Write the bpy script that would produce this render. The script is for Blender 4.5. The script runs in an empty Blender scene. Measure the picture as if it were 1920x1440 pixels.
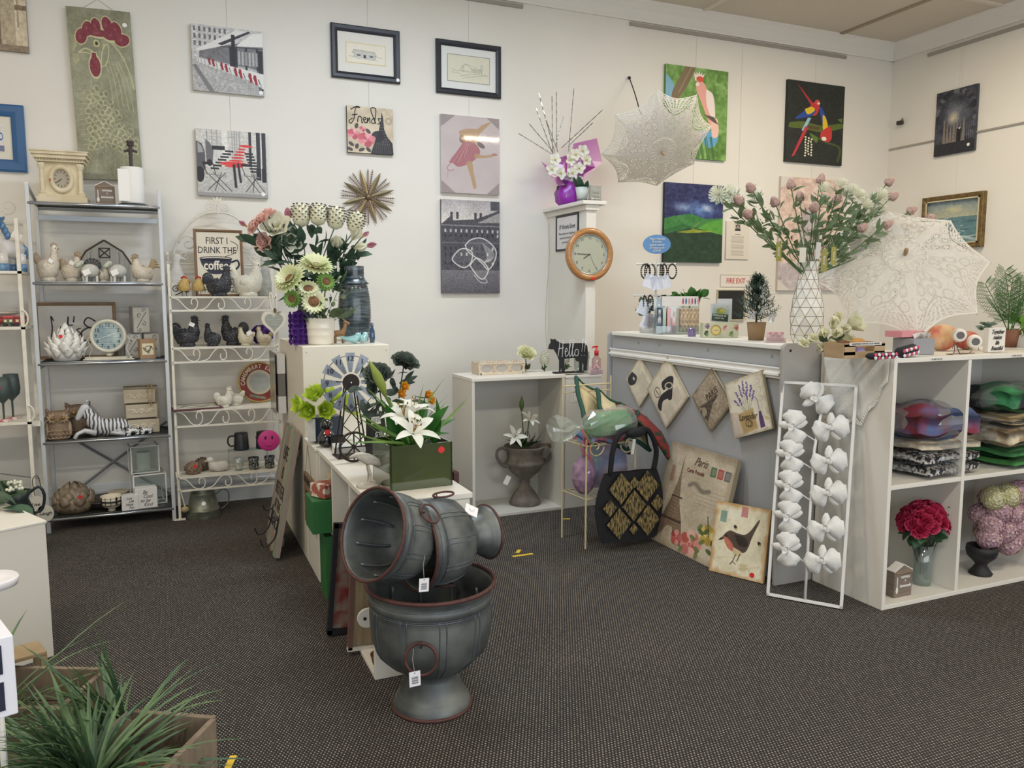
import bpy,math,random,numpy as np
from mathutils import Vector as V,Matrix as MX,Euler
random.seed(7);R = random.uniform;PI = math.pi
col = bpy.context.scene.collection
sc = bpy.context.scene
# ---------------------------------------------------------------- camera
FPX,YAW,PIT,CH = 1496.5,math.radians(23.34),math.radians(6.30),1.5
cam = bpy.data.cameras.new('camera');camo = bpy.data.objects.new('camera',cam);col.objects.link(camo)
cam.sensor_width = 36;cam.lens = 36*FPX/1920;cam.clip_start = .02
camo.location = (0,0,CH);camo.rotation_euler = (PI/2-PIT,0,-YAW)
sc.camera = camo
_F = V((math.sin(YAW)*math.cos(PIT),math.cos(YAW)*math.cos(PIT),-math.sin(PIT)))
_R = V((math.cos(YAW),-math.sin(YAW),0));_U = _R.cross(_F)
# where the line of sight of a photo pixel meets a real plane of the room (wall, shelf front, table top)
def hit(ax,v,px,py):
    r = _R*((px-960)/FPX) - _U*((py-720)/FPX) + _F
    return V((0,0,CH)) + r*((v-(0,0,CH)[ax])/r[ax])
def aY(px,py,y): return hit(1,y,px,py)
def aX(px,py,x): return hit(0,x,px,py)
def aZ(px,py,z): return hit(2,z,px,py)
# ---------------------------------------------------------------- world, lights, exposure
sc.view_settings.view_transform = 'Standard';sc.view_settings.look = 'None'
sc.view_settings.gamma = 1;sc.view_settings.use_curve_mapping = False
sc.view_settings.exposure = 0.30
w = bpy.data.worlds.new('daylight');sc.world = w;w.use_nodes = True
w.node_tree.nodes['Background'].inputs[0].default_value = (.75,.85,1,1)
w.node_tree.nodes['Background'].inputs[1].default_value = 1.0
def area(name,loc,size,energy,colr,rot=(0,0,0)):
    l = bpy.data.lights.new(name,'AREA');l.shape = 'RECTANGLE';l.size,l.size_y = size;l.energy = energy;l.color = colr
    o = bpy.data.objects.new(name,l);col.objects.link(o);o.location = loc;o.rotation_euler = rot;return o
WARM = (1,.86,.66);COOL = (.76,.87,1);NEUT = (1,.96,.88)
area('shopfront_daylight',(2.0,-2.9,1.7),(7.5,2.6),95,(.93,.97,1),(PI/2,0,0))
LAMPS = [((-1.5,3.2),40,WARM),((1.6,4.2),46,COOL),((4.9,4.2),46,WARM),((-1.5,.4),38,NEUT),((1.6,.4),42,NEUT),((4.9,.6),42,WARM)]
for (lx,ly),e,c in LAMPS: area('ceiling_tube_light',(lx,ly,3.86),(1.4,.25),e,c)
# ---------------------------------------------------------------- materials
def lin(h):
    if isinstance(h,str): h = [int(h[i:i+2],16)/255 for i in (0,2,4)]
    return [c/12.92 if c <= .04045 else ((c+.055)/1.055)**2.4 for c in h]+[1]
_mc = {}
def mat(h,rough=.6,metal=0,h2=None,ns=6,bump=0,bs=60,trans=0,alpha=1,coat=0,sheen=0,contrast=.5,stretch=None,emit=None):
    key = (h,rough,metal,h2,ns,bump,bs,trans,alpha,coat,sheen,contrast,stretch,emit)
    if key in _mc: return _mc[key]
    m = bpy.data.materials.new('paint_'+str(len(_mc)));m.use_nodes = True;nt = m.node_tree;n = nt.nodes;L = nt.links
    b = n['Principled BSDF'];I = b.inputs
    I['Base Color'].default_value = lin(h);I['Roughness'].default_value = rough;I['Metallic'].default_value = metal
    I['Transmission Weight'].default_value = trans;I['Alpha'].default_value = alpha;I['Coat Weight'].default_value = coat;I['Sheen Weight'].default_value = sheen
    if trans: I['IOR'].default_value = 1.3
    if emit: I['Emission Color'].default_value = lin(h);I['Emission Strength'].default_value = emit
    if h2 or bump:
        tc = n.new('ShaderNodeTexCoord');src = tc.outputs['Object']
        if stretch:
            mp = n.new('ShaderNodeMapping');mp.inputs['Scale'].default_value = stretch;L.new(src,mp.inputs[0]);src = mp.outputs[0]
    if h2:
        t = n.new('ShaderNodeTexNoise');t.inputs['Scale'].default_value = ns;t.inputs['Detail'].default_value = 6;L.new(src,t.inputs[0])
        cr = n.new('ShaderNodeValToRGB');cr.color_ramp.elements[0].position = .5-contrast/2+.05;cr.color_ramp.elements[1].position = .5+contrast/2-.05
        cr.color_ramp.elements[0].color = lin(h);cr.color_ramp.elements[1].color = lin(h2);L.new(t.outputs[0],cr.inputs[0]);L.new(cr.outputs[0],I['Base Color'])
    if bump:
        t = n.new('ShaderNodeTexNoise');t.inputs['Scale'].default_value = bs;L.new(src,t.inputs[0])
        bp = n.new('ShaderNodeBump');bp.inputs['Strength'].default_value = bump;bp.inputs['Distance'].default_value = .004;L.new(t.outputs[0],bp.inputs['Height']);L.new(bp.outputs[0],I['Normal'])
    _mc[key] = m;return m
def leafm(h,h2=None,rough=.5):   # leaf, petal or thin cloth: lets a little light through
    key = ('leaf',h,h2,rough)
    if key in _mc: return _mc[key]
    m0 = mat(h,rough,h2=h2 or h,ns=9);m = m0.copy();m.name = 'petal_'+str(len(_mc));nt = m.node_tree
    out = nt.nodes['Material Output'];b = nt.nodes['Principled BSDF'];tr = nt.nodes.new('ShaderNodeBsdfTranslucent');mx = nt.nodes.new('ShaderNodeMixShader')
    tr.inputs[0].default_value = lin(h);mx.inputs[0].default_value = .22
    nt.links.new(b.outputs[0],mx.inputs[1]);nt.links.new(tr.outputs[0],mx.inputs[2]);nt.links.new(mx.outputs[0],out.inputs[0])
    _mc[key] = m;return m
def film(h,a=.25,rough=.12):      # clear or tinted cellophane, thin glass
    key = ('film',h,a,rough)
    if key in _mc: return _mc[key]
    m = bpy.data.materials.new('film_'+str(len(_mc)));m.use_nodes = True;nt = m.node_tree;n = nt.nodes;L = nt.links
    n.remove(n['Principled BSDF']);tp = n.new('ShaderNodeBsdfTransparent');tp.inputs[0].default_value = lin(h)
    g = n.new('ShaderNodeBsdfGlossy');g.inputs['Roughness'].default_value = rough;d = n.new('ShaderNodeBsdfDiffuse');d.inputs[0].default_value = lin(h)
    m1 = n.new('ShaderNodeMixShader');m1.inputs[0].default_value = .5;L.new(g.outputs[0],m1.inputs[1]);L.new(d.outputs[0],m1.inputs[2])
    m2 = n.new('ShaderNodeMixShader');m2.inputs[0].default_value = a;L.new(tp.outputs[0],m2.inputs[1]);L.new(m1.outputs[0],m2.inputs[2]);L.new(m2.outputs[0],n['Material Output'].inputs[0])
    _mc[key] = m;return m
# ---------------------------------------------------------------- mesh building
def basis(d,up=(0,0,1)):
    d = V(d).normalized();u = V(up)
    if abs(d.dot(u.normalized())) > .98: u = V((0,1,0))
    s = d.cross(u).normalized();return s,s.cross(d).normalized(),d     # side, up, forward
class B:
    def __init__(s): s.v = [];s.f = []
    def add(s,vs,fs,M=None):
        k = len(s.v);s.v += [tuple(M @ V(p)) if M else tuple(p) for p in vs];s.f += [tuple(i+k for i in f) for f in fs];return s
    def box(s,c,d,M=None):
        x,y,z = c;a,b,e = d[0]/2,d[1]/2,d[2]/2
        vs = [(x+i*a,y+j*b,z+k*e) for k in (-1,1) for j in (-1,1) for i in (-1,1)]
        return s.add(vs,[(0,2,3,1),(4,5,7,6),(0,1,5,4),(2,6,7,3),(0,4,6,2),(1,3,7,5)],M)
    def tube(s,pts,r,n=8,closed=False,M=None,cap=True):
        pts = [V(p) for p in pts];N = len(pts);vs = [];up = None
        for i,p in enumerate(pts):
            a = pts[(i-1) % N] if (closed or i) else p;b = pts[(i+1) % N] if (closed or i < N-1) else p
            d = (b-a);d = d.normalized() if d.length > 1e-9 else V((0,0,1))
            if up is None: sd,up,_ = basis(d)
            sd = d.cross(up);sd = sd.normalized() if sd.length > 1e-6 else basis(d)[0];up = sd.cross(d).normalized()
            rr = r[i] if isinstance(r,(list,tuple)) else r
            vs += [p+(sd*math.cos(2*PI*k/n)+up*math.sin(2*PI*k/n))*rr for k in range(n)]
        fs = [(i*n+k,i*n+(k+1) % n,((i+1) % N)*n+(k+1) % n,((i+1) % N)*n+k) for i in range(N if closed else N-1) for k in range(n)]
        if not closed and cap: fs += [tuple(range(n))[::-1],tuple(range((N-1)*n,N*n))]
        return s.add(vs,fs,M)
    def lathe(s,prof,n=24,c=(0,0,0),M=None,fn=None):
        vs = [];c = V(c)
        for r,z in prof:
            for k in range(n):
                t = 2*PI*k/n;q = r*(fn(t,z) if fn else 1);vs.append(c+V((q*math.cos(t),q*math.sin(t),z)))
        m = len(prof)
        fs = [(i*n+k,i*n+(k+1) % n,(i+1)*n+(k+1) % n,(i+1)*n+k) for i in range(m-1) for k in range(n)]
        if prof[0][0] > 1e-4: fs.append(tuple(range(n))[::-1])
        if prof[-1][0] > 1e-4: fs.append(tuple(range((m-1)*n,m*n)))
        return s.add(vs,fs,M)
    def open_lathe(s,prof,n=24,M=None,fn=None):
        k0 = len(s.f);s.lathe(prof,n,M=M,fn=fn)
        s.f = [f for i,f in enumerate(s.f) if i < k0 or len(f) == 4];return s
    def ball(s,c,r,nu=14,nv=9,M=None,fn=None):
        if not isinstance(r,(tuple,list)): r = (r,r,r)
        c = V(c);vs = [c-V((0,0,r[2]))]
        for i in range(1,nv):
            a = PI*i/nv-PI/2
            for k in range(nu):
                t = 2*PI*k/nu;q = fn(t,a) if fn else 1
                vs.append(c+V((r[0]*math.cos(a)*math.cos(t),r[1]*math.cos(a)*math.sin(t),r[2]*math.sin(a)))*q)
        vs.append(c+V((0,0,r[2])));e = len(vs)-1
        fs = [(0,1+(k+1) % nu,1+k) for k in range(nu)]+[(e,e-nu+k,e-nu+(k+1) % nu) for k in range(nu)]
        fs += [(1+i*nu+k,1+i*nu+(k+1) % nu,1+(i+1)*nu+(k+1) % nu,1+(i+1)*nu+k) for i in range(nv-2) for k in range(nu)]
        return s.add(vs,fs,M)
    def loft(s,rings,n=14,M=None):      # rings: (centre, radius in the bending plane, radius across)
        pts = [V(q[0]) for q in rings];N = len(pts);vs = []
        for i,p in enumerate(pts):
            d = (pts[min(i+1,N-1)]-pts[max(i-1,0)]).normalized();sd = V((0,1,0));up = sd.cross(d).normalized()
            vs += [p+up*(rings[i][1]*math.cos(2*PI*k/n))+sd*(rings[i][2]*math.sin(2*PI*k/n)) for k in range(n)]
        fs = [(i*n+k,i*n+(k+1) % n,(i+1)*n+(k+1) % n,(i+1)*n+k) for i in range(N-1) for k in range(n)]
        fs += [tuple(range(n))[::-1],tuple(range((N-1)*n,N*n))]
        return s.add(vs,fs,M)
    def leaf(s,p,d,L,W,up=(0,0,1),bend=.2,cup=.15,seg=4,tip=.05,wide=.5,M=None,notch=0):
        sd,u,f = basis(d,up);p = V(p);vs = [];cur = V(p);ang = 0
        for i in range(seg+1):
            t = i/seg;wv = W/2*(max(math.sin(PI*min(1,t**(math.log(.5)/math.log(wide)))),0)**.75) if 0 < t < 1 else W/2*(tip if t == 1 else .16)
            if i: ang = bend*t*PI/2;cur = cur+(f*math.cos(ang)+u*math.sin(-ang))*(L/seg)
            nu = u*math.cos(ang)+f*math.sin(ang)
            vs += [cur-sd*wv+nu*wv*cup*2,cur-nu*0,cur+sd*wv+nu*wv*cup*2]
        fs = []
        for i in range(seg): a = i*3;fs += [(a,a+1,a+4,a+3),(a+1,a+2,a+5,a+4)]
        return s.add(vs,fs,M)
    def prism(s,pts,t,M=None):          # outline in local x,z, thickness t towards +y
        n = len(pts);vs = [(x,0,z) for x,z in pts]+[(x,t,z) for x,z in pts]
        fs = [tuple(range(n)),tuple(range(n,2*n))[::-1]]+[(i,i+n,(i+1) % n+n,(i+1) % n) for i in range(n)]
        return s.add(vs,fs,M)
    def o(s,name,m,parent=None,loc=(0,0,0),rot=(0,0,0),smooth=False,bev=0,sub=0,thick=0,label=None):
        me = bpy.data.meshes.new(name);me.from_pydata(s.v,[],s.f);me.update()
        if smooth: me.polygons.foreach_set('use_smooth',[True]*len(me.polygons))
        me.materials.append(m);ob = bpy.data.objects.new(name,me);col.objects.link(ob)
        ob.location = loc;ob.rotation_euler = rot
        if parent: ob.parent = parent
        if bev: md = ob.modifiers.new('edges','BEVEL');md.width = bev;md.segments = 2;md.limit_method = 'ANGLE'
        if thick: md = ob.modifiers.new('thickness','SOLIDIFY');md.thickness = thick;md.offset = 0
        if sub: md = ob.modifiers.new('smooth','SUBSURF');md.levels = md.render_levels = sub
        if label: ob['label'] = label
        return ob
def T(name,label,cat,loc=(0,0,0),rot=(0,0,0),group=None,scale=1):
    e = bpy.data.objects.new(name,None);col.objects.link(e);e.empty_display_size = .05
    e.location = loc;e.rotation_euler = rot if isinstance(rot,(tuple,list,Euler)) else (0,0,rot);e.scale = (scale,)*3
    e['label'] = label;e['category'] = cat
    if group: e['group'] = group
    return e
def tag(o,label,cat,group=None,kind=None):
    o['label'] = label;o['category'] = cat
    if group: o['group'] = group
    if kind: o['kind'] = kind
    return o
def struct(o): o['kind'] = 'structure';return o
def dup(root,label,loc=None,rot=None,scale=None,group=None):
    r = root.copy();col.objects.link(r);r['label'] = label
    if loc is not None: r.location = loc
    if rot is not None: r.rotation_euler = rot if isinstance(rot,(tuple,list)) else (0,0,rot)
    if scale is not None: r.scale = (scale,)*3
    if group: r['group'] = group
    for ch in list(root.children):
        c = ch.copy();col.objects.link(c);c.parent = r
        for g in list(ch.children):
            d = g.copy();col.objects.link(d);d.parent = c
    return r
def copypart(src,parent,loc,rot=(0,0,0),scale=(1,1,1),m=None):
    c = src.copy();col.objects.link(c);c.parent = parent;c.location = loc;c.rotation_euler = rot;c.scale = scale
    for g in list(src.children): d = g.copy();col.objects.link(d);d.parent = c
    return c
def disc(name,r,m,parent,loc,rot=(PI/2,0,0),t=.002,n=20):
    return B().lathe([(r,0),(r,t)],n).o(name,m,parent,loc,rot)
def txt(s,size,m,parent,loc,rot=(PI/2,0,0),align='CENTER',shear=0,ext=.0006,name='lettering',w=1,off=0,sp=1):
    c = bpy.data.curves.new(name,'FONT');c.body = s;c.size = size;c.align_x = align;c.align_y = 'CENTER';c.shear = shear;c.extrude = ext;c.offset = off;c.space_line = sp;c.resolution_u = 3
    t = bpy.data.objects.new(name,c);col.objects.link(t);me = bpy.data.meshes.new_from_object(t.evaluated_get(bpy.context.evaluated_depsgraph_get()));bpy.data.objects.remove(t);bpy.data.curves.remove(c)
    me.materials.clear();me.materials.append(m);o = bpy.data.objects.new(name,me);col.objects.link(o)
    o.location = loc;o.rotation_euler = rot;o.scale = (w,1,1)
    if parent: o.parent = parent
    return o
def stroke(paths,r,m,parent,loc=(0,0,0),rot=(0,0,0),name='lettering',sc_=1):   # hand lettering: polylines in x,z, smoothed
    b = B()
    for p in paths: b.tube([(x*sc_,0,z*sc_) for x,z in smooth2(p)],r,5)
    return b.o(name,m,parent,loc,rot,smooth=True)
def smooth2(p,k=5):
    if len(p) < 3: return p
    q = [p[0]]+list(p)+[p[-1]];out = []
    for i in range(1,len(q)-2):
        for j in range(k):
            t = j/k;out.append(tuple(.5*(2*q[i][a]+(q[i+1][a]-q[i-1][a])*t+(2*q[i-1][a]-5*q[i][a]+4*q[i+1][a]-q[i+2][a])*t*t+(3*q[i][a]-q[i-1][a]-3*q[i+1][a]+q[i+2][a])*t**3) for a in range(len(p[0]))))
    return out+[tuple(p[-1])]
def spiral(cx,cz,r0,turns,a0,sgn=1,n=22,shrink=.2):
    return [(cx+r0*(1-(1-shrink)*i/n)*math.cos(a0+sgn*2*PI*turns*i/n),cz+r0*(1-(1-shrink)*i/n)*math.sin(a0+sgn*2*PI*turns*i/n)) for i in range(n+1)]
# ---------------------------------------------------------------- flat prints painted as pixel arrays
def vnoise(h,w,s,seed=0):
    g = np.random.RandomState(seed).rand(int(h/s)+3,int(w/s)+3);y = np.arange(h)/s;x = np.arange(w)/s
    yi = y.astype(int);xi = x.astype(int);fy = (y-yi)[:,None];fx = (x-xi)[None];fy = fy*fy*(3-2*fy);fx = fx*fx*(3-2*fx)
    a = g[yi][:,xi];b = g[yi][:,xi+1];c = g[yi+1][:,xi];d = g[yi+1][:,xi+1]
    return (a*(1-fx)+b*fx)*(1-fy)+(c*(1-fx)+d*fx)*fy
def hx(h): return np.array([int(h[i:i+2],16)/255 for i in (0,2,4)]) if isinstance(h,str) else np.array(h)
class Pic:
    def __init__(s,w,h,bg): s.w = w;s.h = h;s.a = np.ones((h,w,4));s.a[...,:3] = hx(bg);s.Y,s.X = np.mgrid[0:h,0:w];s.X = (s.X+.5)/w;s.Y = (s.Y+.5)/h
    def m(s,k,c,al=1): s.a[...,:3] = s.a[...,:3]*(1-k[...,None]*al)+hx(c)*k[...,None]*al;return s
    def grad(s,y0,y1,c0,c1):
        t = np.clip((s.Y-y0)/(y1-y0),0,1)[...,None];k = ((s.Y >= y0) & (s.Y <= y1))[...,None];s.a[...,:3] = np.where(k,hx(c0)*(1-t)+hx(c1)*t,s.a[...,:3]);return s
    def rect(s,x0,y0,x1,y1,c,al=1): return s.m(((s.X >= x0) & (s.X <= x1) & (s.Y >= y0) & (s.Y <= y1)).astype(float),c,al)
    def poly(s,pts,c,al=1,sm=False):
        if sm: pts = smooth2(list(pts)+[pts[0]])
        k = np.zeros(s.X.shape,bool);n = len(pts)
        for i in range(n):
            x0,y0 = pts[i];x1,y1 = pts[(i+1) % n]
            if y0 == y1: continue
            k ^= ((s.Y > min(y0,y1)) & (s.Y <= max(y0,y1)) & (s.X < x0+(s.Y-y0)*(x1-x0)/(y1-y0)))
        return s.m(k.astype(float),c,al)
    def ell(s,cx,cy,rx,ry,c,al=1,rot=0,soft=0,ring=0):
        asp = s.h/s.w;dx = s.X-cx;dy = (s.Y-cy)*asp;ry = ry*asp;ca,sa = math.cos(rot),math.sin(rot);u = (dx*ca+dy*sa)/rx;v = (-dx*sa+dy*ca)/ry;d = np.sqrt(u*u+v*v)
        k = (np.abs(d-1) < ring).astype(float) if ring else (np.clip((1-d)/soft,0,1) if soft else (d < 1).astype(float))
        return s.m(k,c,al)
    def line(s,pts,wd,c,al=1,sm=False):
        if sm: pts = smooth2(pts)
        asp = s.h/s.w;k = np.zeros(s.X.shape)
        for (x0,y0),(x1,y1) in zip(pts[:-1],pts[1:]):
            dx,dy = x1-x0,(y1-y0)*asp;L2 = dx*dx+dy*dy+1e-12;t = np.clip(((s.X-x0)*dx+(s.Y-y0)*asp*dy)/L2,0,1)
            k = np.maximum(k,np.clip(1.5-np.hypot(s.X-x0-t*dx,(s.Y-y0)*asp-t*dy)/(wd/2),0,1))
        return s.m(k,c,al)
    def noise(s,sc_,amt,c=None,seed=0,thr=None):
        n = vnoise(s.h,s.w,sc_*s.w,seed)*.6+vnoise(s.h,s.w,sc_*s.w/2.7,seed+1)*.4
        if c is None: s.a[...,:3] = np.clip(s.a[...,:3]+(n-.5)[...,None]*amt,0,1)
        else: s.m(np.clip((n-(thr or .5))*6,0,1),c,amt)
        return s
    def mat(s,rough=.6,coat=0,alpha=False,bump=0):
        im = bpy.data.images.new('print',s.w,s.h,alpha=True);im.pixels.foreach_set(s.a[::-1].astype(np.float32).ravel());im.pack()
        m = bpy.data.materials.new('print');m.use_nodes = True;nt = m.node_tree;b = nt.nodes['Principled BSDF'];t = nt.nodes.new('ShaderNodeTexImage');t.image = im
        nt.links.new(t.outputs[0],b.inputs['Base Color']);b.inputs['Roughness'].default_value = rough;b.inputs['Coat Weight'].default_value = coat
        if alpha: nt.links.new(t.outputs[1],b.inputs['Alpha'])
        if bump:
            bp = nt.nodes.new('ShaderNodeBump');bp.inputs['Strength'].default_value = bump;bp.inputs['Distance'].default_value = .01;nt.links.new(t.outputs[0],bp.inputs['Height']);nt.links.new(bp.outputs[0],b.inputs['Normal'])
        return m
def quad(name,w,h,m,parent,loc=(0,0,0),rot=(0,0,0),uvgrid=None):   # printed face in local x,z looking to -y, a hair thick
    t = .0008;vs = [(-w/2,0,0),(w/2,0,0),(w/2,0,h),(-w/2,0,h)];vs += [(x,t,z) for x,_,z in vs]
    me = bpy.data.meshes.new(name);me.from_pydata(vs,[],[(0,1,2,3),(5,4,7,6),(0,4,5,1),(3,2,6,7),(1,5,6,2),(0,3,7,4)])
    u = me.uv_layers.new(name='UVMap');uvs = {0: (0,0),1: (1,0),2: (1,1),3: (0,1),4: (0,0),5: (1,0),6: (1,1),7: (0,1)}
    for l in me.loops: u.data[l.index].uv = uvs[l.vertex_index]
    me.materials.append(m);o = bpy.data.objects.new(name,me);col.objects.link(o);o.location = loc;o.rotation_euler = rot
    if parent: o.parent = parent
    return o
WHT = mat('e9e6df',.5);CREAM = mat('e8dfc9',.6);LAM = mat('dedad0',.42);BLK = mat('1b1c20',.45);STICK = mat('f2f0ee',.5);REDST = mat('d8262a',.5)
GOLD = mat('9a7a3a',.35,.8);CHROME = mat('b9bec4',.25,.9);GLASSM = film('eef4f2',.10,.05);STEM = mat('4d6a35',.6);STEMD = mat('34452c',.6)
# ================================================================ the room
YW,XW,ZC = 6.12,6.8,3.98
XL,YF = -3.4,-3.0
wallm = mat('e6e3dc',.75,bump=.05,bs=30,h2='e1ddd4',ns=1.2)
def carpet():
    m = bpy.data.materials.new('carpet');m.use_nodes = True;nt = m.node_tree;n = nt.nodes;L = nt.links;b = n['Principled BSDF']
    tc = n.new('ShaderNodeTexCoord');sp = n.new('ShaderNodeSeparateXYZ');L.new(tc.outputs['Object'],sp.inputs[0])
    def math_(op,a,bb=None,c=None):
        q = n.new('ShaderNodeMath');q.operation = op
        for i,x in enumerate((a,bb,c)):
            if x is None: continue
            if isinstance(x,(int,float)): q.inputs[i].default_value = x
            else: L.new(x,q.inputs[i])
        return q.outputs[0]
    px,py = .0125,.0125
    row = math_('FLOOR',math_('DIVIDE',sp.outputs[1],py))
    off = math_('MULTIPLY',math_('MODULO',math_('ABSOLUTE',row),2),.5)
    u = math_('FRACT',math_('ADD',math_('DIVIDE',sp.outputs[0],px),off));v = math_('FRACT',math_('DIVIDE',sp.outputs[1],py))
    du = math_('SUBTRACT',u,.5);dv = math_('SUBTRACT',v,.5)
    d = math_('ADD',math_('MULTIPLY',math_('MULTIPLY',du,du),3.0),math_('MULTIPLY',math_('MULTIPLY',dv,dv),1.4))
    cell = n.new('ShaderNodeTexWhiteNoise');cmb = n.new('ShaderNodeCombineXYZ');L.new(math_('FLOOR',math_('ADD',math_('DIVIDE',sp.outputs[0],px),off)),cmb.inputs[0]);L.new(row,cmb.inputs[1]);L.new(cmb.outputs[0],cell.inputs[0])
    k = math_('MULTIPLY',math_('LESS_THAN',d,.13),math_('ADD',math_('MULTIPLY',cell.outputs[0],.7),.45))
    no = n.new('ShaderNodeTexNoise');no.inputs['Scale'].default_value = 160;L.new(tc.outputs['Object'],no.inputs[0])
    k = math_('MULTIPLY',k,math_('ADD',no.outputs[0],.45))
    mx = n.new('ShaderNodeMix');mx.data_type = 'RGBA';mx.inputs[6].default_value = lin('231f1f');mx.inputs[7].default_value = lin('9a9081');L.new(k,mx.inputs[0]);L.new(mx.outputs[2],b.inputs['Base Color'])
    b.inputs['Roughness'].default_value = .95
    bp = n.new('ShaderNodeBump');bp.inputs['Strength'].default_value = .5;bp.inputs['Distance'].default_value = .003;L.new(math_('SUBTRACT',1.0,d),bp.inputs['Height']);L.new(bp.outputs[0],b.inputs['Normal'])
    return m
struct(B().box(((XL+XW)/2,(YF+YW)/2,-.05),(XW-XL+.2,YW-YF+.2,.1)).o('floor',carpet()))
struct(B().box(((XL+XW)/2,YW+.05,ZC/2),(XW-XL+.2,.1,ZC)).o('wall_back',wallm))
struct(B().box((XW+.05,(YF+YW)/2,ZC/2),(.1,YW-YF,ZC)).o('wall_right',wallm))
struct(B().box((XL-.05,(YF+YW)/2,ZC/2),(.1,YW-YF,ZC)).o('wall_left',wallm))
wf = B()
for c,d in [(((XL+XW)/2,YF-.05,.2),(XW-XL,.1,.4)),(((XL+XW)/2,YF-.05,3.5),(XW-XL,.1,.96)),((XL+.7,YF-.05,1.7),(1.4,.1,2.7)),((XW-.6,YF-.05,1.7),(1.2,.1,2.7))]: wf.box(c,d)
struct(wf.o('wall_front',wallm))
struct(B().box(((XL+XW)/2,(YF+YW)/2,ZC+.05),(XW-XL+.2,YW-YF+.2,.1)).o('ceiling',mat('d9cfc0',.8,h2='d2c8b9',ns=.8)))
# ceiling cover strips between the sheets
sm = mat('b5a78f',.7);k = 0
for x in (1.9,4.42,6.0): struct(B().box((x,(YF+YW)/2,ZC-.006),(.045,YW-YF,.012)).o('trim_1',mat('a3957f',.7) if x > 5.9 else mat('e0d8c9',.7)))
struct(B().box(((XL+XW)/2,4.91,ZC-.006),(XW-XL,.045,.012)).o('trim_2',mat('e0d8c9',.7)))
# cornice: stepped cove against ceiling and wall
cm = mat('e8e5de',.6)
prof = [(0,0),(.11,0),(.11,-.012),(.085,-.03),(.05,-.07),(.028,-.12),(.02,-.135),(.02,-.15),(0,-.15)]
def run(prof,m,kind,name,depth_sign=1):
    b = B();n = len(prof)
    if kind == 'back': vs = [(x,YW-p,ZC+z) for x in (XL,XW) for p,z in prof]
    else: vs = [(XW-p,y,ZC+z) for y in (YW,YF) for p,z in prof]
    b.add(vs,[(i,(i+1) % n,(i+1) % n+n,i+n) for i in range(n)]);return struct(b.o(name,m))
run(prof,cm,'back','trim_3');run(prof,cm,'right','trim_4')
# skirting
bb = mat('dfe2e4',.5)
pb = [(0,0),(.022,0),(.022,.13),(.03,.14),(.03,.155),(.016,.165),(.014,.20),(.008,.21),(0,.21)]
run([(p,z-ZC) for p,z in pb],bb,'back','baseboard_back');run([(p,z-ZC) for p,z in pb],bb,'right','baseboard_right')
# aluminium hanging rails
rail = mat('a9a49b',.4,.3)
struct(B().box((4.95,YW-.012,3.803),(2.44,.02,.028)).o('trim_5',rail))
struct(B().box((.9,YW-.012,3.803),(3.66,.02,.028)).o('trim_6',rail))
struct(B().box((XW-.012,3.75,3.785),(.02,3.9,.028)).o('trim_7',rail))
struct(B().box((XW-.008,4.2,2.97),(.012,3.8,.016)).o('trim_8',rail))
# partition stub with a cap
PX0,PX1,PY0 = 2.97,3.055,5.45
struct(B().box(((PX0+PX1)/2,(PY0+YW)/2,1.09),(PX1-PX0,YW-PY0,2.18)).o('wall_partition',wallm,bev=.004))
struct(B().box(((PX0+PX1)/2+.01,(PY0+YW)/2-.012,2.205),(PX1-PX0+.12,YW-PY0+.05,.028)).box(((PX0+PX1)/2,(PY0+YW)/2-.006,2.17),(PX1-PX0+.03,YW-PY0+.02,.04)).o('trim_9',cm,bev=.003))
# ceiling lights behind and above the view
for (lx,ly),e,c in LAMPS:
    t = T('ceiling_light','white twin tube ceiling light above the '+('back' if ly > 2 else 'front')+' '+('left' if lx < 0 else 'centre' if lx < 3 else 'right')+' of the shop','light',(lx,ly,ZC),0,'ceiling lights over the shop floor')
    B().box((0,0,-.04),(1.5,.3,.07)).o('housing',WHT,t)
# picture hanging wires down the wall
wire = mat('c9c8c4',.4)
def hang(x,z0,name='picture_wire'): return B().tube([(x,YW-.012,3.79),(x,YW-.012,z0)],.0012,4)
# ================================================================ furniture
def panelbox(b,x0,x1,y0,y1,z0,z1): return b.box(((x0+x1)/2,(y0+y1)/2,(z0+z1)/2),(x1-x0,y1-y0,z1-z0))
def bx(name,m,parent,x0,x1,y0,y1,z0,z1,bev=.002): return panelbox(B(),x0,x1,y0,y1,z0,z1).o(name,m,parent,bev=bev)
# right-hand cube cabinet, two by two
cR = T('cube_shelf','white two-tier cube cabinet holding bagged knits and flowers','cabinet',(3.085,2.68,0));W,D,Hh,t = 1.22,.45,1.212,.022
bx('side_panel',LAM,cR,0,t,0,D,0,Hh);bx('side_panel',LAM,cR,W-t,W,0,D,0,Hh);bx('divider',LAM,cR,.5,.5+t,.002,D-.01,t,Hh-t)
bx('top',LAM,cR,t,W-t,0,D,Hh-t,Hh);bx('base',LAM,cR,t,W-t,0,D,0,t);bx('back_panel',mat('c9c6bf',.5),cR,t,W-t,D-.012,D-.002,t,Hh-t)
bx('shelf',LAM,cR,t,.5,.004,D-.012,.585,.607);bx('shelf',LAM,cR,.5+t,W-t,.004,D-.012,.585,.607)
for s_,xx in (('a',.499),('b',W-t-.001)):
    for z in (.28,.32,.36,.40,.44,.74,.78): B().tube([(xx,.06,z),(xx-.0015,.06,z)],.004,8).o('shelf_pin_hole',mat('4a4a48'),cR)
for xx in (.23,.8): bx('label_strip',mat('d9d6cc'),cR,xx,xx+.09,-.001,0,Hh-.02,Hh-.004);txt('HOME DECOR',.011,mat('55524c'),cR,(xx+.045,-.0012,Hh-.012))
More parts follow.
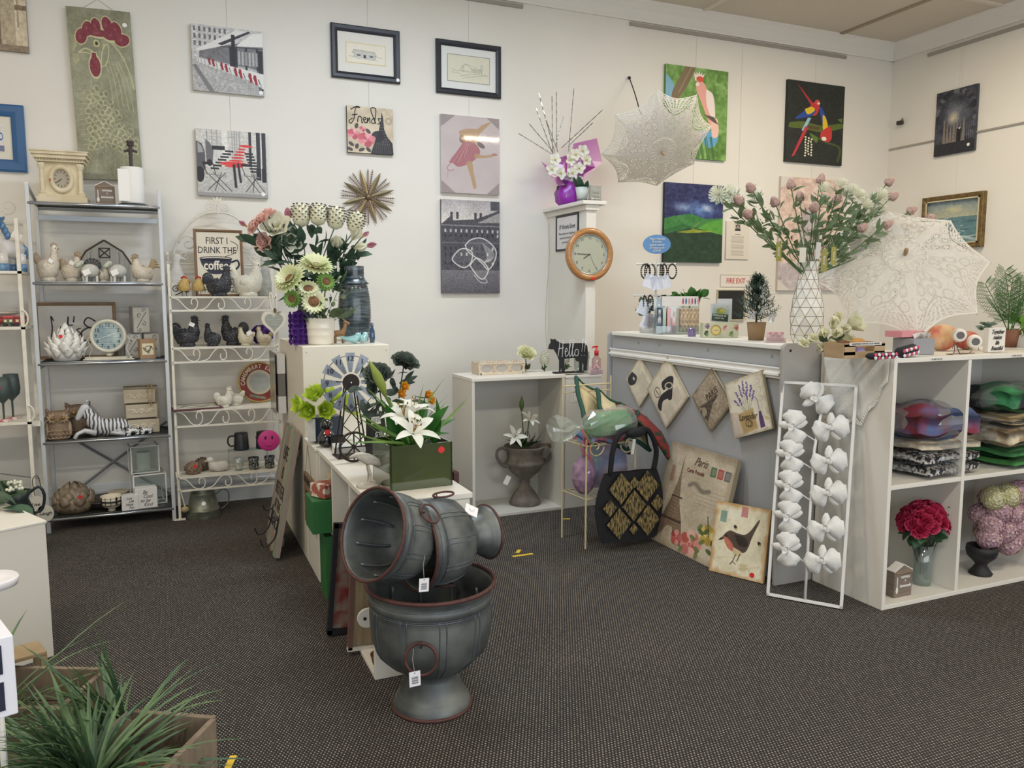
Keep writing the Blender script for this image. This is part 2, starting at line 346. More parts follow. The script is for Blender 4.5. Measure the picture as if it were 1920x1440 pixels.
# low cubby shelf, openings to the left
cL = T('cubby_shelf','low white open cubby running towards the camera beside metal urns','shelf unit',(.69,2.955,0));W,D,Hh = .40,1.16,.71;t = .018
bx('side_panel',LAM,cL,0,W,0,t,0,Hh);bx('side_panel',LAM,cL,0,W,D-t,D,0,Hh);bx('top',LAM,cL,-.004,W+.01,-.006,D,Hh-t,Hh+.004);bx('base',LAM,cL,0,W,t,D-t,0,t);bx('back_panel',LAM,cL,W-.012,W,t,D-t,t,Hh-t)
ys = [(aX(p,1000,.69).y-2.955) for p in (656,624)]
for q in ys: bx('divider',LAM,cL,0,W-.012,q-.009,q+.009,t,Hh-t)
bx('shelf',LAM,cL,.004,W-.012,ys[1]+.009,D-t,.34,.356)
# plinth box between the cubby and the tall box
bx_ = T('low_plinth','white low box with a wood plank sign hung on its side','plinth',(.68,4.13,0));bx('body',LAM,bx_,0,.42,0,.35,0,.70,.003);bx('top',LAM,bx_,-.008,.425,-.005,.35,.70,.716)
tb = T('tall_plinth','tall white display box carrying the flower pots and ribbed vase','plinth',(.68,4.49,0));w_ = aY(730,640,4.49).x-.68
bx('body',mat('e2ddcf',.45),tb,0,w_,0,.95,0,1.222,.003)
for xx in (.02,w_-.02): disc('screw_cap',.004,mat('b5b0a2'),tb,(xx,0,1.19),t=.002)
# middle cabinet: open cube and a closed one
cm_ = T('display_cube','grey-white open display cube with a stone-look urn inside','cabinet',(1.835,4.92,0));W,D,Hh,t = .69,.40,.955,.02;greyw = mat('d2cfc6',.45)
bx('side_panel',greyw,cm_,0,t,0,D,0,Hh);bx('side_panel',greyw,cm_,W-t,W,0,D,0,Hh);bx('top',LAM,cm_,-.002,W+.002,-.003,D,Hh-t,Hh+.002);bx('base',greyw,cm_,t,W-t,0,D,0,t);bx('back_panel',greyw,cm_,t,W-t,D-.012,D,t,Hh-t)
c2 = T('closed_cube','plain grey-white closed cube right of the urn display','cabinet',(2.53,4.925,0));bx('body',greyw,c2,0,.29,0,.40,0,.93,.003);bx('top',LAM,c2,0,.29,-.003,.40,.93,.945)
q = Pic(64,80,'e2dcd2').ell(.5,.55,.3,.25,'a86a4c',.7,soft=.5).rect(.1,.05,.9,.08,'8a847a').line([(.1,.1),(.1,.9),(.9,.9),(.9,.1)],.03,'b0a89c')
quad('postcard',.12,.11,q.mat(),c2,(.11,-.0015,.76))
# sales counter
ct = T('sales_counter','grey laminated sales counter with white ledge and white rail','counter',(2.90,3.20,0));Lc = 1.72;gm = mat('a9aaab',.5,h2='a4a6a8',ns=2)
bx('front_panel',gm,ct,0,.02,.02,Lc,0,1.225);bx('top',mat('e6e3da',.4),ct,-.02,.40,.0,Lc-.02,1.225,1.25,.004)
b = B();panelbox(b,-.018,0,0,Lc,1.075,1.135);panelbox(b,-.03,0,0,Lc,1.09,1.105);panelbox(b,-.026,0,0,Lc,1.125,1.135);b.o('rail',mat('eceae6',.45),ct,bev=.002)
for p in (1197,1236,1328,1448): disc('screw_cap',.009,mat('8d8f91'),ct,(0,aX(p,655,2.90).y-3.20,1.185),(0,-PI/2,0),t=.002)
bx('body',gm,ct,.02,.38,.05,Lc-.05,0,1.22)
def rbox(w,h,r,n=5):
    pts = []
    for cx,cz,a0 in ((w-r,h-r,0),(r,h-r,PI/2)): pts += [(cx+r*math.cos(a0+PI/2*i/n),cz+r*math.sin(a0+PI/2*i/n)) for i in range(n+1)]
    return pts+[(0,0),(w,0)]
ep = B().prism(rbox(.29,1.262,.035),.022).o('counter_end_panel',mat('a29f9a',.5),loc=(2.842,3.14,0),bev=.003);tag(ep,'grey rounded end board of the counter behind metal orchids','panel')
for p in (.045,.225): disc('screw_cap',.007,BLK,ep,(p,-.0005,1.225))
fp = B().prism(rbox(.07,1.245,.03),.02).o('counter_far_panel',gm,loc=(2.88,4.94,0),bev=.003);tag(fp,'grey rounded far end board of the counter','panel')
# white pedestal at far left
pd = T('pedestal','white display pedestal at the left edge with leaves on it','plinth',aZ(85,976,.582)*1-V((0,0,.582)),math.atan2(aZ(85,976,.582).y-aZ(0,993,.582).y,aZ(85,976,.582).x-aZ(0,993,.582).x));bx('body',mat('d6d2c6',.45),pd,-.6,0,0,.45,0,.572,.003);bx('top',LAM,pd,-.6,.004,-.004,.45,.572,.582)
# floor marking tape
yt = mat('e5c13a',.5)
def tape(x,y,L,a,lab): o = B().box((0,0,.001),(L,.022,.0015)).o('floor_tape',yt,loc=(x,y,0),rot=(0,0,a));tag(o,lab,'tape')
p = aZ(980,1041,0);tape(p.x,p.y,.13,.0,'yellow tape strip on carpet, longer one beside lying urn')
p = aZ(972,1034,0);tape(p.x,p.y,.06,.9,'short slanting yellow tape strip beside lying urn')
p = aZ(1062,973,0);tape(p.x,p.y,.05,-.4,'yellow tape scrap under the open display cube')
p = aZ(431,1432,0);tape(p.x,p.y,.09,1.25,'yellow tape strip on carpet by wooden planter at bottom')
# ================================================================ flowers and leaves (local +z is where a flower faces)
def eul(d): return V((0,0,1)).rotation_difference(V(d).normalized()).to_euler()
_fc = {}
def put(key,build,parent,loc,d=(0,0,1),s=1,spin=None):
    q = V((0,0,1)).rotation_difference(V(d).normalized()) @ Euler((0,0,R(0,6.28) if spin is None else spin)).to_quaternion()
    if key not in _fc: o = _fc[key] = build(parent)
    else: o = copypart(_fc[key],parent,(0,0,0))
    o.parent = parent;o.location = loc;o.rotation_euler = q.to_euler();o.scale = (s,)*3;return o
def ring(b,n,L,W,open_,bend,r0=0,z=0,cup=.15,seg=4,a0=0,tip=.1,wide=.5,jit=0):
    for k in range(n):
        a = a0+2*PI*k/n+R(-jit,jit);ca,sa = math.cos(a),math.sin(a)
        b.leaf((r0*ca,r0*sa,z),(math.sin(open_)*ca,math.sin(open_)*sa,math.cos(open_)),L*R(.92,1.05),W,up=(ca*math.cos(open_),sa*math.cos(open_),-math.sin(open_)),bend=-bend,cup=-cup,seg=seg,tip=tip,wide=wide)
def fl_daisy(pc,cc,cm_='6d4a34',n=18,L=.05,W=.017,r=.02,rows=2):
    def f(p):
        b = B()
        for j in range(rows): ring(b,n-3*j,L*(1-.12*j),W,1.35-.35*j,.15,r*.7,.004*j,a0=.15*j)
        o = b.o('flower',leafm(pc,cc),p,smooth=True)
        B().ball((0,0,.004),(r,r,r*.45),12,6).o('centre',mat(cm_,.9,h2='8f6a44',ns=200,bump=.8,bs=200),o,smooth=True)
        B().lathe([(.003,-.02),(.01,-.01),(r*1.1,0)],10).o('calyx',STEM,o,smooth=True);return o
    return f
def fl_cup(pc,c2,n=6,L=.07,W=.05,op=.5,bend=-.5,rows=2,cc='c9b25a',tip=.25):
    def f(p):
        b = B()
        for j in range(rows): ring(b,n if j == 0 else max(3,n-2),L*(1-.15*j),W*(1-.1*j),op*(1-.4*j),bend,.004,0,cup=.25,a0=.5*j,seg=5,tip=tip,wide=.55)
        o = b.o('flower',leafm(pc,c2),p,smooth=True);B().ball((0,0,.012),(.007,.007,.015),8,6).o('centre',mat(cc,.8),o);return o
    return f
def fl_rose(pc,c2,r=.035,rows=5,n0=3,open_=1.1):
    def f(p):
        b = B()
        for j in range(rows):
            t = (j+1)/rows;ring(b,n0+j,r*(.7+.5*t),r*(.75+.5*t),.15+open_*t*t,-.7+.6*t,r*.12*t,r*.25*(1-t),cup=.35,a0=j*1.1,seg=3,tip=.5,wide=.6,jit=.2)
        return b.o('flower',leafm(pc,c2),p,smooth=True)
    return f
def fl_lily(pc='ecebe4',c2='dfe3d2',L=.10,st='8a6a2a'):
    def f(p):
        b = B();ring(b,3,L,.036,.55,.7,.004,0,cup=.2,seg=6,tip=.06);ring(b,3,L*.96,.028,.6,.75,.004,0,cup=.2,seg=6,a0=1.05,tip=.06)
        o = b.o('flower',leafm(pc,c2),p,smooth=True);b = B()
        for k in range(5): a = k*1.257;b.tube([(0,0,.01),(.008*math.cos(a),.008*math.sin(a),.05),(.016*math.cos(a),.016*math.sin(a),.06)],.0012,4).ball((.017*math.cos(a),.017*math.sin(a),.062),(.003,.003,.006),6,4)
        b.o('stamens',mat(st,.8),o)['kind'] = 'stuff';return o
    return f
def fl_protea(p):
    o = B().lathe([(.006,-.01),(.024,0),(.03,.02),(.029,.045),(.02,.062),(.004,.07)],16).o('flower',mat('e6e3cc',.8,h2='d4d3b0',ns=60,bump=.8,bs=120),p,smooth=True);b = B();c = B()
    for j in range(7):
        for i in range(9):
            a = 2*PI*(i+.5*(j % 2))/9;z = .004+j*.009;r = .031*math.sin(min(1,.55+.12*j)*PI/2 if j < 4 else PI/2*(1-(j-3)*.16));b.leaf((r*math.cos(a),r*math.sin(a),z),(math.cos(a)*.35,math.sin(a)*.35,1),.012,.010,up=(math.cos(a),math.sin(a),0),seg=2);c.box((r*math.cos(a)*1.1,r*math.sin(a)*1.1,z+.009),(.006,.006,.003))
    b.o('scales',leafm('ebe8d4'),o)['kind'] = 'stuff';c.o('scale_tips',mat('3d2f26',.8),o)['kind'] = 'stuff';return o
def fl_thistle(pc,c2,r=.022,br='8a6a5c'):
    def f(p):
        b = B()
        for k in range(70):
            z = k/70;a = k*2.4;e = z*1.35;d = V((math.cos(a)*math.cos(e),math.sin(a)*math.cos(e),math.sin(e)));b.leaf((0,0,r*.6),d,r*1.25,r*.42,seg=1,tip=.3,bend=0)
        o = b.o('flower',leafm(pc,c2),p);b = B();ring(b,8,r*1.25,r*.4,1.5,-.3,.004,-.004,tip=.02,seg=3);b.o('bracts',leafm(br),o)['kind'] = 'stuff';return o
    return f
def fl_cone(pc,c2,r=.02,L=.055):      # dusty pink eryngium head with a spiky collar
    def f(p):
        o = B().lathe([(.004,0),(r*.8,.006),(r*.85,L*.4),(r*.5,L*.8),(.002,L)],12,fn=lambda a,z: 1+.12*math.sin(5*a+z*400)).o('flower',mat(pc,.8,h2=c2,ns=120,bump=.8,bs=200),p,smooth=True)
        b = B();ring(b,8,L*.62,.012,.6,-.3,.006,0,tip=.02,seg=3);ring(b,7,L*.5,.009,1.0,-.1,.006,0,tip=.02,seg=3,a0=.4);b.o('bracts',leafm(pc,c2),o)['kind'] = 'stuff';return o
    return f
def fl_cluster(cols,r=.06,n=60,s=.018,squash=.8,key=None):    # hydrangea-type head of four-petalled florets
    def f(p):
        o = None
        for ci,c in enumerate(cols):
            b = B()
            for k in range(ci,n,len(cols)):
                z = 1-1.6*k/n;a = k*2.4;q = math.sqrt(max(0,1-z*z));N = V((q*math.cos(a),q*math.sin(a),z));P = V((N.x*r,N.y*r,N.z*r*squash));sd,up,_ = basis(N)
                for m_ in range(4): aa = m_*PI/2+k;d = sd*math.cos(aa)+up*math.sin(aa)+N*.25;b.leaf(P,d,s,s*.9,up=N,seg=2,tip=.5,bend=.1,wide=.6)
            x = b.o('florets',leafm(c),o or p)
            if o is None: o = x;o.name = 'flower_head'
            x['kind'] = 'stuff'
        return o
    return f
def lf(L,W,c,c2=None,bend=.25,cup=.12,seg=4,wide=.45,rough=.5,tip=.04):
    def f(p): return B().leaf((0,0,0),(0,0,1),L,W,up=(1,0,0),bend=bend,cup=cup,seg=seg,wide=wide,tip=tip).o('leaf',leafm(c,c2,rough),p,smooth=True)
    return f
def stem(parent,a,b_,r=.003,m=None,sag=0,name='stem'):
    a,b_ = V(a),V(b_);mid = (a+b_)/2+V((0,0,sag));pts = smooth2([tuple(a),tuple(mid),tuple(b_)],4)
    return B().tube(pts,r,5).o(name,m or STEM,parent,smooth=True)
def pot(profile,m,parent,name='pot',n=32,fn=None): return B().open_lathe(profile,n,fn=fn).o(name,m,parent,smooth=True)
# ================================================================ pictures on the walls
WIRES = []
def canvas(label,tl,br,pic,th=.03,wall='b',edge='d8d4cb',sticker=None,rough=.55,coat=0,name='canvas_print',wirex=True,lean=0,bump=0):
    if wall == 'b':
        p = aY(*tl,YW-th);q = aY(*br,YW-th);w,h = q.x-p.x,p.z-q.z;loc = (p.x+w/2,YW-th,q.z);rot = 0
    else:
        p = aX(*tl,XW-th);q = aX(*br,XW-th);w,h = p.y-q.y,p.z-q.z;loc = (XW-th,(p.y+q.y)/2,q.z);rot = -PI/2
    t = T(name,label,'picture',loc,(0,0,rot))
    B().box((0,th/2,h/2),(w,th-.002,h)).o('stretcher',mat(edge,.6),t,bev=.0015)
    quad('print',w-.001,h-.001,pic.mat(rough,coat,bump=bump),t,(0,-.0004,.0005))
    if sticker: disc('price_sticker',.013*w/.35 if w < .35 else .014,STICK,t,(w*(sticker[0]-.5),-.001,h*sticker[1]))
    if wirex and loc[2]+h < 3.6:
        WIRES.append(V((loc[0],loc[1],loc[2]+h*.5)))
    return t,w,h
def framed(label,tl,br,pic,fw,mm,fm,mat_in=None,wall='b',th=.028,sticker=None,inner=None,matw=None):
    if wall == 'b':
        p = aY(*tl,YW-th);q = aY(*br,YW-th);w,h = q.x-p.x,p.z-q.z;loc = (p.x+w/2,YW-th,q.z);rot = 0
    else:
        p = aX(*tl,XW-th);q = aX(*br,XW-th);w,h = p.y-q.y,p.z-q.z;loc = (XW-th,(p.y+q.y)/2,q.z);rot = -PI/2
    t = T('framed_picture',label,'picture',loc,(0,0,rot))
    frame(t,w,h,fw,th,fm,inner)
    B().box((0,th-.008,h/2),(w-2*fw+.002,.006,h-2*fw+.002)).o('mount_board',mm,t)
    mw,mh = (matw or (0,0));quad('print',w-2*fw-2*mw,h-2*fw-2*mh,pic.mat(.6),t,(0,th-.0125,fw+mh))
    if mw: 
        b = B();W2,H2 = w/2-fw-mw,h/2-fw-mh
        b.box((0,0,H2+.003),(2*W2+.01,.001,.004)).box((0,0,-H2-.003),(2*W2+.01,.001,.004)).box((W2+.003,0,0),(.004,.001,2*H2)).box((-W2-.003,0,0),(.004,.001,2*H2));b.o('mount_bevel',mat(mat_in or 'd9c48e',.6),t,(0,th-.0125,h/2))
    if sticker: disc('price_sticker',.013,STICK,t,(w*(sticker[0]-.5),-.001,h*sticker[1]))
    if .3 < h: WIRES.append(V((loc[0],loc[1],loc[2]+h*.5)))
    return t,w,h
def frame(t,w,h,fw,th,fm,inner=None,name='frame'):
    b = B()
    for (x0,z0,x1,z1) in ((0,0,w,0),(w,0,w,h),(w,h,0,h),(0,h,0,0)):
        pass
    prof = [(0,th),(0,.004),(.15*fw,0),(.6*fw,.001),(.85*fw,.006),(fw,.01),(fw,th)]
    cs = [(-w/2,0,1,1),(w/2,0,-1,1),(w/2,h,-1,-1),(-w/2,h,1,-1)];n = len(prof)
    for cx,cz,sx,sz in cs:
        for d,y in prof: b.v.append((cx+sx*d,y,cz+sz*d))
    for c in range(4):
        for i in range(n): b.f.append((c*n+i,((c+1) % 4)*n+i,((c+1) % 4)*n+(i+1) % n,c*n+(i+1) % n))
    b.o(name,fm,t)
    if inner:
        b = B();i = fw+.001;k = .012
        b.box((0,.008,i+k/2),(w-2*i,.008,k)).box((0,.008,h-i-k/2),(w-2*i,.008,k)).box((w/2-i-k/2,.008,h/2),(k,.008,h-2*i)).box((-w/2+i+k/2,.008,h/2),(k,.008,h-2*i));b.o('inner_slip',inner,t)
g = lambda v: [v,v*.985,v*.96] if v > .5 else [v,v,v*1.06]
# --- sepia arcade at far top left
q = Pic(120,220,'cbbda3').noise(.2,.15,seed=2)
for i in range(4): q.rect(.02+i*.25,.0,.12+i*.25,.8,'97866c',.7);q.rect(.05+i*.25,0,.08+i*.25,.8,'d9ceb6');q.ell(.2+i*.25,.35,.07,.1,'6a5c48',.6)
q.rect(0,.62,1,.66,'7d6d57').rect(0,.66,.8,.95,'5f5344',.8).rect(.55,.5,.8,.97,'b5a78e').rect(0,.95,1,1,'8a7a66').noise(.04,.2,seed=5)
canvas('sepia print of stone columns, cut off at the top left corner',(-75,-150),(54,99),q,edge='8f8473')
# --- blue framed jug
q = Pic(120,160,'d8d4d2').noise(.03,.3,seed=3).rect(0,.78,1,1,'5a5f8c',.8)
q.poly([(.35,.25),(.65,.25),(.6,.35),(.8,.55),(.62,.8),(.38,.8),(.2,.55),(.4,.35)],'1f5fa8',sm=True).ell(.84,.45,.1,.12,'1f5fa8',ring=.2)
framed('blue-framed print of a blue jug, cut by the left edge',(-75,188),(51,323),q,.075,mat('d9d5c6',.6),mat('2b5b8c',.45),'e6e2d2',matw=(.045,.05))
# --- rooster relief
q = Pic(220,520,'8d8d75').noise(.25,.16,seed=9).noise(.05,.08,seed=4);C = 'c9c69a';RD = '7d2c3c'
for i in range(9): q.line([(.05,.16+i*.012),(.12,.17+i*.006)],.01,C,.7)
for i in range(10): q.line([(.04,.27+i*.008),(.14,.27+i*.004)],.008,C,.6)
for i in range(5): q.line([(.55+i*.05,.3),(.6+i*.07,.42),(.62+i*.08,.55+i*.01)],.012,C,.55,sm=True)
q.line([(.6,.16),(.8,.25),(.92,.36),(.97,.45)],.02,C,.8,sm=True);q.line([(.3,.4),(.28,.5),(.24,.56)],.012,C,.5)
rr = random.Random(4)
for j in range(13):
    for i in range(9):
        x = .22+i*.085+(j % 2)*.04+rr.uniform(-.01,.01);y = .46+j*.027+abs(i-2.5)*.012
        if x < .95 and (i < 3+j*.6) and y < .86: q.ell(x+rr.uniform(-.02,.02),y+rr.uniform(-.006,.006),rr.uniform(.028,.045),rr.uniform(.013,.02),C,.5,ring=.2,rot=rr.uniform(0,1));q.ell(x,y,.03,.012,'6f705c',.45)
for i in range(12): q.line([(.08,.5+i*.03),(.22,.49+i*.03)],.008,C,.5)
q.poly([(.12,.25),(.2,.235),(.34,.24),(.42,.27),(.45,.235),(.5,.2),(.48,.17),(.3,.16),(.24,.2)],'84846c',.9,sm=True)
for cx,cy,rx,ry,ro in ((.2,.165,.085,.045,.4),(.3,.12,.075,.045,.3),(.44,.1,.075,.045,-.1),(.62,.09,.08,.05,-.3),(.76,.11,.075,.045,-.4),(.84,.17,.12,.035,-.2),(.5,.14,.22,.025,0),(.68,.145,.13,.04,-.1)):
    q.ell(cx,cy,rx+.015,ry+.006,C,1,rot=ro)
for cx,cy,rx,ry,ro in ((.2,.165,.085,.045,.4),(.3,.12,.075,.045,.3),(.44,.1,.075,.045,-.1),(.62,.09,.08,.05,-.3),(.76,.11,.075,.045,-.4),(.84,.17,.12,.035,-.2),(.5,.14,.22,.02,0),(.68,.145,.13,.03,-.1)):
    q.ell(cx,cy,rx,ry,RD,1,rot=ro);q.ell(cx-rx*.2,cy,rx*.4,ry*.35,'a8707a',.45,rot=ro,soft=.8)
q.ell(.43,.2,.05,.022,C);q.ell(.43,.2,.032,.013,'8f8c60');q.ell(.43,.2,.018,.008,'1d1a12')
q.line([(.14,.26),(.24,.235),(.34,.245),(.4,.27)],.018,C,sm=True);q.line([(.14,.26),(.26,.258),(.36,.27)],.014,C,sm=True)
q.ell(.38,.335,.105,.072,C);q.poly([(.33,.25),(.42,.25),(.44,.3),(.31,.3)],C);q.ell(.38,.335,.085,.06,RD);q.poly([(.345,.255),(.405,.255),(.42,.3),(.33,.3)],RD)
q.line([(.55,.2),(.5,.26),(.48,.32),(.52,.33),(.58,.3),(.62,.22),(.58,.2),(.5,.25)],.014,C,sm=True)
q.noise(.03,.12,C,seed=21,thr=.56).noise(.015,.1,seed=8)
for i in range(6): q.line([(.1+i*.15,.98),(.16+i*.14,.86-.02*(i % 3))],.01,C,.25)
t,w,h = canvas('tall grey-green embossed rooster panel with burgundy comb',(132,10),(268,340),q,th=.035,edge='8b8f7c',sticker=(.9,.92),name='relief_panel',wirex=False,bump=.4)
B().tube([(-.1,.03,h),(0,.03,h+.07),(.1,.03,h)],.0015,4).o('hanging_cord',mat('b9b09c'),t)
t.rotation_euler = (0,math.radians(-1.5),0)
# --- street cafe with awning
q = Pic(300,300,'c9c8c6');q.grad(.5,1,'b9b8b6','aeadad')
for i in range(7):
    for j in range(3): q.rect(.03+i*.07,.03+j*.11,.06+i*.07,.1+j*.11,'55555a',.8)
q.noise(.02,.2,seed=3)
q.poly([(.55,.25),(1,.12),(1,.9),(.92,.9),(.9,.6),(.1,.5),(.1,.38)],'77777b').noise(.03,.16,seed=8)
q.poly([(.05,.38),(.62,.03),(.85,.03),(.45,.28),(.1,.4)],'e4e3e0');q.poly([(.42,.28),(.83,.04),(.8,.02),(.36,.26)],'3a3a42');q.poly([(.62,.26),(.85,.05),(1,.03),(1,.24),(.65,.27)],'e9e8e6');q.line([(.4,.3),(1,.27)],.012,'3a3a42')
for x in (.52,.6,.74,.9): q.rect(x,.28,x+.03,.62,'33333b')
q.rect(.55,.1,.6,.62,'2c2c34');q.rect(.93,.3,.99,.92,'2c2c36')
for i in range(6): q.rect(.64+i*.05,.34,.67+i*.05,.55,'dcdcda',.6)
q.poly([(.05,.5),(1,.66),(1,.9),(.8,.78),(.05,.56)],'e0dfdc')
for i in range(16):
    k = i/15;x = .05+.87*k**1.25;y = .52+.3*k**1.4;s = .012+.03*k
    q.line([(x,y-.03-.04*k),(x+s*.6,y)],.006+.008*k,'333338',.85);q.line([(x+.03*k,y-.05),(x+s,y+.01)],.006,'f0efec')
    for e in (0,.6,1): q.line([(x+s*e,y),(x+s*e-.004,y+.05+.1*k)],.004+.003*k,'9a9a9c')
    if i in (4,5,7,8,10,11,13,14): q.poly([(x,y-.06-.05*k),(x+.02+.02*k,y-.06-.05*k),(x+.035+.03*k,y+.02+.03*k),(x+.015+.01*k,y+.02+.02*k)],'9c2338')
q.poly([(0,.62),(.05,.6),(.3,1),(.22,1)],'7d7d80');q.noise(.015,.07,seed=6)
canvas('black and white street cafe print with red chairs under an awning',(357,43),(496,181),q,sticker=(.95,.05),edge='bcbab6')
# --- red tables
q = Pic(300,300,'cfcdc8');q.grad(.55,1,'c6c4be','b4b3b0').noise(.03,.15,seed=2)
for i in range(6): q.rect(.15+i*.07,0,.155+i*.07,.3,'77777a');q.rect(.1,.05+i*.05,.6,.056+i*.05,'9a9a9c',.6)
q.rect(.36,0,.44,.5,'e4e2dd').noise(.02,.15,seed=12);q.poly([(0,.18),(.08,.22),(.12,.35),(.12,.6),(.03,.72),(0,.72)],'5b5b60',sm=False);q.poly([(.02,.2),(.07,.25),(.1,.35),(.02,.36)],'a3a3a6');q.ell(.04,.68,.06,.12,'26262c');q.poly([(.13,.15),(.19,.2),(.24,.3),(.22,.5),(.14,.52),(.13,.33)],'6c6c70');q.ell(.18,.5,.04,.05,'2b2b30');q.rect(.22,.24,.4,.3,'2f2f35')
for i,(x,wd) in enumerate(((.5,.012),(.53,.02),(.565,.01),(.6,.02),(.74,.04),(.85,.055),(.93,.055))): q.rect(x,0,x+wd,.45 if x < .7 else (.72 if x > .8 else .5),'3a3a42' if x > .7 else 'a9a8a8')
q.rect(.84,.55,.91,.73,'2b2b36').rect(.92,.55,.985,.76,'2b2b36')
for i in range(7): y = .3+i*.045;x = .5-i*.035;q.rect(x-.1,y,x+.02,y+.025,'2d2d34').rect(.68+i*.012,y+.02,.8+i*.015,y+.045,'2d2d34');q.ell(.64-i*.02,.27+i*.045,.06+i*.012,.014,'d8423f')
q.ell(.7,.22,.1,.02,'d8423f');q.ell(.52,.5,.2,.035,'dc4442');q.line([(.52,.52),(.54,.85)],.035,'25252c');q.line([(.58,.5),(.61,.77)],.03,'25252c')
for x0,x1 in ((.12,.4),(.66,.88)):
    for a,b_ in ((x0,x1),(x1,x0+.02),(x0+.1,x1+.08),(x1-.06,x0+.12)): q.line([(a,.64),(b_,.92)],.009,'26262c')
    q.rect(x0-.04,.49,x0+.1,.53,'26262c').line([(x0-.04,.5),(x0+.02,.68)],.01,'26262c').line([(x0+.1,.5),(x0+.14,.68)],.01,'26262c').line([(x0,.67),(x1,.69)],.016,'8a8a88')
q.rect(0,.95,1,1,'9b9a99')
canvas('black and white print of folding chairs round red tables',(366,240),(503,372),q,sticker=(.93,.06),edge='a9a7a4')
# --- two house drawings
fr = mat('23262f',.4)
q = Pic(260,180,'e9e3d2').noise(.3,.03);K = '6d7078'
q.poly([(.2,.32),(.72,.36),(.76,.52),(.16,.47)],'b9b9b6',.6).poly([(.2,.52),(.76,.54),(.74,.75),(.22,.7)],'a9adb3',.5)
for i in range(14): q.line([(.21+i*.038,.32+i*.003),(.18+i*.043,.5)],.005,K,.6)
for a in ([(.2,.32),(.72,.36),(.78,.56),(.14,.5),(.2,.32)],[(.2,.5),(.2,.7),(.74,.76),(.76,.54)],[(.14,.72),(.3,.78),(.8,.8)],[(.05,.7),(.2,.68)],[(.76,.6),(.92,.64)]): q.line(a,.008,K,.9)
q.rect(.44,.56,.5,.74,'3e4047').rect(.27,.56,.36,.64,'5a5d66').rect(.6,.58,.69,.66,'5a5d66');q.noise(.01,.1,seed=3)
framed('black-framed pencil drawing of a cottage with wide roof, higher and left',(620,41),(751,157),q,.048,mat('e4e2da',.7),fr,'e8d08f',matw=(.065,.075),sticker=(.96,.06))
q = Pic(260,200,'d9d6c2').noise(.3,.03)
for a in ([(.3,.5),(.42,.3),(.55,.45),(.56,.6),(.3,.58),(.3,.5)],[(.42,.3),(.8,.48),(.82,.62)],[(.55,.47),(.8,.5)],[(.34,.38),(.34,.6),(.38,.6),(.38,.36)],[(.1,.55),(.2,.6),(.3,.6)],[(.3,.78),(.6,.68),(.95,.66)],[(.35,.86),(.7,.74),(.96,.7)],[(.8,.3),(.78,.5),(.84,.5),(.82,.28)],[(.1,.66),(.3,.7)]): q.line(a,.008,'7b7d78',.9)
for i in range(6): q.line([(.6+i*.04,.49),(.6+i*.04,.62)],.008,'5f615e')
q.noise(.01,.08,seed=3)
framed('black-framed drawing of a gabled farmhouse, above the ballerina print',(818,71),(940,185),q,.042,mat('dfe0dd',.7),fr,'9a9c92',matw=(.055,.06))
# --- Friends print
q = Pic(220,250,'c9b9a0').noise(.3,.2,seed=3).noise(.04,.1,seed=6).ell(.5,.45,.5,.5,'d9ccb2',.6,soft=.6)
D = '23242c';q.poly([(.75,.08),(.78,.2),(.8,.45),(.86,.6),(.98,.75),(1,1),(.5,1),(.6,.7),(.68,.5),(.73,.25)],D,.95)
for i in range(9): q.line([(.6+i*.035,.65),(.56+i*.05,.98)],.006,'8a8278',.8);q.line([(.74-i*.012,.3+i*.06),(.79+i*.014,.3+i*.06)],.006,'9b9286',.7)
q.ell(.66,.62,.14,.12,D,.9);q.ell(.9,.27,.06,.06,'8a7c68',.8,ring=.15)
for cx,cy,s in ((.13,.6,.13),(.4,.7,.18),(.33,.48,.07)):
    for k in range(14): a = k*2.4;r = s*.8*(k/14)**.5;q.ell(cx+r*math.cos(a),cy+r*math.sin(a)*.85,s*.42,s*.36,['c9606e','dd8a92','e8a9ab','b4505f'][k % 4],.9)
for cx,cy in ((.08,.82),(.2,.86),(.45,.92),(.2,.42),(.45,.52),(.05,.93),(.3,.93)): q.ell(cx,cy,.07,.035,'3a3432',.85,rot=cx*9)
t,w,h = canvas('square vintage tower print with pink roses lettered Friends',(650,197),(738,291),q,edge='2b2624')
stroke([[(0,.8),(.35,1),(.55,.95),(.3,.9),(.2,.3),(.0,0),(-.1,.15),(.1,.3)],[(.1,.5),(.4,.55)],[(.4,.1),(.45,.4),(.55,.45),(.6,.4)],[(.65,.42),(.66,.1),(.72,.12)],[(.75,.25),(.9,.3),(.85,.42),(.75,.3),(.85,.1),(.95,.15)],[(.98,.1),(1.0,.4),(1.02,.2),(1.12,.42),(1.15,.1)],[(1.45,.4),(1.3,.35),(1.25,.15),(1.4,.1),(1.45,.3),(1.5,.95),(1.2,.9),(1.5,.1)],[(1.8,.4),(1.65,.4),(1.7,.25),(1.78,.15),(1.6,.08)]],.0035,BLK,t,(-w*.42,-.002,h*.62),sc_=w*.36)
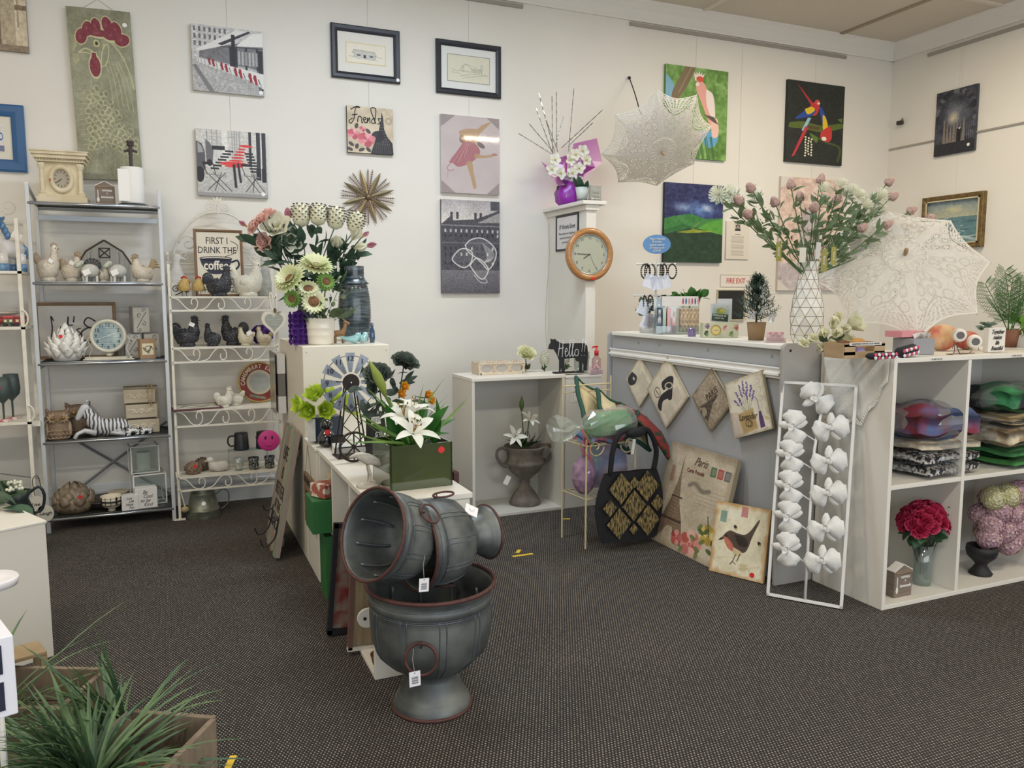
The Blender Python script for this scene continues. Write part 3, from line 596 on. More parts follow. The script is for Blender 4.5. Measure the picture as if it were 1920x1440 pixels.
# --- ballerina
q = Pic(240,320,'ece6e6').noise(.25,.05);SK = 'd9b98c'
q.poly([(.3,.2),(.45,.16),(.62,.15),(.7,.1),(.85,.05),(.82,.09),(.68,.2),(.62,.28),(.58,.35),(.38,.36),(.33,.28)],SK,.9,sm=True);q.ell(.36,.3,.05,.05,'8a6e5a',.8);q.ell(.68,.36,.08,.03,'5a5058',.7,rot=.6)
q.poly([(.38,.33),(.55,.33),(.66,.42),(.64,.5),(.5,.6),(.3,.66),(.2,.62),(.14,.6),(.28,.45)],'c9808c',.9,sm=True)
for i in range(12): q.line([(.42+i*.01,.35),(.2+i*.038,.62-.004*i*i)],.012,['e8b7bd','b8606f','efcdd0'][i % 3],.5)
q.poly([(.58,.47),(.75,.49),(.92,.46),(.95,.48),(.78,.52),(.58,.53)],SK,.9,sm=True);q.poly([(.42,.6),(.52,.58),(.56,.75),(.6,.9),(.55,.93),(.5,.78)],SK,.9,sm=True);q.ell(.92,.47,.05,.015,'d79a94');q.line([(.16,.62),(.1,.68),(.14,.72),(.22,.7)],.01,'c77c84',sm=True);q.line([(.12,.7),(.1,.82)],.006,'c77c84',.6)
for i in range(14): q.ell(.84+R(-.05,.08),.25+R(-.05,.1),.006,.005,'9c8a92',.7)
q.poly([(0,0),(.25,0),(0,.16)],'b9b3b3').poly([(1,0),(.78,0),(1,.14)],'b9b3b3').poly([(0,1),(.24,1),(0,.84)],'b9b3b3').poly([(1,1),(.78,1),(1,.84)],'b9b3b3')
t,w,h = canvas('glossy wrapped canvas of a dancer in a pink tutu',(826,213),(936,366),q,edge='cdc8c6',rough=.35,coat=.6)
B().box((0,0,h/2),(w+.002,.001,h)).o('shrink_wrap',film('f4f2f2',.03,.05),t,(0,-.004,0))
# --- bubble print
q = Pic(240,380,'b9b4b4');q.grad(0,.25,'a8a2a6','d8d4cc').noise(.3,.12,seed=5)
q.poly([(0,.26),(.18,.16),(.2,.22),(.58,.2),(.98,.1),(1,.1),(1,.75),(0,.75)],'4b4a52');q.poly([(.6,.24),(1,.12),(1,.23)],'9c9a98').noise(.02,.1,seed=3);q.rect(0,.265,1,.275,'8d8b8c');q.rect(.84,0,1,.1,'55535a')
for x in (.17,.27,.58,.67): q.rect(x-.02,.13,x+.02,.2,'45434a')
for r_,y in enumerate((.31,.36,.5,.56,.66)):
    for i in range(11): q.rect(.05+i*.09,y,.08+i*.09,y+.035,'c9c7c5' if r_ == 0 or rr.random() < .15 else '2b2a33',.9)
q.rect(0,.45,1,.46,'6d6b70');q.grad(.75,1,'77747b','5b585f');q.noise(.012,.25,seed=8)
for P in ([(.4,.48),(.5,.42),(.68,.4),(.85,.46),(.94,.55),(.9,.66),(.8,.74),(.7,.68),(.6,.62),(.45,.55)],[(.2,.6),(.3,.53),(.42,.52),(.52,.56),(.5,.66),(.4,.72),(.28,.7),(.18,.64)],[(.48,.7),(.58,.62),(.7,.65),(.8,.74),(.72,.84),(.62,.82)]): q.poly(P,'c9c6c6',.14,sm=True);q.line(P+[P[0]],.02,'e6e4e0',.9,sm=True)
for i in range(9): q.line([(.7+i*.02,.45+i*.01),(.78+i*.015,.6),(.72+i*.01,.66)],.008,'e9e6e2',.6,sm=True)
q.line([(.55,.8),(.66,.88),(.78,.88),(.74,.84)],.015,'d8d5d2',.8,sm=True)
canvas('tall dark print of a giant soap bubble before a palace',(827,373),(937,550),q,edge='6a686c')
# --- cockatoo
q = Pic(260,380,'6f9a4c').noise(.12,.35,seed=3);
for i in range(60): x,y = rr.random(),rr.random();q.ell(x,y,rr.uniform(.01,.04),rr.uniform(.02,.08),rr.choice(['8fb768','4c7a38','9cc07c','3f6a30']),.45,rot=rr.uniform(-.5,.5))
q.poly([(0,.1),(.12,.2),(.15,.35),(0,.4)],'7db3d6',.9,sm=True);q.poly([(.55,.68),(.85,.7),(.8,.85),(.65,.85)],'5fa6d3',1,sm=True);q.poly([(.0,.6),(.2,.7),(.3,1),(0,1)],'86b8cf',.6)
q.poly([(.3,0),(.46,0),(.38,.15),(.26,.3),(.12,.42),(.1,.3),(.2,.15)],'7b6a50',sm=True);q.line([(.4,0),(.2,.3)],.02,'a8977a',.6)
q.poly([(.5,.12),(.62,.17),(.68,.3),(.74,.4),(.8,.55),(.84,.68),(.74,.66),(.66,.52),(.56,.36),(.48,.22)],'e9a79c',sm=True);q.poly([(.64,.22),(.76,.28),(.8,.5),(.76,.55),(.66,.4)],'f0e2da',sm=True);q.poly([(.74,.56),(.84,.54),(.86,.72),(.76,.74)],'ecc3b4',sm=True)
for i in range(5): q.poly([(.46,.14),(.44+i*.045,.03+.01*abs(i-2)),(.56,.15)],'f1ded8');
q.ell(.54,.12,.06,.03,'d8503c');q.ell(.5,.18,.03,.02,'f3e2d8');q.poly([(.6,.5),(.78,.52),(.86,.6),(.78,.58)],'5d5248')
for i in range(14): x = rr.uniform(.3,.75);q.line([(x,.75),(x+.06,1)],.015,'35602a',.7)
canvas('green canvas of a pink cockatoo behind the hanging parasol',(1249,119),(1361,302),q,edge='6b8f52')
# --- parrots
q = Pic(240,360,'262b28').noise(.1,.04)
q.poly([(.05,.52),(.3,.49),(.6,.52),(.95,.47),(1,.52),(.6,.6),(.3,.58),(.05,.58)],'5b6b2c',sm=True).noise(.03,.08,seed=4);q.poly([(.3,.53),(.6,.54),(.55,.58),(.35,.57)],'5a4632');q.line([(.45,.65),(.7,.72),(.95,.78),(.92,.95)],.04,'46582a',sm=True)
q.poly([(.15,.03),(.4,.22),(.5,.3),(.45,.32),(.2,.08)],'b9333a');q.poly([(.42,.26),(.52,.22),(.56,.28),(.5,.4),(.35,.38)],'c93a3a',sm=True);q.ell(.52,.24,.045,.035,'d05048');q.ell(.54,.25,.025,.015,'e9d6cc')
q.poly([(.2,.42),(.38,.32),(.5,.34),(.4,.42),(.15,.47)],'2b4c9c',sm=True);q.poly([(.3,.34),(.42,.3),(.48,.34),(.36,.4)],'e2c030',sm=True);q.poly([(.36,.44),(.42,.44),(.3,.62),(.26,.6)],'9cc3d8');q.poly([(.32,.55),(.38,.56),(.15,.92),(.1,.94)],'c23840')
q.poly([(.55,.28),(.62,.32),(.72,.5),(.66,.55),(.58,.4)],'2b4c9c',sm=True);q.poly([(.62,.38),(.68,.42),(.72,.54),(.64,.58)],'e2c030',sm=True);q.poly([(.6,.6),(.76,.52),(.8,.66),(.72,.72),(.6,.68)],'c93a3a',sm=True);q.ell(.66,.68,.045,.025,'efe6de')
for i in range(22): q.ell(.34+.05*(i % 3)+R(-.01,.01),.68+i*.011,.016,.012,'e9e4c8')
q.poly([(.4,.62),(.55,.68),(.52,.74),(.42,.66)],'5f7a34',sm=True).poly([(.88,.42),(.98,.4),(.97,.46)],'5f7a34')
canvas('black canvas of two scarlet macaws on a branch',(1478,148),(1578,311),q,edge='1f2322')
# --- green hills
q = Pic(260,360,'232a5c').noise(.15,.12,seed=8).ell(.6,.33,.4,.16,'5f86c4',.8,soft=.9).ell(.3,.3,.2,.08,'a9c4e0',.6,soft=.9).ell(.72,.3,.14,.07,'cfdce6',.7,soft=.9).noise(.05,.18,seed=4)
q.poly([(0,.45),(.2,.41),(.45,.38),(.7,.44),(1,.42),(1,.7),(0,.7)],'3b8040',sm=False);q.poly([(.5,.6),(.75,.47),(1,.44),(1,.66)],'5aa03c');q.poly([(0,.6),(.3,.52),(.6,.55),(.4,.64),(0,.66)],'2f6c3a');q.poly([(0,.65),(.4,.57),(.6,.57),(1,.64),(1,1),(0,1)],'21402c');q.poly([(.2,.62),(.5,.575),(.85,.6),(.4,.63)],'a8b234',.8);q.noise(.06,.14,seed=11);q.line([(.45,.6),(.52,.53),(.6,.48)],.01,'b59a4a',.8)
canvas('painted canvas of green hills under a dark blue sky',(1247,341),(1353,493),q,edge='1c2430')
# --- pink abstract
q = Pic(220,420,'dcc3b6').noise(.1,.12,seed=3)
for i in range(9): q.line([(i*.12+.02,0),(i*.12+.03,1)],.006,'b99a8c',.4)
q.poly([(.35,.3),(.55,.25),(.65,.5),(.6,.75),(.4,.8),(.3,.5)],'a8a3b0',.6,sm=True);q.rect(0,.75,1,1,'9aa5bd',.4).noise(.05,.2,seed=9);q.poly([(0,0),(.2,0),(0,.1)],'d9d3cc').poly([(1,0),(.8,0),(1,.1)],'d9d3cc').poly([(0,1),(.2,1),(0,.9)],'d9d3cc')
canvas('pale pink wood-look canvas behind the tall thistle bouquet',(1465,330),(1574,545),q,edge='cbbfb4')
# --- ruins on right wall
q = Pic(220,340,'3f424c').noise(.12,.2,seed=2);q.ell(.5,.4,.35,.25,'8d8f9a',.8,soft=.8);q.ell(.45,.45,.16,.12,'d9cba8',.9,soft=.9);q.ell(.75,.42,.2,.1,'565a68',.8,soft=.5)
for i in range(40):
    a = PI+i*PI/20*.9;q.ell(.5+.5*math.cos(a),.45+.42*math.sin(a),.07,.04,rr.choice(['33363e','4f525c','6b6d74','2a2c33']),.9)
for i in range(7): q.poly([(.2+i*.08,.85),(.22+i*.08,.5+.05*(i % 3)),(.25+i*.08,.44+.05*(i % 3)),(.28+i*.08,.85)],'8a8078',.9)
q.rect(.55,.62,.66,.82,'1c1d22').ell(.62,.62,.02,.015,'e4e2da');q.rect(0,.82,1,1,'2b2d33')
for i in range(5): q.line([(.75+i*.05,.55),(.75+i*.05,.8)],.012,'6a6d78')
q.noise(.02,.15,seed=7)
canvas('dark print of moonlit ruins alone on the right wall',(1757,176),(1826,281),q,wall='r',edge='43464c',sticker=(.86,.1))
# --- seascape
q = Pic(300,220,'8fa0a0');q.grad(0,.4,'7d929c','b3b49a');q.ell(.5,.22,.25,.1,'d8d0a0',.7,soft=.9);q.grad(.4,1,'5f8088','5f8c92')
for i in range(34): y = .42+.55*rr.random();q.ell(rr.random(),y,.05+.12*y,.012+.03*y*rr.random(),rr.choice(['e4e8e2','cfdad6','3c6270','6d949c','436e7c']),.6,rot=rr.uniform(-.2,.2))
q.poly([(0,.55),(.3,.58),(.2,.7),(0,.75)],'dfe4de',.7,sm=True);q.noise(.03,.12,seed=5)
framed('gold-framed seascape with breaking waves on the right wall',(1729,372),(1838,462),q,.04,mat('8a6d3c',.4),mat('8a744a',.4,.5,h2='5f4c2c',ns=30),wall='r',inner=mat('c9bfa0',.5),th=.05)
# --- notice and fire exit sign
q = Pic(150,260,'dfd9cc').rect(.36,.07,.62,.25,'b9b4ac').ell(.5,.13,.09,.05,'2c2a2e').ell(.5,.14,.045,.035,'c9a48c').poly([(.36,.25),(.4,.19),(.6,.19),(.64,.25)],'2c2a2e')
q.rect(.38,.34,.62,.355,'55524e')
for i in range(24):
    if i not in (9,16): q.rect(.2+.04*rr.random(),.39+i*.022,.8-.05*rr.random(),.397+i*.022,'8b867e',.9)
framed('laminated notice with a small portrait beside the green hills canvas',(1361,414),(1402,487),q,.002,mat('d5cfc3'),mat('d8d3c8'),th=.004)
p0 = aY(1352,516,YW-.01);p1 = aY(1407,538,YW-.01);w = p1.x-p0.x;h = p0.z-p1.z
t = T('exit_sign','white wall sign reading FIRE EXIT in red','sign',((p0.x+p1.x)/2,YW-.006,p1.z));B().box((0,0,h/2),(w,.006,h)).o('plate',mat('e6e0d6',.5),t,bev=.001);txt('FIRE EXIT',h*.62,mat('c8262a',.5),t,(0,-.004,h*.5),off=.0003,w=.8)
frame(t,w+.006,h+.006,.005,.008,mat('c3bcb0'),name='border')
# --- sign on the partition
p0 = aX(1042,405,PX0);p1 = aX(1085,470,PX0);q = Pic(120,180,'dcdad8').rect(.1,.12,.16,.15,'777')  if False else Pic(120,180,'dcdad8')
w = aX(1044,408,PX0).y-aX(1086,398,PX0).y;z1 = aX(1044,406,PX0).z;z0 = aX(1044,472,PX0).z
t = T('framed_notice','thin black-framed street notice on the white partition behind the clock','sign',(PX0-.012,(aX(1044,408,PX0).y+aX(1086,398,PX0).y)/2,z0),(0,0,-PI/2))
h = z1-z0;frame(t,w,h,.02,.012,fr);B().box((0,.008,h/2),(w-.03,.004,h-.03)).o('paper',mat('dedcda',.5),t)
txt('19 Victoria Street',.052,mat('55565c'),t,(0,.0045,h*.66),w=.75,shear=.2);txt('Please respect our neighbours\nand close the door behind\nyou when leaving',.026,mat('8a8b90'),t,(0,.0045,h*.36),w=.9,shear=.2,sp=1.3)
# --- starburst
p = aY(691,369,YW-.03);t = T('starburst_wall_ornament','beaded bronze starburst ornament under the Friends print','wall decor',(p.x,YW-.02,p.z),scale=1.22)
brz = mat('8d7a5e',.4,.5,h2='5f4f3c',ns=40);rad = .165
sr = B();
for i in range(9): sr.ball((0,0,.045+i*.0138),.0058,8,5)
sr.tube([(0,0,.0),(0,0,.17)],.002,5);src = None
for i in range(16):
    a = 2*PI*i/16+.1
    if i % 2 == 0 or True:
        for da in (-.09,.09):
            if i % 2: continue
            if src is None: src = sr.o('beaded_ray',mat('8c7567',.5),t,(0,0,0),(0,a+da,0),smooth=True)
            else: copypart(src,t,(0,0,0),(0,a+da,0))
sl = None
for i in range(8):
    a = 2*PI*(i+.5)/8+.1;b = B().leaf((0,0,.02),(0,0,1),.15,.034,up=(0,-1,0),bend=.0,cup=-.25,seg=6,wide=.35)
    if sl is None: sl = b.o('metal_leaf',mat('8f8266',.35,.7),t,(0,-.004,0),(0,a,0),thick=.001)
    else: copypart(sl,t,(0,-.004,0),(0,a,0))
B().ball((0,-.008,0),(.02,.016,.02)).o('centre_boss',brz,t,smooth=True)
# --- security camera
p = aX(1689,230,XW-.05);t = T('security_camera','small black round camera on a wall bracket by the corner','camera',(p.x,p.y,p.z),(0,0,PI/2+.3))
B().tube([(-.02,0,0),(.035,0,0)],.022,16).o('housing',mat('3a3633',.4),t);B().tube([(.0,0,.02),(0,-.03,.05),(0,-.05,.03),(0,-.05,0)],.004,6).o('bracket',mat('7c7872',.4,.5),t);disc('lens',.014,BLK,t,(-.021,0,0),(0,PI/2,0))
wx = []
for p in sorted(WIRES,key=lambda p: p.z):
    k = (round(p.x*6),round(p.y,1) if p.x > 6.6 else 0)
    if k in wx: continue
    wx.append(k)
    r_ = p.x > 6.6;a_ = (XW-.002,p.y) if r_ else (p.x,YW-.002)
    struct(B().tube([(a_[0],a_[1],p.z),(a_[0],a_[1],3.79)],.001,4).o('trim_10',wire))
# ================================================================ left rack: grey metal frame, glass shelves
PWF = .00352
def SX(px,y,z):      # x on the line of sight of pixel column px at depth y and height z
    a = aY(px,500,y);b_ = aY(px,900,y);t = (z-a.z)/(b_.z-a.z);return a.x+(b_.x-a.x)*t
def SP(px,y,z): return V((SX(px,y,z),y,z))
alu = mat('b4b9bd',.35,.35);alul = mat('c3c6c8',.4,.2)
RK = T('display_rack','tall silver rack with five glass shelves of farm ornaments','shelf',(-.745,5.70,0));W,D = .735,.36
for x in (0,W):
    for y,h in ((0,2.18),(D,2.13)): B().box((x,y,h/2),(.024,.02,h)).o('post',alul,RK,bev=.003)
    B().tube([(x,.005,2.175),(x,D,2.10)],.012,8).o('top_rail',alul,RK)
    B().box((x,D/2,.05),(.016,D,.016)).o('side_rail',alu,RK);B().box((x,D/2,1.05),(.016,D,.016)).o('side_rail',alu,RK)
SZ = [2.075,1.588,1.087,.59,.095]
for z in SZ:
    B().tube([(0,-.004,z-.012),(W,-.004,z-.012)],.010,10).o('front_bar',CHROME,RK,smooth=True);B().tube([(0,D,z-.012),(W,D,z-.012)],.009,8).o('rear_bar',alu,RK,smooth=True)
    B().box((W/2,D/2-.002,z-.001),(W-.02,D-.03,.005)).o('glass_shelf',film('6a6f6c',.3,.04),RK)
B().box((W/2,D/2+.1,2.0),(W-.04,.012,.03)).o('cross_rail',alu,RK)
for a,b_ in (((.02,.1),(W-.02,.62)),((.02,.62),(W-.02,.1))): B().tube([(a[0],D+.012,a[1]),(b_[0],D+.012,b_[1])],.009,6).o('cross_brace',mat('8c9196',.4,.5),RK)
TAGM = mat('efece4',.6)
def ptag(parent,loc,w=.03,h=.022,rz=0,ry=.5,m=TAGM): return B().box((0,0,0),(w,.0012,h)).o('price_tag',m,parent,loc,(0,ry,rz))
def rsticker(parent,loc,r=.011,rot=(PI/2,0,0)): disc('price_sticker',r,REDST,parent,loc,rot,t=.0015)
# ---- hens and cocks: local +x is the way they look, base at z = 0, height 1 before scaling
def hen(label,loc,rz,s,bm,hm,cm_,tail='small',fat=1,neck=1,beak='a8863c',bk=None,tagit=None,cat='hen ornament',tm=None,wing=None,sx=1):
    t = T('hen_ornament',label,cat,loc,(0,0,rz));t.scale = (s*sx,s*max(.8,sx),s)
    b = B();b.loft([((-.36,0,.46),.05,.04),((-.3,0,.42),.15,.13*fat),((-.18,0,.33),.27,.24*fat),((-.02,0,.3),.30,.29*fat),((.13,0,.36),.27,.26*fat),((.2,0,.5),.19,.19),((.21,0,.64*neck),.135,.135),((.22,0,.76*neck),.1,.1),((.225,0,.8*neck),.09,.09)],18)
    b.lathe([(.2*fat,0),(.24*fat,.03),(.2,.15)],16)
    b.o('body',bm,t,smooth=True)
    h = .8*neck
    B().ball((.235,0,h+.02),(.105,.09,.1),14,9).o('head',hm,t,smooth=True)
    B().add([(.32,.03,h+.03),(.32,-.03,h+.03),(.32,0,h-.01),(.42,0,h+.0),(.32,0,h+.06)],[(0,3,4),(1,4,3),(1,3,2),(0,2,3),(0,4,1,2)]).o('beak',mat(beak,.6),t)
    cb = [(.33,h+.07),(.35,h+.12),(.31,h+.13),(.29,h+.17),(.25,h+.15),(.22,h+.18),(.18,h+.15),(.13,h+.15),(.12,h+.07),(.2,h+.06)]
    B().prism([(x,z) for x,z in smooth2(cb,3)],.05,MX.Translation((0,-.025,0))).o('comb',cm_,t,bev=.012)
    B().ball((.31,0,h-.08),(.035,.05,.06),10,6).o('wattle',cm_,t,smooth=True)
    for sg in (-1,1): B().ball((.27,sg*.082,h+.03),(.018,.012,.018),8,5).o('eye',BLK,t)
    tm = tm or bm
    if tail == 'small': B().loft([((-.22,0,.42),.12,.08),((-.36,0,.56),.12,.06),((-.42,0,.7),.06,.03)],10).o('tail',tm,t,smooth=True)
    elif tail == 'round': B().ball((-.33,0,.55),(.17,.07,.2),14,9).o('tail',tm,t,smooth=True)
    elif tail == 'big':
        for k in range(5): 
            a = .25+k*.3;B().loft([((-.2,0,.38),.05,.06),((-.33-.05*math.cos(a),0,.48+.16*math.sin(a)),.06,.05),((-.36-.13*math.cos(a),0,.5+.3*math.sin(a)),.05,.035),((-.42-.22*math.cos(a),0,.44+.36*math.sin(a)),.015,.012)],8).o('tail_feather',tm,t,smooth=True)
    for sg in (-1,1): B().ball((-.06,sg*.21*fat,.36),(.17,.07,.12),12,7,MX.Rotation(0,4,'Y')).o('wing',wing or bm,t,smooth=True)
    if tagit: ptag(t,(tagit[0]/s,tagit[1]/s,tagit[2]/s),.035/s,.026/s)
    return t
whB = mat('d8d0c0',.7,h2='b9ac97',ns=22,bump=.3,bs=40);brH = mat('8d7a64',.7,h2='a8967e',ns=15);whW = mat('dcd8cc',.7,h2='c4bfae',ns=25,bump=.5,bs=30)
HB = {}
Z = SZ[1]
hen('large fat cream hen with brown comb, left end of second shelf',SP(92,5.84,Z),.15,.255,whB,mat('ddd6c6',.7),brH,tail='small',fat=1.15,tagit=(.02,-.075,.13),tm=brH,sx=.66)
hen('cream hen with brown head and upright tail beside the fat hen',SP(136,5.85,Z),-.35,.2,whB,brH,brH,tail='round',tm=brH,tagit=(.03,-.06,.12),sx=.85)
hen('tiny cream hen between the two white sheep',SP(196,5.83,Z),-1.0,.115,whB,brH,brH,tail='small',tagit=(.03,-.03,.05))
hen('cream cockerel with arched brown tail, right end of second shelf',SP(268,5.82,Z),PI+.5,.19,whB,brH,brH,tail='big',tm=mat('b09a76',.7,h2='8b7656',ns=40))
# barn plaque
t = T('barn_plaque','grey wooden barn plaque with a small windmill behind the sheep','wall decor',SP(199,5.97,Z),0);w = .30
B().prism([(-w/2,0),(w/2,0),(w/2,.125),(w*.36,.2),(0,.27),(-w*.36,.2),(-w/2,.125)],.012).o('plank_wall',mat('a5a59f',.8,h2='8f908b',ns=12,stretch=(6,1,.6)),t)
rp = [(-w/2-.012,.115),(-w*.36,.205),(0,.277),(w*.36,.205),(w/2+.012,.115)]
for a,b_ in zip(rp[:-1],rp[1:]): B().tube([(a[0],0,a[1]),(b_[0],0,b_[1])],.006,4).o('roof_batten',mat('4d4640',.7),t)
for x in (-.085,-.03,.03,.085): B().box((x,-.0005,.1),(.0025,.002,.2)).o('plank_joint',mat('5b5a56',.8),t)
b = B();[b.tube(p,.0035,4) for p in ([(-.032,-.004,.165),(.032,-.004,.165),(.032,-.004,.225),(-.032,-.004,.225),(-.032,-.004,.165)],[(-.03,-.004,.168),(.03,-.004,.222)],[(.03,-.004,.168),(-.03,-.004,.222)])];b.o('hayloft_window',mat('3f4145',.6),t)
b = B()
for k in range(14):
    a = 2*PI*k/14;b.leaf((-.075+.012*math.cos(a),-.012,.105+.012*math.sin(a)),(math.cos(a),0,math.sin(a)),.042,.014,up=(0,-1,0),bend=0,cup=0,seg=1,tip=1)
b.tube([(-.075+.05*math.cos(2*PI*k/20),-.012,.105+.05*math.sin(2*PI*k/20)) for k in range(20)],.0015,4,closed=True);b.o('windmill',mat('3a3c40',.5),t)['kind'] = 'stuff'
# sheep
wool = mat('d9d6cd',.9,bump=1,bs=60,h2='c7c3b6',ns=30)
def sheep(label,loc,s):
    t = T('sheep_ornament',label,'sheep ornament',loc,(0,0,PI+.5),scale=s)
    B().ball((0,0,.52),(.42,.3,.33),20,12,fn=lambda a,e: 1+.05*math.sin(9*a)*math.cos(7*e)).o('body',wool,t,smooth=True)
    B().loft([((.38,0,.82),.1,.1),((.45,0,.82),.14,.13),((.58,0,.74),.1,.09),((.64,0,.68),.05,.06)],12).o('head',mat('b9bfae',.7),t,smooth=True)
    B().ball((.38,0,.92),(.12,.13,.08),10,6).o('topknot',wool,t,smooth=True)
    for sg in (-1,1): B().leaf((.42,sg*.1,.86),(0,sg,-.1),.15,.1,seg=3,bend=.2).o('ear',mat('c9c6ba',.7),t,thick=.02)
    for x in (-.24,.24):
        for y in (-.14,.14): B().tube([(x,y,.3),(x,y,.05),(x+.02,y,0)],[.07,.055,.065],8).o('leg',mat('dad7ce',.6),t)
    ptag(t,(.3,.3,.45),.35,.26,0,.4)
    return t
sh0 = sheep('small white woolly sheep left of the tiny hen',SP(170,5.80,Z),.135)
dup(sh0,'small white woolly sheep right of the tiny hen',SP(222,5.80,Z))
# ---- top shelf
Z = SZ[0]
t = T('mantel_clock','distressed cream mantel clock with two columns on rack top','clock',SP(120,5.84,Z),-.04);t.scale = (.78,.85,1);cr = mat('d9ceb2',.7,h2='cbbd9c',ns=8,contrast=.3,bump=.2);cw = .34
B().box((0,0,.02),(cw+.02,.16,.04)).box((0,0,.047),(cw-.01,.15,.014)).o('base',cr,t,bev=.003)
B().box((0,.01,.155),(cw-.06,.12,.2)).o('case',cr,t,bev=.002)
for sx in (-1,1):
    B().lathe([(.026,0),(.026,.012),(.019,.02),(.017,.15),(.022,.16),(.03,.18),(.03,.19)],14,fn=lambda a,z: 1+.06*math.cos(8*a)).o('column',cr,t,(sx*(cw/2-.035),-.05,.054))
B().box((0,0,.262),(cw,.16,.02)).box((0,0,.283),(cw+.03,.18,.022)).box((0,0,.303),(cw+.06,.205,.018)).box((0,0,.315),(cw+.075,.215,.008)).o('cornice',cr,t,bev=.002)
b = B();[b.ball((-.17+i*.02,-.085,.268),(.006,.004,.008),6,4) for i in range(18)];b.o('bead_moulding',mat('8d7f62',.7),t)['kind'] = 'stuff'
B().open_lathe([(.056,0),(.06,-.02),(.075,-.026),(.088,-.016),(.09,0)],32).o('bezel',cr,t,(0,-.05,.15),(-PI/2,0,0),smooth=True)
disc('dial',.06,mat('a39a88',.5),t,(0,-.052,.15),n=32)
for k in range(12): a = 2*PI*k/12;B().box((0,0,.045),(.004,.001,.012)).o('numeral',BLK,t,(0,-.055,.15),(0,a,0))
B().box((0,0,.012),(.004,.001,.03)).o('hour_hand',BLK,t,(0,-.057,.15),(0,-2.2,0));B().box((0,0,.018),(.003,.001,.042)).o('minute_hand',BLK,t,(0,-.058,.15),(0,1.0+PI,0))
B().box((0,0,0),(.01,.001,.02)).o('chipped_paint',mat('a5533c',.7),t,(-.077,-.0765,.14),(0,.3,0))
def houseblock(label,loc,rz,s=1,words=('HAPPINESS','IS','homemade'),bmw='6d5f54'):
    t = T('house_block',label,'wooden block',loc,(0,0,rz),scale=s)
    B().prism([(-.055,0),(.055,0),(.055,.12),(0,.15),(-.055,.12)],.045).o('block',mat(bmw,.75,h2='85776a',ns=10,stretch=(1,1,7)),t,bev=.001)
    for sx in (-1,1): B().box((0,0,0),(.066,.047,.004)).o('roof',mat('dcd8d0',.6),t,(sx*.028,.0225,.137),(0,sx*.5,0))
    B().tube([(-.04,-.002,.05),(-.04,-.002,.095)],.003,6).ball((-.04,-.002,.035),(.008,.002,.017),8,6).o('spoon',mat('d9d5cc',.6),t)
    wm = mat('e6e3dc',.6);txt(words[0],.0165,wm,t,(.012,-.0012,.092),w=.72,off=.0003);txt(words[1],.014,wm,t,(.012,-.0012,.075),w=.8);txt(words[2],.02,wm,t,(.012,-.0012,.052),w=.78,shear=.35,off=.0004)
    b = B().tube([(-.056,-.003,.118),(-.02,-.004,.112),(.02,-.004,.116),(.056,-.003,.112)],.0016,5).tube([(-.04,-.003,.117),(-.05,-.006,.095)],.0012,4);b.o('twine',mat('a08660',.8),t)
    return t
houseblock('little brown house block with white roof beside the mantel clock',SP(198,5.80,Z),0,1.0)
t = T('paper_towel_holder','cast iron paper towel stand with a white roll on rack top','holder',SP(250,5.84,Z),0);t.scale = (.88,.88,1);ci = mat('352e2e',.6,h2='4a3f3a',ns=30)
B().lathe([(.105,0),(.11,.008),(.1,.016),(.03,.022)],28).o('base',mat('23272a',.4),t,smooth=True)
B().tube([(0,0,.02),(0,0,.40)],.013,10).o('pole',ci,t)
B().ball((0,0,.395),(.026,.02,.014),10,6).ball((-.012,0,.412),(.016,.014,.012),8,5).ball((.012,0,.412),(.016,.014,.012),8,5).o('finial',ci,t)
B().tube([(-.045,0,.352),(-.015,0,.36),(.015,0,.36),(.045,0,.352)],[.005,.011,.011,.005],8).o('cross_piece',ci,t)
B().open_lathe([(.02,.02),(.078,.02),(.08,.03),(.08,.242),(.077,.25),(.02,.25)],32).o('paper_roll',mat('e9e7e2',.85,bump=.2,bs=25),t,smooth=True)
B().box((0,0,0),(.12,.002,.2)).o('loose_sheet',mat('efede9',.85),t,(-.03,-.079,.13),(0,-.0,.1))
# ---- third shelf
Z = SZ[2]
t = T('framed_sign',"wood-framed white sign reading Let's Eat behind the artichoke",'sign',V((SX(147,6.0,Z),5.99,Z)),0);w,h = .475,.37
frame(t,w,h,.022,.02,mat('967a5c',.7,h2='84694c',ns=12));B().box((0,.012,h/2),(w-.03,.006,h-.03)).o('board',mat('c9c6c1',.7),t)
stroke([[(-.15,.8),(-.22,.95),(-.2,.6),(-.24,.3),(-.28,.2),(-.1,.22),(0,.35)],[(0,.35),(.1,.5),(.04,.6),(-.02,.4),(.05,.22),(.2,.35)],[(.2,.35),(.28,.95),(.24,.4),(.3,.22),(.42,.4)],[(.15,.65),(.4,.66)],[(.45,.95),(.42,.75)],[(.62,.55),(.5,.5),(.6,.38),(.48,.22),(.4,.3)]],.0035,BLK,t,(-.1,.006,.09),sc_=.2)
stroke([[(.55,.85),(.3,1.0),(.15,.8),(.3,.62),(.45,.62)],[(.3,.62),(.05,.45),(.1,.15),(.35,.05),(.55,.25)],[(.95,.5),(.75,.55),(.65,.3),(.8,.15),(.95,.4)],[(.95,.55),(.95,.2),(1.1,.2)],[(1.25,.9),(1.2,.3),(1.35,.15)],[(1.1,.62),(1.4,.64)]],.0045,BLK,t,(.02,.006,.1),sc_=.17)
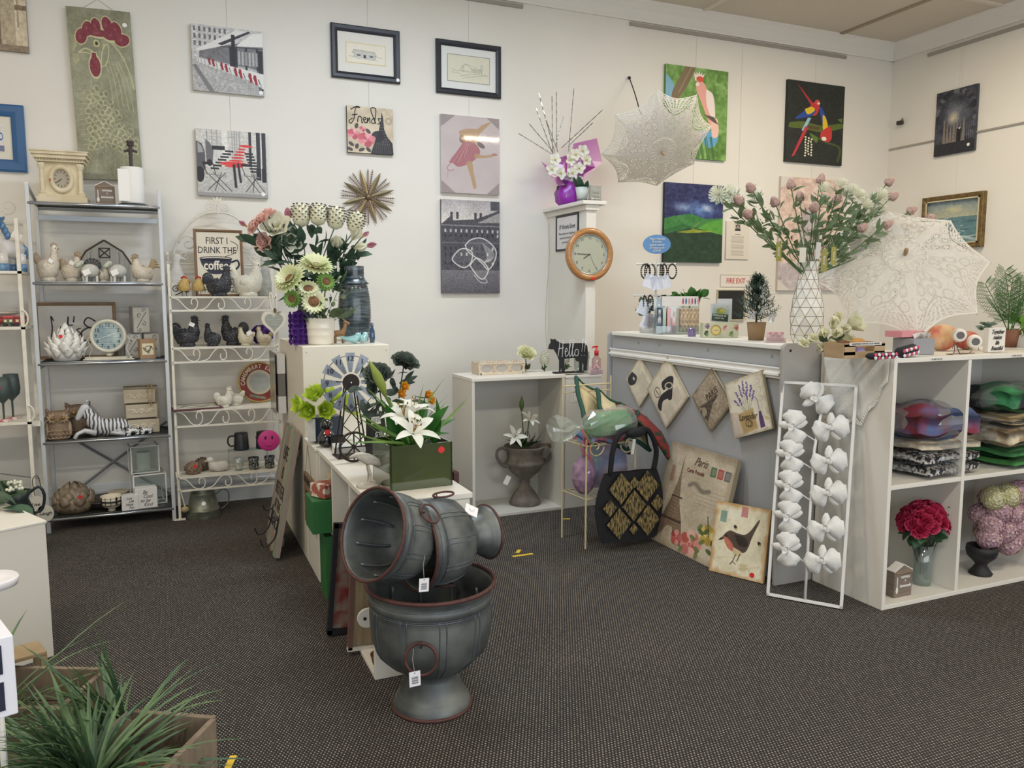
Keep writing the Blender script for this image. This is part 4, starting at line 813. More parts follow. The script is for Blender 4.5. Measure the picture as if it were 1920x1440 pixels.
def artichoke(label,loc,r,h,m,n=(9,10,9,8,6,4),sticker=None,rz=0,cat='artichoke ornament',splay=1,curl=0):
    t = T('artichoke_ornament',label,cat,loc,rz)
    B().lathe([(r*.35,0),(r*.7,.02*h),(r*.9,h*.22),(r*.88,h*.45),(r*.6,h*.75),(r*.1,h*.92)],20).o('core',m,t,smooth=True)
    first = None
    for k,c in enumerate(n):
        z = h*(.12+.15*k);rr_ = r*(.9,.98,.9,.72,.5,.25)[k];L = h*.36;wd = r*(.62,.6,.58,.5,.4,.3)[k]
        b = B().leaf((0,0,0),((.35-.04*k)*splay,0,1),L,wd,up=(1,0,0),bend=(-.35,-.2,.0,.2,.3,.35)[k]+curl,cup=-.25,seg=4,tip=.05,wide=.4)
        src = None
        for i in range(c):
            a = 2*PI*(i+.5*(k % 2))/c
            if src is None: src = b.o('leaf',m,t,(rr_*math.cos(a),rr_*math.sin(a),z),(0,0,a),smooth=True,thick=.004)
            else: copypart(src,t,(rr_*math.cos(a),rr_*math.sin(a),z),(0,0,a))
    if sticker: rsticker(t,sticker,.012)
    return t
artichoke('glossy white ceramic artichoke with a red sticker in front of the sign',SP(126,5.80,Z),.108,.205,mat('e2dfd8',.3,coat=.5),sticker=(-.02,-.08,.16),splay=.7,curl=.15)
t = T('desk_clock','round cream desk clock swinging on a wire stand with slatted dial','clock',SP(206,5.80,Z),-.12);cm2 = mat('d6d2c2',.5,h2='c2bda8',ns=20)
B().open_lathe([(.088,-.012),(.1,-.022),(.108,-.012),(.108,.022),(.09,.03)],36).o('rim',cm2,t,(0,-.01,.155),(-PI/2,0,0),smooth=True)
q = Pic(160,160,'9fb3b5');[q.rect(0,i*.06,1,i*.06+.014,'5c6f75',.8) for i in range(17)];q.noise(.1,.12).ell(.3,.4,.2,.3,'6f8891',.5,soft=.8).ell(.75,.5,.2,.4,'d2dcd8',.6,soft=.9)
md = q.mat(.4,.4);dl = quad('dial',.19,.19,md,t,(0,-.021,.06));dl.data.materials[0] = md
d2 = B().lathe([(.097,0),(.097,.002)],32).o('backplate',mat('8c9a9a',.5),t,(0,-.017,.155),(PI/2,0,0))
# trim the square dial to a disc: replace by disc mesh with planar uv
me = bpy.data.meshes.new('dial');n_ = 36;me.from_pydata([(.093*math.cos(2*PI*k/n_),0,.095+.093*math.sin(2*PI*k/n_)) for k in range(n_)],[],[tuple(range(n_))]);uv = me.uv_layers.new(name='UVMap')
for l in me.loops: c = me.vertices[l.vertex_index].co;uv.data[l.index].uv = (c.x/.19+.5,c.z/.19)
me.materials.append(md);dl.data = me
for k in range(1,13): a = PI/2-2*PI*k/12;txt(str(k),.03,BLK,t,(.072*math.cos(a),-.0225,.155+.072*math.sin(a)))
B().box((0,0,.025),(.004,.001,.05)).o('hour_hand',mat('e4e6e2',.5),t,(0,-.0235,.155),(0,1.2,0));B().box((0,0,.03),(.003,.001,.06)).o('minute_hand',mat('e4e6e2',.5),t,(0,-.024,.155),(0,-1.9,0))
for sx in (-1,1): B().tube([(sx*.108,0,.155),(sx*.125,0,.13),(sx*.10,0,.07),(sx*.115,0,.04),(sx*.12,0,.02)],.0035,6).o('stand_arm',cm2,t,smooth=True)
B().box((0,0,.012),(.28,.07,.016)).box((0,0,.004),(.3,.08,.008)).o('stand_base',cm2,t,bev=.002);B().ball((0,0,.035),(.022,.018,.012),10,6).o('scroll_knob',cm2,t,smooth=True)
def carvedblock(label,loc,rz,w,h,d):
    t = T('carved_box',label,'box',loc,rz);B().box((0,0,h/2),(w,d,h)).o('box',mat('8f8e90',.7,h2='a2a09f',ns=9),t,bev=.003)
    B().box((0,-d/2-.0005,h/2),(w*.9,.002,h*.9)).o('carved_face',mat('b9b5ab',.7),t)
    k = h/.1;P = [spiral(-.012,h*.68,.016,.9,PI*1.5,-1,12),spiral(.012,h*.35,.016,.9,PI*.5,-1,12),[(-.03,h*.2),(0,h*.5),(.03,h*.8)]]
    if h > .15: P += [spiral(.014,h*.85,.014,.9,0,1,12),spiral(-.014,h*.14,.014,.9,PI,1,12)]
    stroke(P,.0022,mat('6f6c6a',.7),t,(0,-d/2-.002,0),name='carved_scroll');return t
carvedblock('tall grey scroll-carved box, topmost of the stacked carved boxes',SP(263,5.90,Z+.168),.25,.105,.175,.1)
carvedblock('grey scroll-carved box under the left of the tall carved box',SP(250,5.90,Z),.1,.1,.165,.1)
carvedblock('grey scroll-carved box under the right of the tall carved box',SP(285,5.92,Z),.1,.1,.165,.1)
t = T('kraft_box','kraft cardboard box with a rooster label in front of the carved boxes','box',SP(276,5.79,Z),.25);B().box((0,0,.065),(.095,.06,.13)).o('box',mat('9c8061',.75),t,bev=.002);B().box((0,-.0308,.065),(.07,.0012,.075)).o('paper_label',mat('d9cfae',.7),t)
stroke([[(-.02,.06),(-.03,.075),(-.015,.07),(0,.055),(.012,.07),(.018,.085),(.024,.078),(.016,.07),(.012,.055),(0,.045),(-.012,.05),(-.02,.06)],[(0,.045),(0,.035)],[(.006,.045),(.008,.035)],spiral(0,.062,.03,1,0)],.0016,mat('3a3a38'),t,(0,-.0325,0),name='rooster_print')
b = B();
for k in range(7): a = k*.9;b.leaf((0,0,0),(math.cos(a),math.sin(a),.8),.05,.02,bend=.3)
tag(b.o('glass_ornament',mat('8f939c',.25,h2='5f636e',ns=30),loc=SP(243,5.78,Z),thick=.003),'small spiky grey ornament left of the kraft box','ornament')
# ---- fourth shelf
Z = SZ[3]
def owl(label,loc,rz,m,m2,s):
    t = T('owl_ornament',label,'owl ornament',loc,rz,scale=s)
    B().lathe([(.30,0),(.34,.05),(.36,.3),(.33,.52),(.3,.56),(.36,.68),(.37,.82),(.3,.93),(.05,.95)],18).o('body',m,t,smooth=True)
    for sx in (-1,1):
        B().loft([((sx*.22,0,.85),.1,.08),((sx*.3,0,.95),.07,.06),((sx*.34,0,1.04),.02,.02)],8).o('ear_tuft',m,t,smooth=True)
        b = B();[b.leaf((0,0,0),(math.cos(a),0,math.sin(a)),.19,.09,up=(0,-1,0),bend=.1,seg=2) for a in [2*PI*k/9 for k in range(9)]];b.o('eye_ring',m2,t,(sx*.16,-.33,.75),thick=.01)
        B().ball((sx*.16,-.36,.75),(.06,.05,.06),10,6).o('eye',mat('8a6a30',.4,.4),t,smooth=True)
        B().ball((sx*.33,0,.32),(.08,.24,.28),10,8).o('wing',m2,t,smooth=True)
    B().lathe([(.05,0),(.0,-.1)],6).o('beak',mat('b0904c',.5),t,(0,-.37,.7))
    sc_ = None
    for r_ in range(3):
        for i in range(5):
            if sc_ is None: sc_ = B().tube([(.075*math.cos(a),0,.06*math.sin(a)) for a in [PI+PI*k/6 for k in range(7)]],.012,5).o('feather_scallop',m2,t,(-.24+i*.12,-.35,.12+r_*.13))
            else: copypart(sc_,t,(-.24+i*.12+.06*(r_ % 2),-.345,.12+r_*.13))
    return t
owl('light brown pierced owl ornament beside the zebra',SP(111,5.78,Z),.1,mat('8a7560',.7,h2='6d5a48',ns=25,bump=.6),mat('a18c72',.7),.19)
owl('darker brown owl ornament half behind the zebra',SP(149,5.90,Z),.2,mat('5b4a3c',.7,h2='75624f',ns=25,bump=.6),mat('7d6a55',.7),.21)
zm = mat('c2c4c6',.35);zb = zm.copy();zb.name = 'zebra_stripes';nt = zb.node_tree;wv = nt.nodes.new('ShaderNodeTexWave');wv.inputs['Scale'].default_value = 4.2;wv.inputs['Distortion'].default_value = 4;wv.inputs['Detail'].default_value = 1;wv.inputs['Detail Scale'].default_value = 1.2
tc = nt.nodes.new('ShaderNodeTexCoord');nt.links.new(tc.outputs['Object'],wv.inputs[0]);cr_ = nt.nodes.new('ShaderNodeValToRGB');cr_.color_ramp.elements[0].position = .36;cr_.color_ramp.elements[1].position = .5;cr_.color_ramp.elements[0].color = lin('4c4a4c');cr_.color_ramp.elements[1].color = lin('cccdcd');nt.links.new(wv.outputs[0],cr_.inputs[0]);nt.links.new(cr_.outputs[0],nt.nodes['Principled BSDF'].inputs[0])
t = T('zebra_ornament','grey and white striped zebra lying down on the fourth shelf','zebra ornament',SP(198,5.78,Z),PI+.15,scale=.29)
B().loft([((-.5,0,.24),.05,.05),((-.46,0,.2),.15,.15),((-.3,0,.2),.19,.17),((-.05,0,.2),.19,.17),((.12,0,.24),.19,.16),((.22,0,.36),.16,.12),((.3,0,.5),.12,.09),((.36,0,.62),.1,.075),((.38,0,.68),.06,.05)],18).o('body',zb,t,smooth=True)
B().loft([((.3,0,.7),.08,.07),((.38,0,.66),.1,.08),((.46,0,.56),.075,.06),((.53,0,.44),.055,.05),((.55,0,.4),.03,.035)],12).o('head',zm,t,smooth=True)
b = B();[b.box((.34-.035*k,0,.76-.02*k-.012*k*k*.3),(.022,.03,.09),None) for k in range(8)];b.o('mane',mat('6d6c70',.6),t)
for sy in (-1,1):
    B().leaf((.33,sy*.05,.74),(-.1,sy*.3,1),.1,.06).o('ear',zm,t,thick=.01)
    B().tube([(.2,sy*.14,.1),(.42,sy*.16,.18),(.56,sy*.16,.12),(.62,sy*.16,.02)] if sy > 0 else [(.15,sy*.14,.08),(.4,sy*.18,.1),(.2,sy*.2,.04)],[.07,.05,.04,.045] if sy > 0 else [.07,.05,.045],8).o('foreleg',zm,t,smooth=True)
    B().tube([(-.35,sy*.14,.1),(-.12,sy*.2,.08),(-.38,sy*.22,.04)],[.1,.06,.04],8).o('hindleg',zm,t,smooth=True)
t = T('trinket_drawers','taupe three-drawer trinket chest with carved fronts on fourth shelf','drawers',SP(268,5.90,Z),.06);tp = mat('a89c88',.7,h2='9a8e7b',ns=10)
B().box((.0,.04,.15),(.21,.12,.30)).o('carcass',tp,t,bev=.002)
for k in range(3):
    z0 = .045+k*.1
    dr = B().box((0,0,0),(.19,.09,.088)).o('drawer',mat('b3a893',.7),t,(-.012+.008*(2-k),-.035-.012*(2-k),z0+.002),bev=.002)
    stroke([[(-.08,0),(-.06,.015),(-.03,-.01),(0,.012),(.03,-.01),(.06,.015),(.08,0)],spiral(-.05,0,.014,1.2,0),spiral(.05,0,.014,1.2,PI,-1),spiral(0,0,.016,1.2,1)],.0035,mat('cfc6b3',.6),dr,(0,-.046,0),name='carving')
pts = [(.045,-.092,.30),(.042,-.1,.26),(.05,-.1,.2),(.06,-.1,.19),(.066,-.1,.22),(.07,-.095,.30),(.06,-.05,.315),(.05,-.05,.315)]
b = B();P = smooth2(pts+[pts[0]],6);[b.ball(p,.0042,6,4) for p in P];tag(b.o('bead_chain',mat('a88f52',.35,.6),loc=SP(268,5.90,Z)),'gold chain draped over the trinket drawers','chain',kind='stuff')
cowm = mat('dcdcd8',.3,h2='1d1d22',ns=7,contrast=.16)
def cow(label,loc,rz,s):
    t = T('cow_ornament',label,'cow ornament',loc,rz,scale=s)
    B().loft([((-.5,0,.2),.1,.1),((-.4,0,.22),.2,.2),((0,0,.24),.23,.24),((.3,0,.26),.2,.2),((.42,0,.34),.12,.12)],14).o('body',cowm,t,smooth=True)
    B().loft([((.38,0,.52),.12,.12),((.48,0,.5),.17,.16),((.62,0,.42),.12,.13),((.68,0,.38),.07,.1)],12).o('head',cowm,t,smooth=True)
    for sy in (-1,1): B().leaf((.44,sy*.12,.58),(0,sy,.2),.16,.1).o('ear',BLK,t,thick=.02);B().tube([(.46,sy*.07,.62),(.46,sy*.1,.72)],[.03,.01],6).o('horn',mat('d9c9a0'),t);B().tube([(.2,sy*.2,.06),(.42,sy*.22,.05)],.06,8).o('leg',cowm,t,smooth=True);B().tube([(-.35,sy*.2,.06),(-.1,sy*.24,.05)],.06,8).o('leg',cowm,t,smooth=True)
    return t
cow('black and white cow ornament lying nearer the zebra',SP(249,5.76,Z),PI+.3,.10);cow('smaller black and white cow ornament at the right under the drawers',SP(274,5.78,Z),.3-PI,.085)
# ---- bottom shelf
Z = SZ[4]
artichoke('large brown resin artichoke with red sticker on the bottom shelf',SP(140,5.84,Z),.135,.2,mat('70614f',.5,h2='8d7d66',ns=12,coat=.3),n=(8,8,7,6,5),sticker=(.05,-.13,.12),splay=.3,curl=.45)
t = T('oval_platter','smoky oval glass platter lying behind the plaid bowl','platter',SP(205,5.90,Z),.1);B().open_lathe([(.1,0),(.15,.012),(.19,.05),(.2,.055),(.19,.058),(.15,.018),(.0,.006)],40).o('dish',mat('4b4340',.12,coat=1),t,smooth=True).scale = (1,.75,1)
t = T('shell_dish','pale shell-shaped dish resting on the oval platter','dish',SP(222,5.94,Z+.055),0);B().open_lathe([(.02,0),(.05,.012),(.065,.03),(.06,.032),(.0,.01)],24,fn=lambda a,z: 1+.06*math.cos(9*a)).o('dish',mat('c5bba4',.4),t,smooth=True)
t = T('plaid_bowl','cream footed bowl with black plaid bands','bowl',SP(210,5.76,Z),0);B().open_lathe([(.022,0),(.022,.02),(.05,.03),(.063,.05),(.066,.1),(.062,.1),(.058,.05),(.0,.04)],28).o('bowl',mat('d9d0b8',.4),t,smooth=True)
for z,r_ in ((.045,.002),(.068,.006),(.09,.0015)): B().tube([(.0655*math.cos(a),.0655*math.sin(a),z) for a in [2*PI*k/30 for k in range(30)]],r_,4,closed=True).o('band',BLK,t).scale = (1.0,1.0,1)
for k in range(12): a = 2*PI*k/12;B().box((.0662,0,.073),(.002,.012 if k % 3 == 1 else .003,.05)).o('stripe',BLK,t,rot=(0,0,a))
def wordblock(label,loc,rz,s,words,m='dfddd8'):
    t = T('word_block',label,'wooden block',loc,rz);B().box((0,0,s/2),(s,s*.7,s)).o('block',mat(m,.5),t,bev=.002)
    n = len(words)
    for i,wd in enumerate(words): txt(wd,s*.26,mat('3f3c3c'),t,((.06 if i % 2 else -.06)*s,-s*.35-.001,s*(.8-.62*i/(max(n-1,1)))),shear=.4,w=.8)
    return t
wordblock('smaller white word block reading Live Life Have Fun',SP(244,5.75,Z),.12,.1,['Live','Life','Have','Fun']);wordblock('larger white word block reading Be Cool to be Kind',SP(274,5.78,Z),.12,.135,['Be','Cool','to be','Kind'])
def lantern(label,loc,rz,s,h,candle=True):
    t = T('cube_lantern',label,'candle holder',loc,rz);wm = mat('dcdad6',.5);r = .004
    for sx in (-1,1):
        for sy in (-1,1): B().box((sx*s/2,sy*s/2,h/2),(2*r,2*r,h)).o('post',wm,t)
    for z in (r,h-r):
        for k in (-1,1): B().box((0,k*s/2,z),(s,2*r,2*r)).o('rail',wm,t);B().box((k*s/2,0,z),(2*r,s,2*r)).o('rail',wm,t)
    B().box((0,0,.012),(s*.6,s*.6,.006)).box((0,0,.006),(s,.01,.004)).o('tray',wm,t)
    if candle: B().lathe([(.045,0),(.045,h*.62),(.04,h*.63),(.002,h*.63)],22).o('candle',mat('d9d7d2',.5),t,(0,0,.016),smooth=False)
    B().box((0,-s/2-.006,h/2),(s*.93,.0015,h*.93)).o('glass_pane',film('eef4f2',.10,.05),t)
    return t
lantern('white wire cube lantern with candle, topmost of two',SP(270,5.93,Z+.215),.15,.17,.185);lantern('white wire cube lantern under the upper candle lantern',SP(279,5.92,Z),.15,.2,.21,False)
# ================================================================ second rack: white wrought iron with scroll panels
wi = mat('e3dfd3',.5,h2='d6d0c0',ns=20)
R2 = T('scroll_rack','white wrought-iron rack with scroll-fronted shelves and arched back','shelf',(.025,5.70,0));W,D = .67,.33
tops = [aY(420,y,5.70).z for y in (556,650,766,888)];bots = [aY(420,y,5.70).z for y in (582,677,795,913)]
for x in (0,W):
    B().box((x,0,.86),(.016,.016,1.72)).box((x,0,.004),(.07,.03,.008)).o('post',wi,R2);B().box((x,D,.9),(.016,.016,1.8)).o('post',wi,R2)
    B().tube([(x,0,1.70),(x,-.01,1.72),(x,D*.5,1.70),(x,D,1.78)],.007,6).o('side_curl',wi,R2,smooth=True)
b1 = [(0,.0),(.05,-.01),(.10,-.052),(.14,-.062),(.17,-.05),(.178,-.022),(.165,-.006),(.145,-.006),(.135,-.02),(.14,-.035)]
for k,(zt,zb) in enumerate(zip(tops,bots)):
    h = zt-zb;B().box((W/2,D/2,zt-.004),(W,D,.008)).o('shelf',wi,R2)
    B().box((W/2,-.012,zt-.004),(W,.01,.012)).box((W/2,-.012,zb),(W,.01,.012)).box((0,-.012,(zt+zb)/2),(.012,.01,h)).box((W,-.012,(zt+zb)/2),(.012,.01,h)).o('front_panel',wi,R2)
    for i in range(4):
        fl = i % 2;sc0 = (h-.012)/.062;pts = [((.0+x)*.92,-.012,(z if not fl else -.062-z)*sc0) for x,z in smooth2(b1,4)]
        B().tube(pts,.0042,6).o('scroll',wi,R2,(i*W/4+.004,0,zt-.008),smooth=True)
ap = [(W/2-.30,1.72),(W/2-.28,1.84),(W/2-.2,1.98),(W/2-.1,2.06),(W/2,2.08),(W/2+.1,2.06),(W/2+.2,1.98),(W/2+.28,1.84),(W/2+.30,1.72)]
B().tube([(x,D,z) for x,z in smooth2(ap)],.006,6).tube([(0,D,1.72),(W,D,1.72)],.006,6).o('back_arch',wi,R2,smooth=True)
for sx in (-1,1):
    for (cx,cz,r_,a0) in ((.05,2.12,.032,PI),(.2,1.86,.06,0),(.23,1.78,.035,PI)): B().tube([(W/2+sx*(x),D,z) for x,z in spiral(cx,cz,r_,1.3,a0,1)],.004,5).o('scroll',wi,R2,smooth=True)
b = B();[b.leaf((W/2,D-.005,2.13),(math.sin(a),0,math.cos(a)),.06,.02,up=(0,-1,0),bend=0,seg=3) for a in (-.9,-.45,0,.45,.9)];b.tube([(W/2,D,2.07),(W/2,D,2.15)],.005,5);b.o('finial',wi,R2,thick=.003)
Z1,Z2,Z3,Z4 = tops
# coffee sign
p0 = aY(362,428,5.93);p1 = aY(459,553,5.93);w = p1.x-p0.x;h = p0.z-Z1
t = T('framed_sign','wood-framed sign First I Drink The Coffee with a blue cup','sign',((p0.x+p1.x)/2,5.93,Z1),(math.radians(-3),0,0));frame(t,w,h,.018,.025,mat('8b6f54',.7,h2='7b5f47',ns=12));B().box((0,.016,h/2),(w-.03,.006,h-.03)).o('board',mat('dcd5c4',.7),t)
nv = mat('2c2d40',.6)
for s_,z,k in (('FIRST I',.83,.062),('DRINK THE',.69,.06),('THEN I DO',.22,.052),('THE THINGS',.10,.052)): txt(s_,k*1.05,BLK,t,(-.01,.012,h*z),w=.78)
cx,cz = -.02,h*.47;cup = [(-.105,cz+.045),(-.09,cz),(-.05,cz-.05),(0,cz-.062),(.05,cz-.05),(.09,cz),(.105,cz+.045)]
B().prism(smooth2([(x+cx,z) for x,z in cup],3),.001,MX.Translation((0,.0112,0))).o('cup_print',nv,t);B().tube([(cx+.105*math.cos(a),.0115,cz+.045+.014*math.sin(a)) for a in [2*PI*k/24 for k in range(24)]],.0022,4,closed=True).tube([(cx+.08*math.cos(a),.0115,cz+.04+.006*math.sin(a)) for a in [2*PI*k/24 for k in range(24)]],.003,4,closed=True).o('cup_rim_print',nv,t)
B().tube([(x,.0115,z) for x,z in smooth2([(cx+.1,cz+.02),(cx+.14,cz+.035),(cx+.15,cz+.0),(cx+.12,cz-.03),(cx+.07,cz-.03)])],.006,4).tube([(x,.0115,z) for x,z in smooth2([(cx+.06,cz+.06),(cx+.13,cz+.09),(cx+.145,cz+.14),(cx+.1,cz+.17)])],.0016,4).o('cup_handle_print',nv,t)
txt('coffee',.085,mat('e6e0d0',.6),t,(cx,.0095,cz-.004),w=.78,off=.002)
darkh = mat('2e3036',.6,h2='4a4c50',ns=70,bump=.8,bs=80);dks = mat('34363c',.6)
# scale-work: pale flecks on the dark hens
fleck = mat('3a3c42',.6);nt = fleck.node_tree;vo = nt.nodes.new('ShaderNodeTexVoronoi');vo.inputs['Scale'].default_value = 14;tc = nt.nodes.new('ShaderNodeTexCoord');mp = nt.nodes.new('ShaderNodeMapping');mp.inputs['Scale'].default_value = (1,1,1.8);nt.links.new(tc.outputs['Object'],mp.inputs[0]);nt.links.new(mp.outputs[0],vo.inputs[0])
cr_ = nt.nodes.new('ShaderNodeValToRGB');cr_.color_ramp.elements[0].position = .05;cr_.color_ramp.elements[1].position = .32;cr_.color_ramp.elements[0].color = lin('a7a59c');cr_.color_ramp.elements[1].color = lin('2b2c33');nt.links.new(vo.outputs[0],cr_.inputs[0]);nt.links.new(cr_.outputs[0],nt.nodes['Principled BSDF'].inputs[0])
hen('black speckled hen in front of the coffee sign',SP(412,5.76,Z1),0,.215,fleck,dks,dks,tail='round',tm=fleck)
hen('white speckled cockerel with swept tail beside the coffee sign',SP(466,5.80,Z1),0,.26,whW,whW,whW,tail='big',tm=mat('ddd9ca',.6))
hen('dark speckled cockerel with a white tag, left of second shelf',SP(352,5.82,Z2),0,.215,fleck,dks,dks,tail='round',tm=fleck,tagit=(.03,-.05,.15))
hen('small dark speckled hen between the two dark cockerels',SP(399,5.80,Z2),PI-.7,.16,fleck,dks,dks,tail='none')
hen('slim dark speckled cockerel right of the small dark hen',SP(438,5.86,Z2),PI-.3,.215,fleck,dks,dks,tail='round',tm=dks)
hen('small cream hen with brown comb and white tag on second shelf',SP(461,5.76,Z2),PI-.2,.135,mat('cfc6b0',.7,h2='b8ab90',ns=30),mat('d9d2c0'),brH,tagit=(-.03,.04,.09))
hen('small cream hen with spotted tail at the right of second shelf',SP(495,5.77,Z2),PI-.2,.135,mat('cfc6b0',.7,h2='a89c80',ns=20),mat('d9d2c0'),brH,tm=mat('9c8e70'))
pur = T('purple_rose_pomander','purple rose ball standing behind the small cream hens','flowers',SP(492,5.93,Z2),0)
B().ball((0,0,.07),.06,14,10).o('core',mat('5a3a7a',.8),pur)
for k in range(16): a = k*2.4;z = -.8+1.6*k/16;q_ = math.sqrt(1-z*z);n_ = V((q_*math.cos(a),q_*math.sin(a),z));put('prose',fl_rose('6b4596','4b2c78',.022,3),pur,n_*.06+V((0,0,.07)),n_)
hen('white ceramic hen nearest the edge of the third shelf',SP(421,5.77,Z3),0,.14,whW,whW,whW,tail='round');hen('white ceramic hen behind the nearer one by the round tray',SP(441,5.84,Z3),PI-.2,.145,whW,whW,whW,tail='small')
for px,lab in ((346,'yellow chick ornament with red comb at the shelf end'),(373,'yellow chick ornament with red comb closer to the sign')):
    t = T('chick_ornament',lab,'chick ornament',SP(px,5.78,Z1),0);cy = mat('c2a86a',.7,h2='a88a4c',ns=60,bump=.6)
    B().loft([((0,0,.035),.028,.028),((0,0,.045),.04,.038),((0,0,.08),.036,.034),((.004,0,.105),.025,.024),((.006,0,.12),.012,.012)],14).o('body',cy,t,smooth=True)
    b = B();[b.ball((.0+.012*k,0,.125+.006*(k == 0)),.008,8,5) for k in (-1,0,1)];b.o('comb',mat('b5372f',.6),t);B().ball((.033,0,.09),(.006,.008,.012),8,5).o('wattle',mat('b5372f',.6),t);B().lathe([(.006,0),(0,.014)],6).o('beak',mat('b98a3a'),t,(.028,0,.105),(0,PI/2,0))
    for s_ in (-1,1): B().tube([(s_*.012,0,.036),(s_*.014,0,.003)],.0018,5).box((s_*.014,-.005,.002),(.018,.02,.003)).o('leg',BLK,t)
t = T('goose_ornament','pale wooden goose ornament at the left end of the top shelf','goose ornament',SP(333,5.90,Z1),0);gw = mat('cdcbc4',.7,h2='b8b6b0',ns=4,stretch=(1,1,14))
B().loft([((-.01,0,.0),.05,.045),((-.01,0,.08),.062,.05),((-.005,0,.15),.055,.045),((0,0,.2),.03,.026),((0,0,.235),.024,.02),((.005,0,.26),.03,.024),((.01,0,.285),.015,.014)],14).o('body',gw,t,smooth=True);B().lathe([(.014,0),(.004,.045)],8).o('bill',gw,t,(.02,0,.262),(0,1.9,0))
t = T('scrollwork_holder','white napkin holder with black scroll cut-outs behind the chicks','holder',SP(341,5.83,Z1),0);B().box((0,0,.045),(.13,.05,.09)).o('box',mat('d6d2c8',.6),t,bev=.003);stroke([spiral(-.035,.05,.026,1.4,0),spiral(.03,.045,.026,1.4,PI,-1),[(-.04,.01),(0,.03),(.04,.075)]],.003,BLK,t,(0,-.026,0),name='scroll_cutout')
t = T('glass_cockerel','clear textured glass cockerel behind the white speckled cockerel','glass ornament',SP(496,5.90,Z1),0);B().loft([((0,0,0),.05,.04),((0,0,.1),.052,.04),((.0,0,.2),.035,.03),((.005,0,.27),.022,.02),((.005,0,.29),.01,.01)],14).o('body',mat('a9aca8',.15,h2='c9cbc5',ns=30,bump=1,bs=50,alpha=.75),t,smooth=True)
# third shelf tray prints
q = Pic(120,90,'b9b4a4').noise(.1,.2).rect(0,0,1,.06,'5a2c34').rect(0,.94,1,1,'5a2c34').rect(0,0,.05,1,'5a2c34').rect(.95,0,1,1,'5a2c34').rect(.1,.12,.9,.88,'c9c6b6').line([(.2,.6),(.4,.3),(.6,.6),(.8,.4)],.05,'5f7050',sm=True).line([(.3,.7),(.7,.7)],.04,'4c5c48')
t = T('tray','patterned placemat tray lying across the left edge of the third shelf','tray',(SX(366,5.82,Z3),5.82,Z3),.12);B().box((0,0,.005),(.32,.28,.01)).o('board',mat('5a3038',.5),t,bev=.002);quad('print',.31,.27,q.mat(),t,(0,-.135,.0112),(-PI/2,0,0))
# camembert tray
t = T('round_tray','large round red-rimmed tray lettered Camembert Extrafin','tray',SP(478,5.93,Z3),(math.radians(-8),math.radians(14),0));rr0 = .145
B().lathe([(rr0-.01,-.016),(rr0,-.014),(rr0,.014),(rr0-.012,.02),(.001,.02)],48).o('tray_rim',mat('b89a4c',.4,.2),t,(0,0,rr0+.005),(-PI/2,0,0),smooth=False)
def annulus(name,r0,r1,m,parent,loc,y=0):
    n = 48;vs = [(r*math.cos(2*PI*k/n),0,r*math.sin(2*PI*k/n)) for r in (r0,r1) for k in range(n)];return B().add(vs,[(k,(k+1) % n,n+(k+1) % n,n+k) for k in range(n)]).o(name,m,parent,loc)
annulus('red_band',.088,.138,mat('7c2c28',.45),t,(0,-.0165,rr0+.005));annulus('cream_band',.0,.088,mat('b9b29a',.45),t,(0,-.0162,rr0+.005));annulus('centre_print',.0,.07,mat('a9aaa6',.4,h2='9a9d98',ns=12),t,(0,-.0170,rr0+.005));annulus('gold_line',.136,.141,mat('b89a4c',.4),t,(0,-.0172,rr0+.005))
for i,ch in enumerate('CAMEMBERT EXTRAFIN'):
    if ch != ' ': a = math.radians(198-i*12.2);txt(ch,.04,mat('d9cfae',.5),t,(.112*math.cos(a),-.0178,rr0+.005+.112*math.sin(a)),rot=(PI/2,-(a-PI/2),0),off=.0006,w=.9)
B().box((0,0,0),(.11,.001,.018)).o('landscape_print',mat('5c6a74',.5,h2='8f8a5c',ns=50),t,(.01,-.0176,.045),(0,0,0))
# fourth shelf
artichoke('small brown artichoke ornament with red sticker on the scroll rack',SP(363,5.78,Z4),.058,.095,mat('6d5a48',.6,h2='8a7560',ns=20),n=(7,7,6,5),sticker=(.01,-.055,.06),splay=.4,curl=.4);artichoke('small dark artichoke ornament behind the stickered one',SP(380,5.88,Z4),.055,.1,mat('50433a',.6,h2='6d5c4c',ns=20),n=(7,7,6,5),splay=.4,curl=.4)
t = T('duck_ornament','grey-white woven duck ornament on the lowest scroll shelf','duck ornament',SP(409,5.79,Z4),PI);dk = mat('b5b0a5',.8,h2='c6c1b6',ns=30,bump=.5)
B().loft([((-.07,0,.05),.012,.012),((-.055,0,.04),.035,.03),((0,0,.035),.036,.045),((.04,0,.045),.032,.035),((.045,0,.07),.018,.018)],14).o('body',dk,t,smooth=True);B().ball((.05,0,.085),(.024,.018,.02),12,7).o('head',mat('cdc9be',.7),t,smooth=True);B().ball((.075,0,.078),(.016,.01,.006),8,5).o('bill',mat('b9a888',.7),t)
rs = T('acrylic_riser','clear acrylic riser holding the black mugs','stand',SP(466,5.86,Z4),0);ac = film('e4ecec',.14,.04);rz = aY(448,843,5.86).z-Z4
B().box((0,0,rz-.002),(.26,.09,.004)).o('top_sheet',ac,rs);B().box((-.129,0,rz/2),(.003,.09,rz-.004)).o('side_sheet',ac,rs);B().box((.129,0,rz/2),(.003,.09,rz-.004)).o('side_sheet',ac,rs)
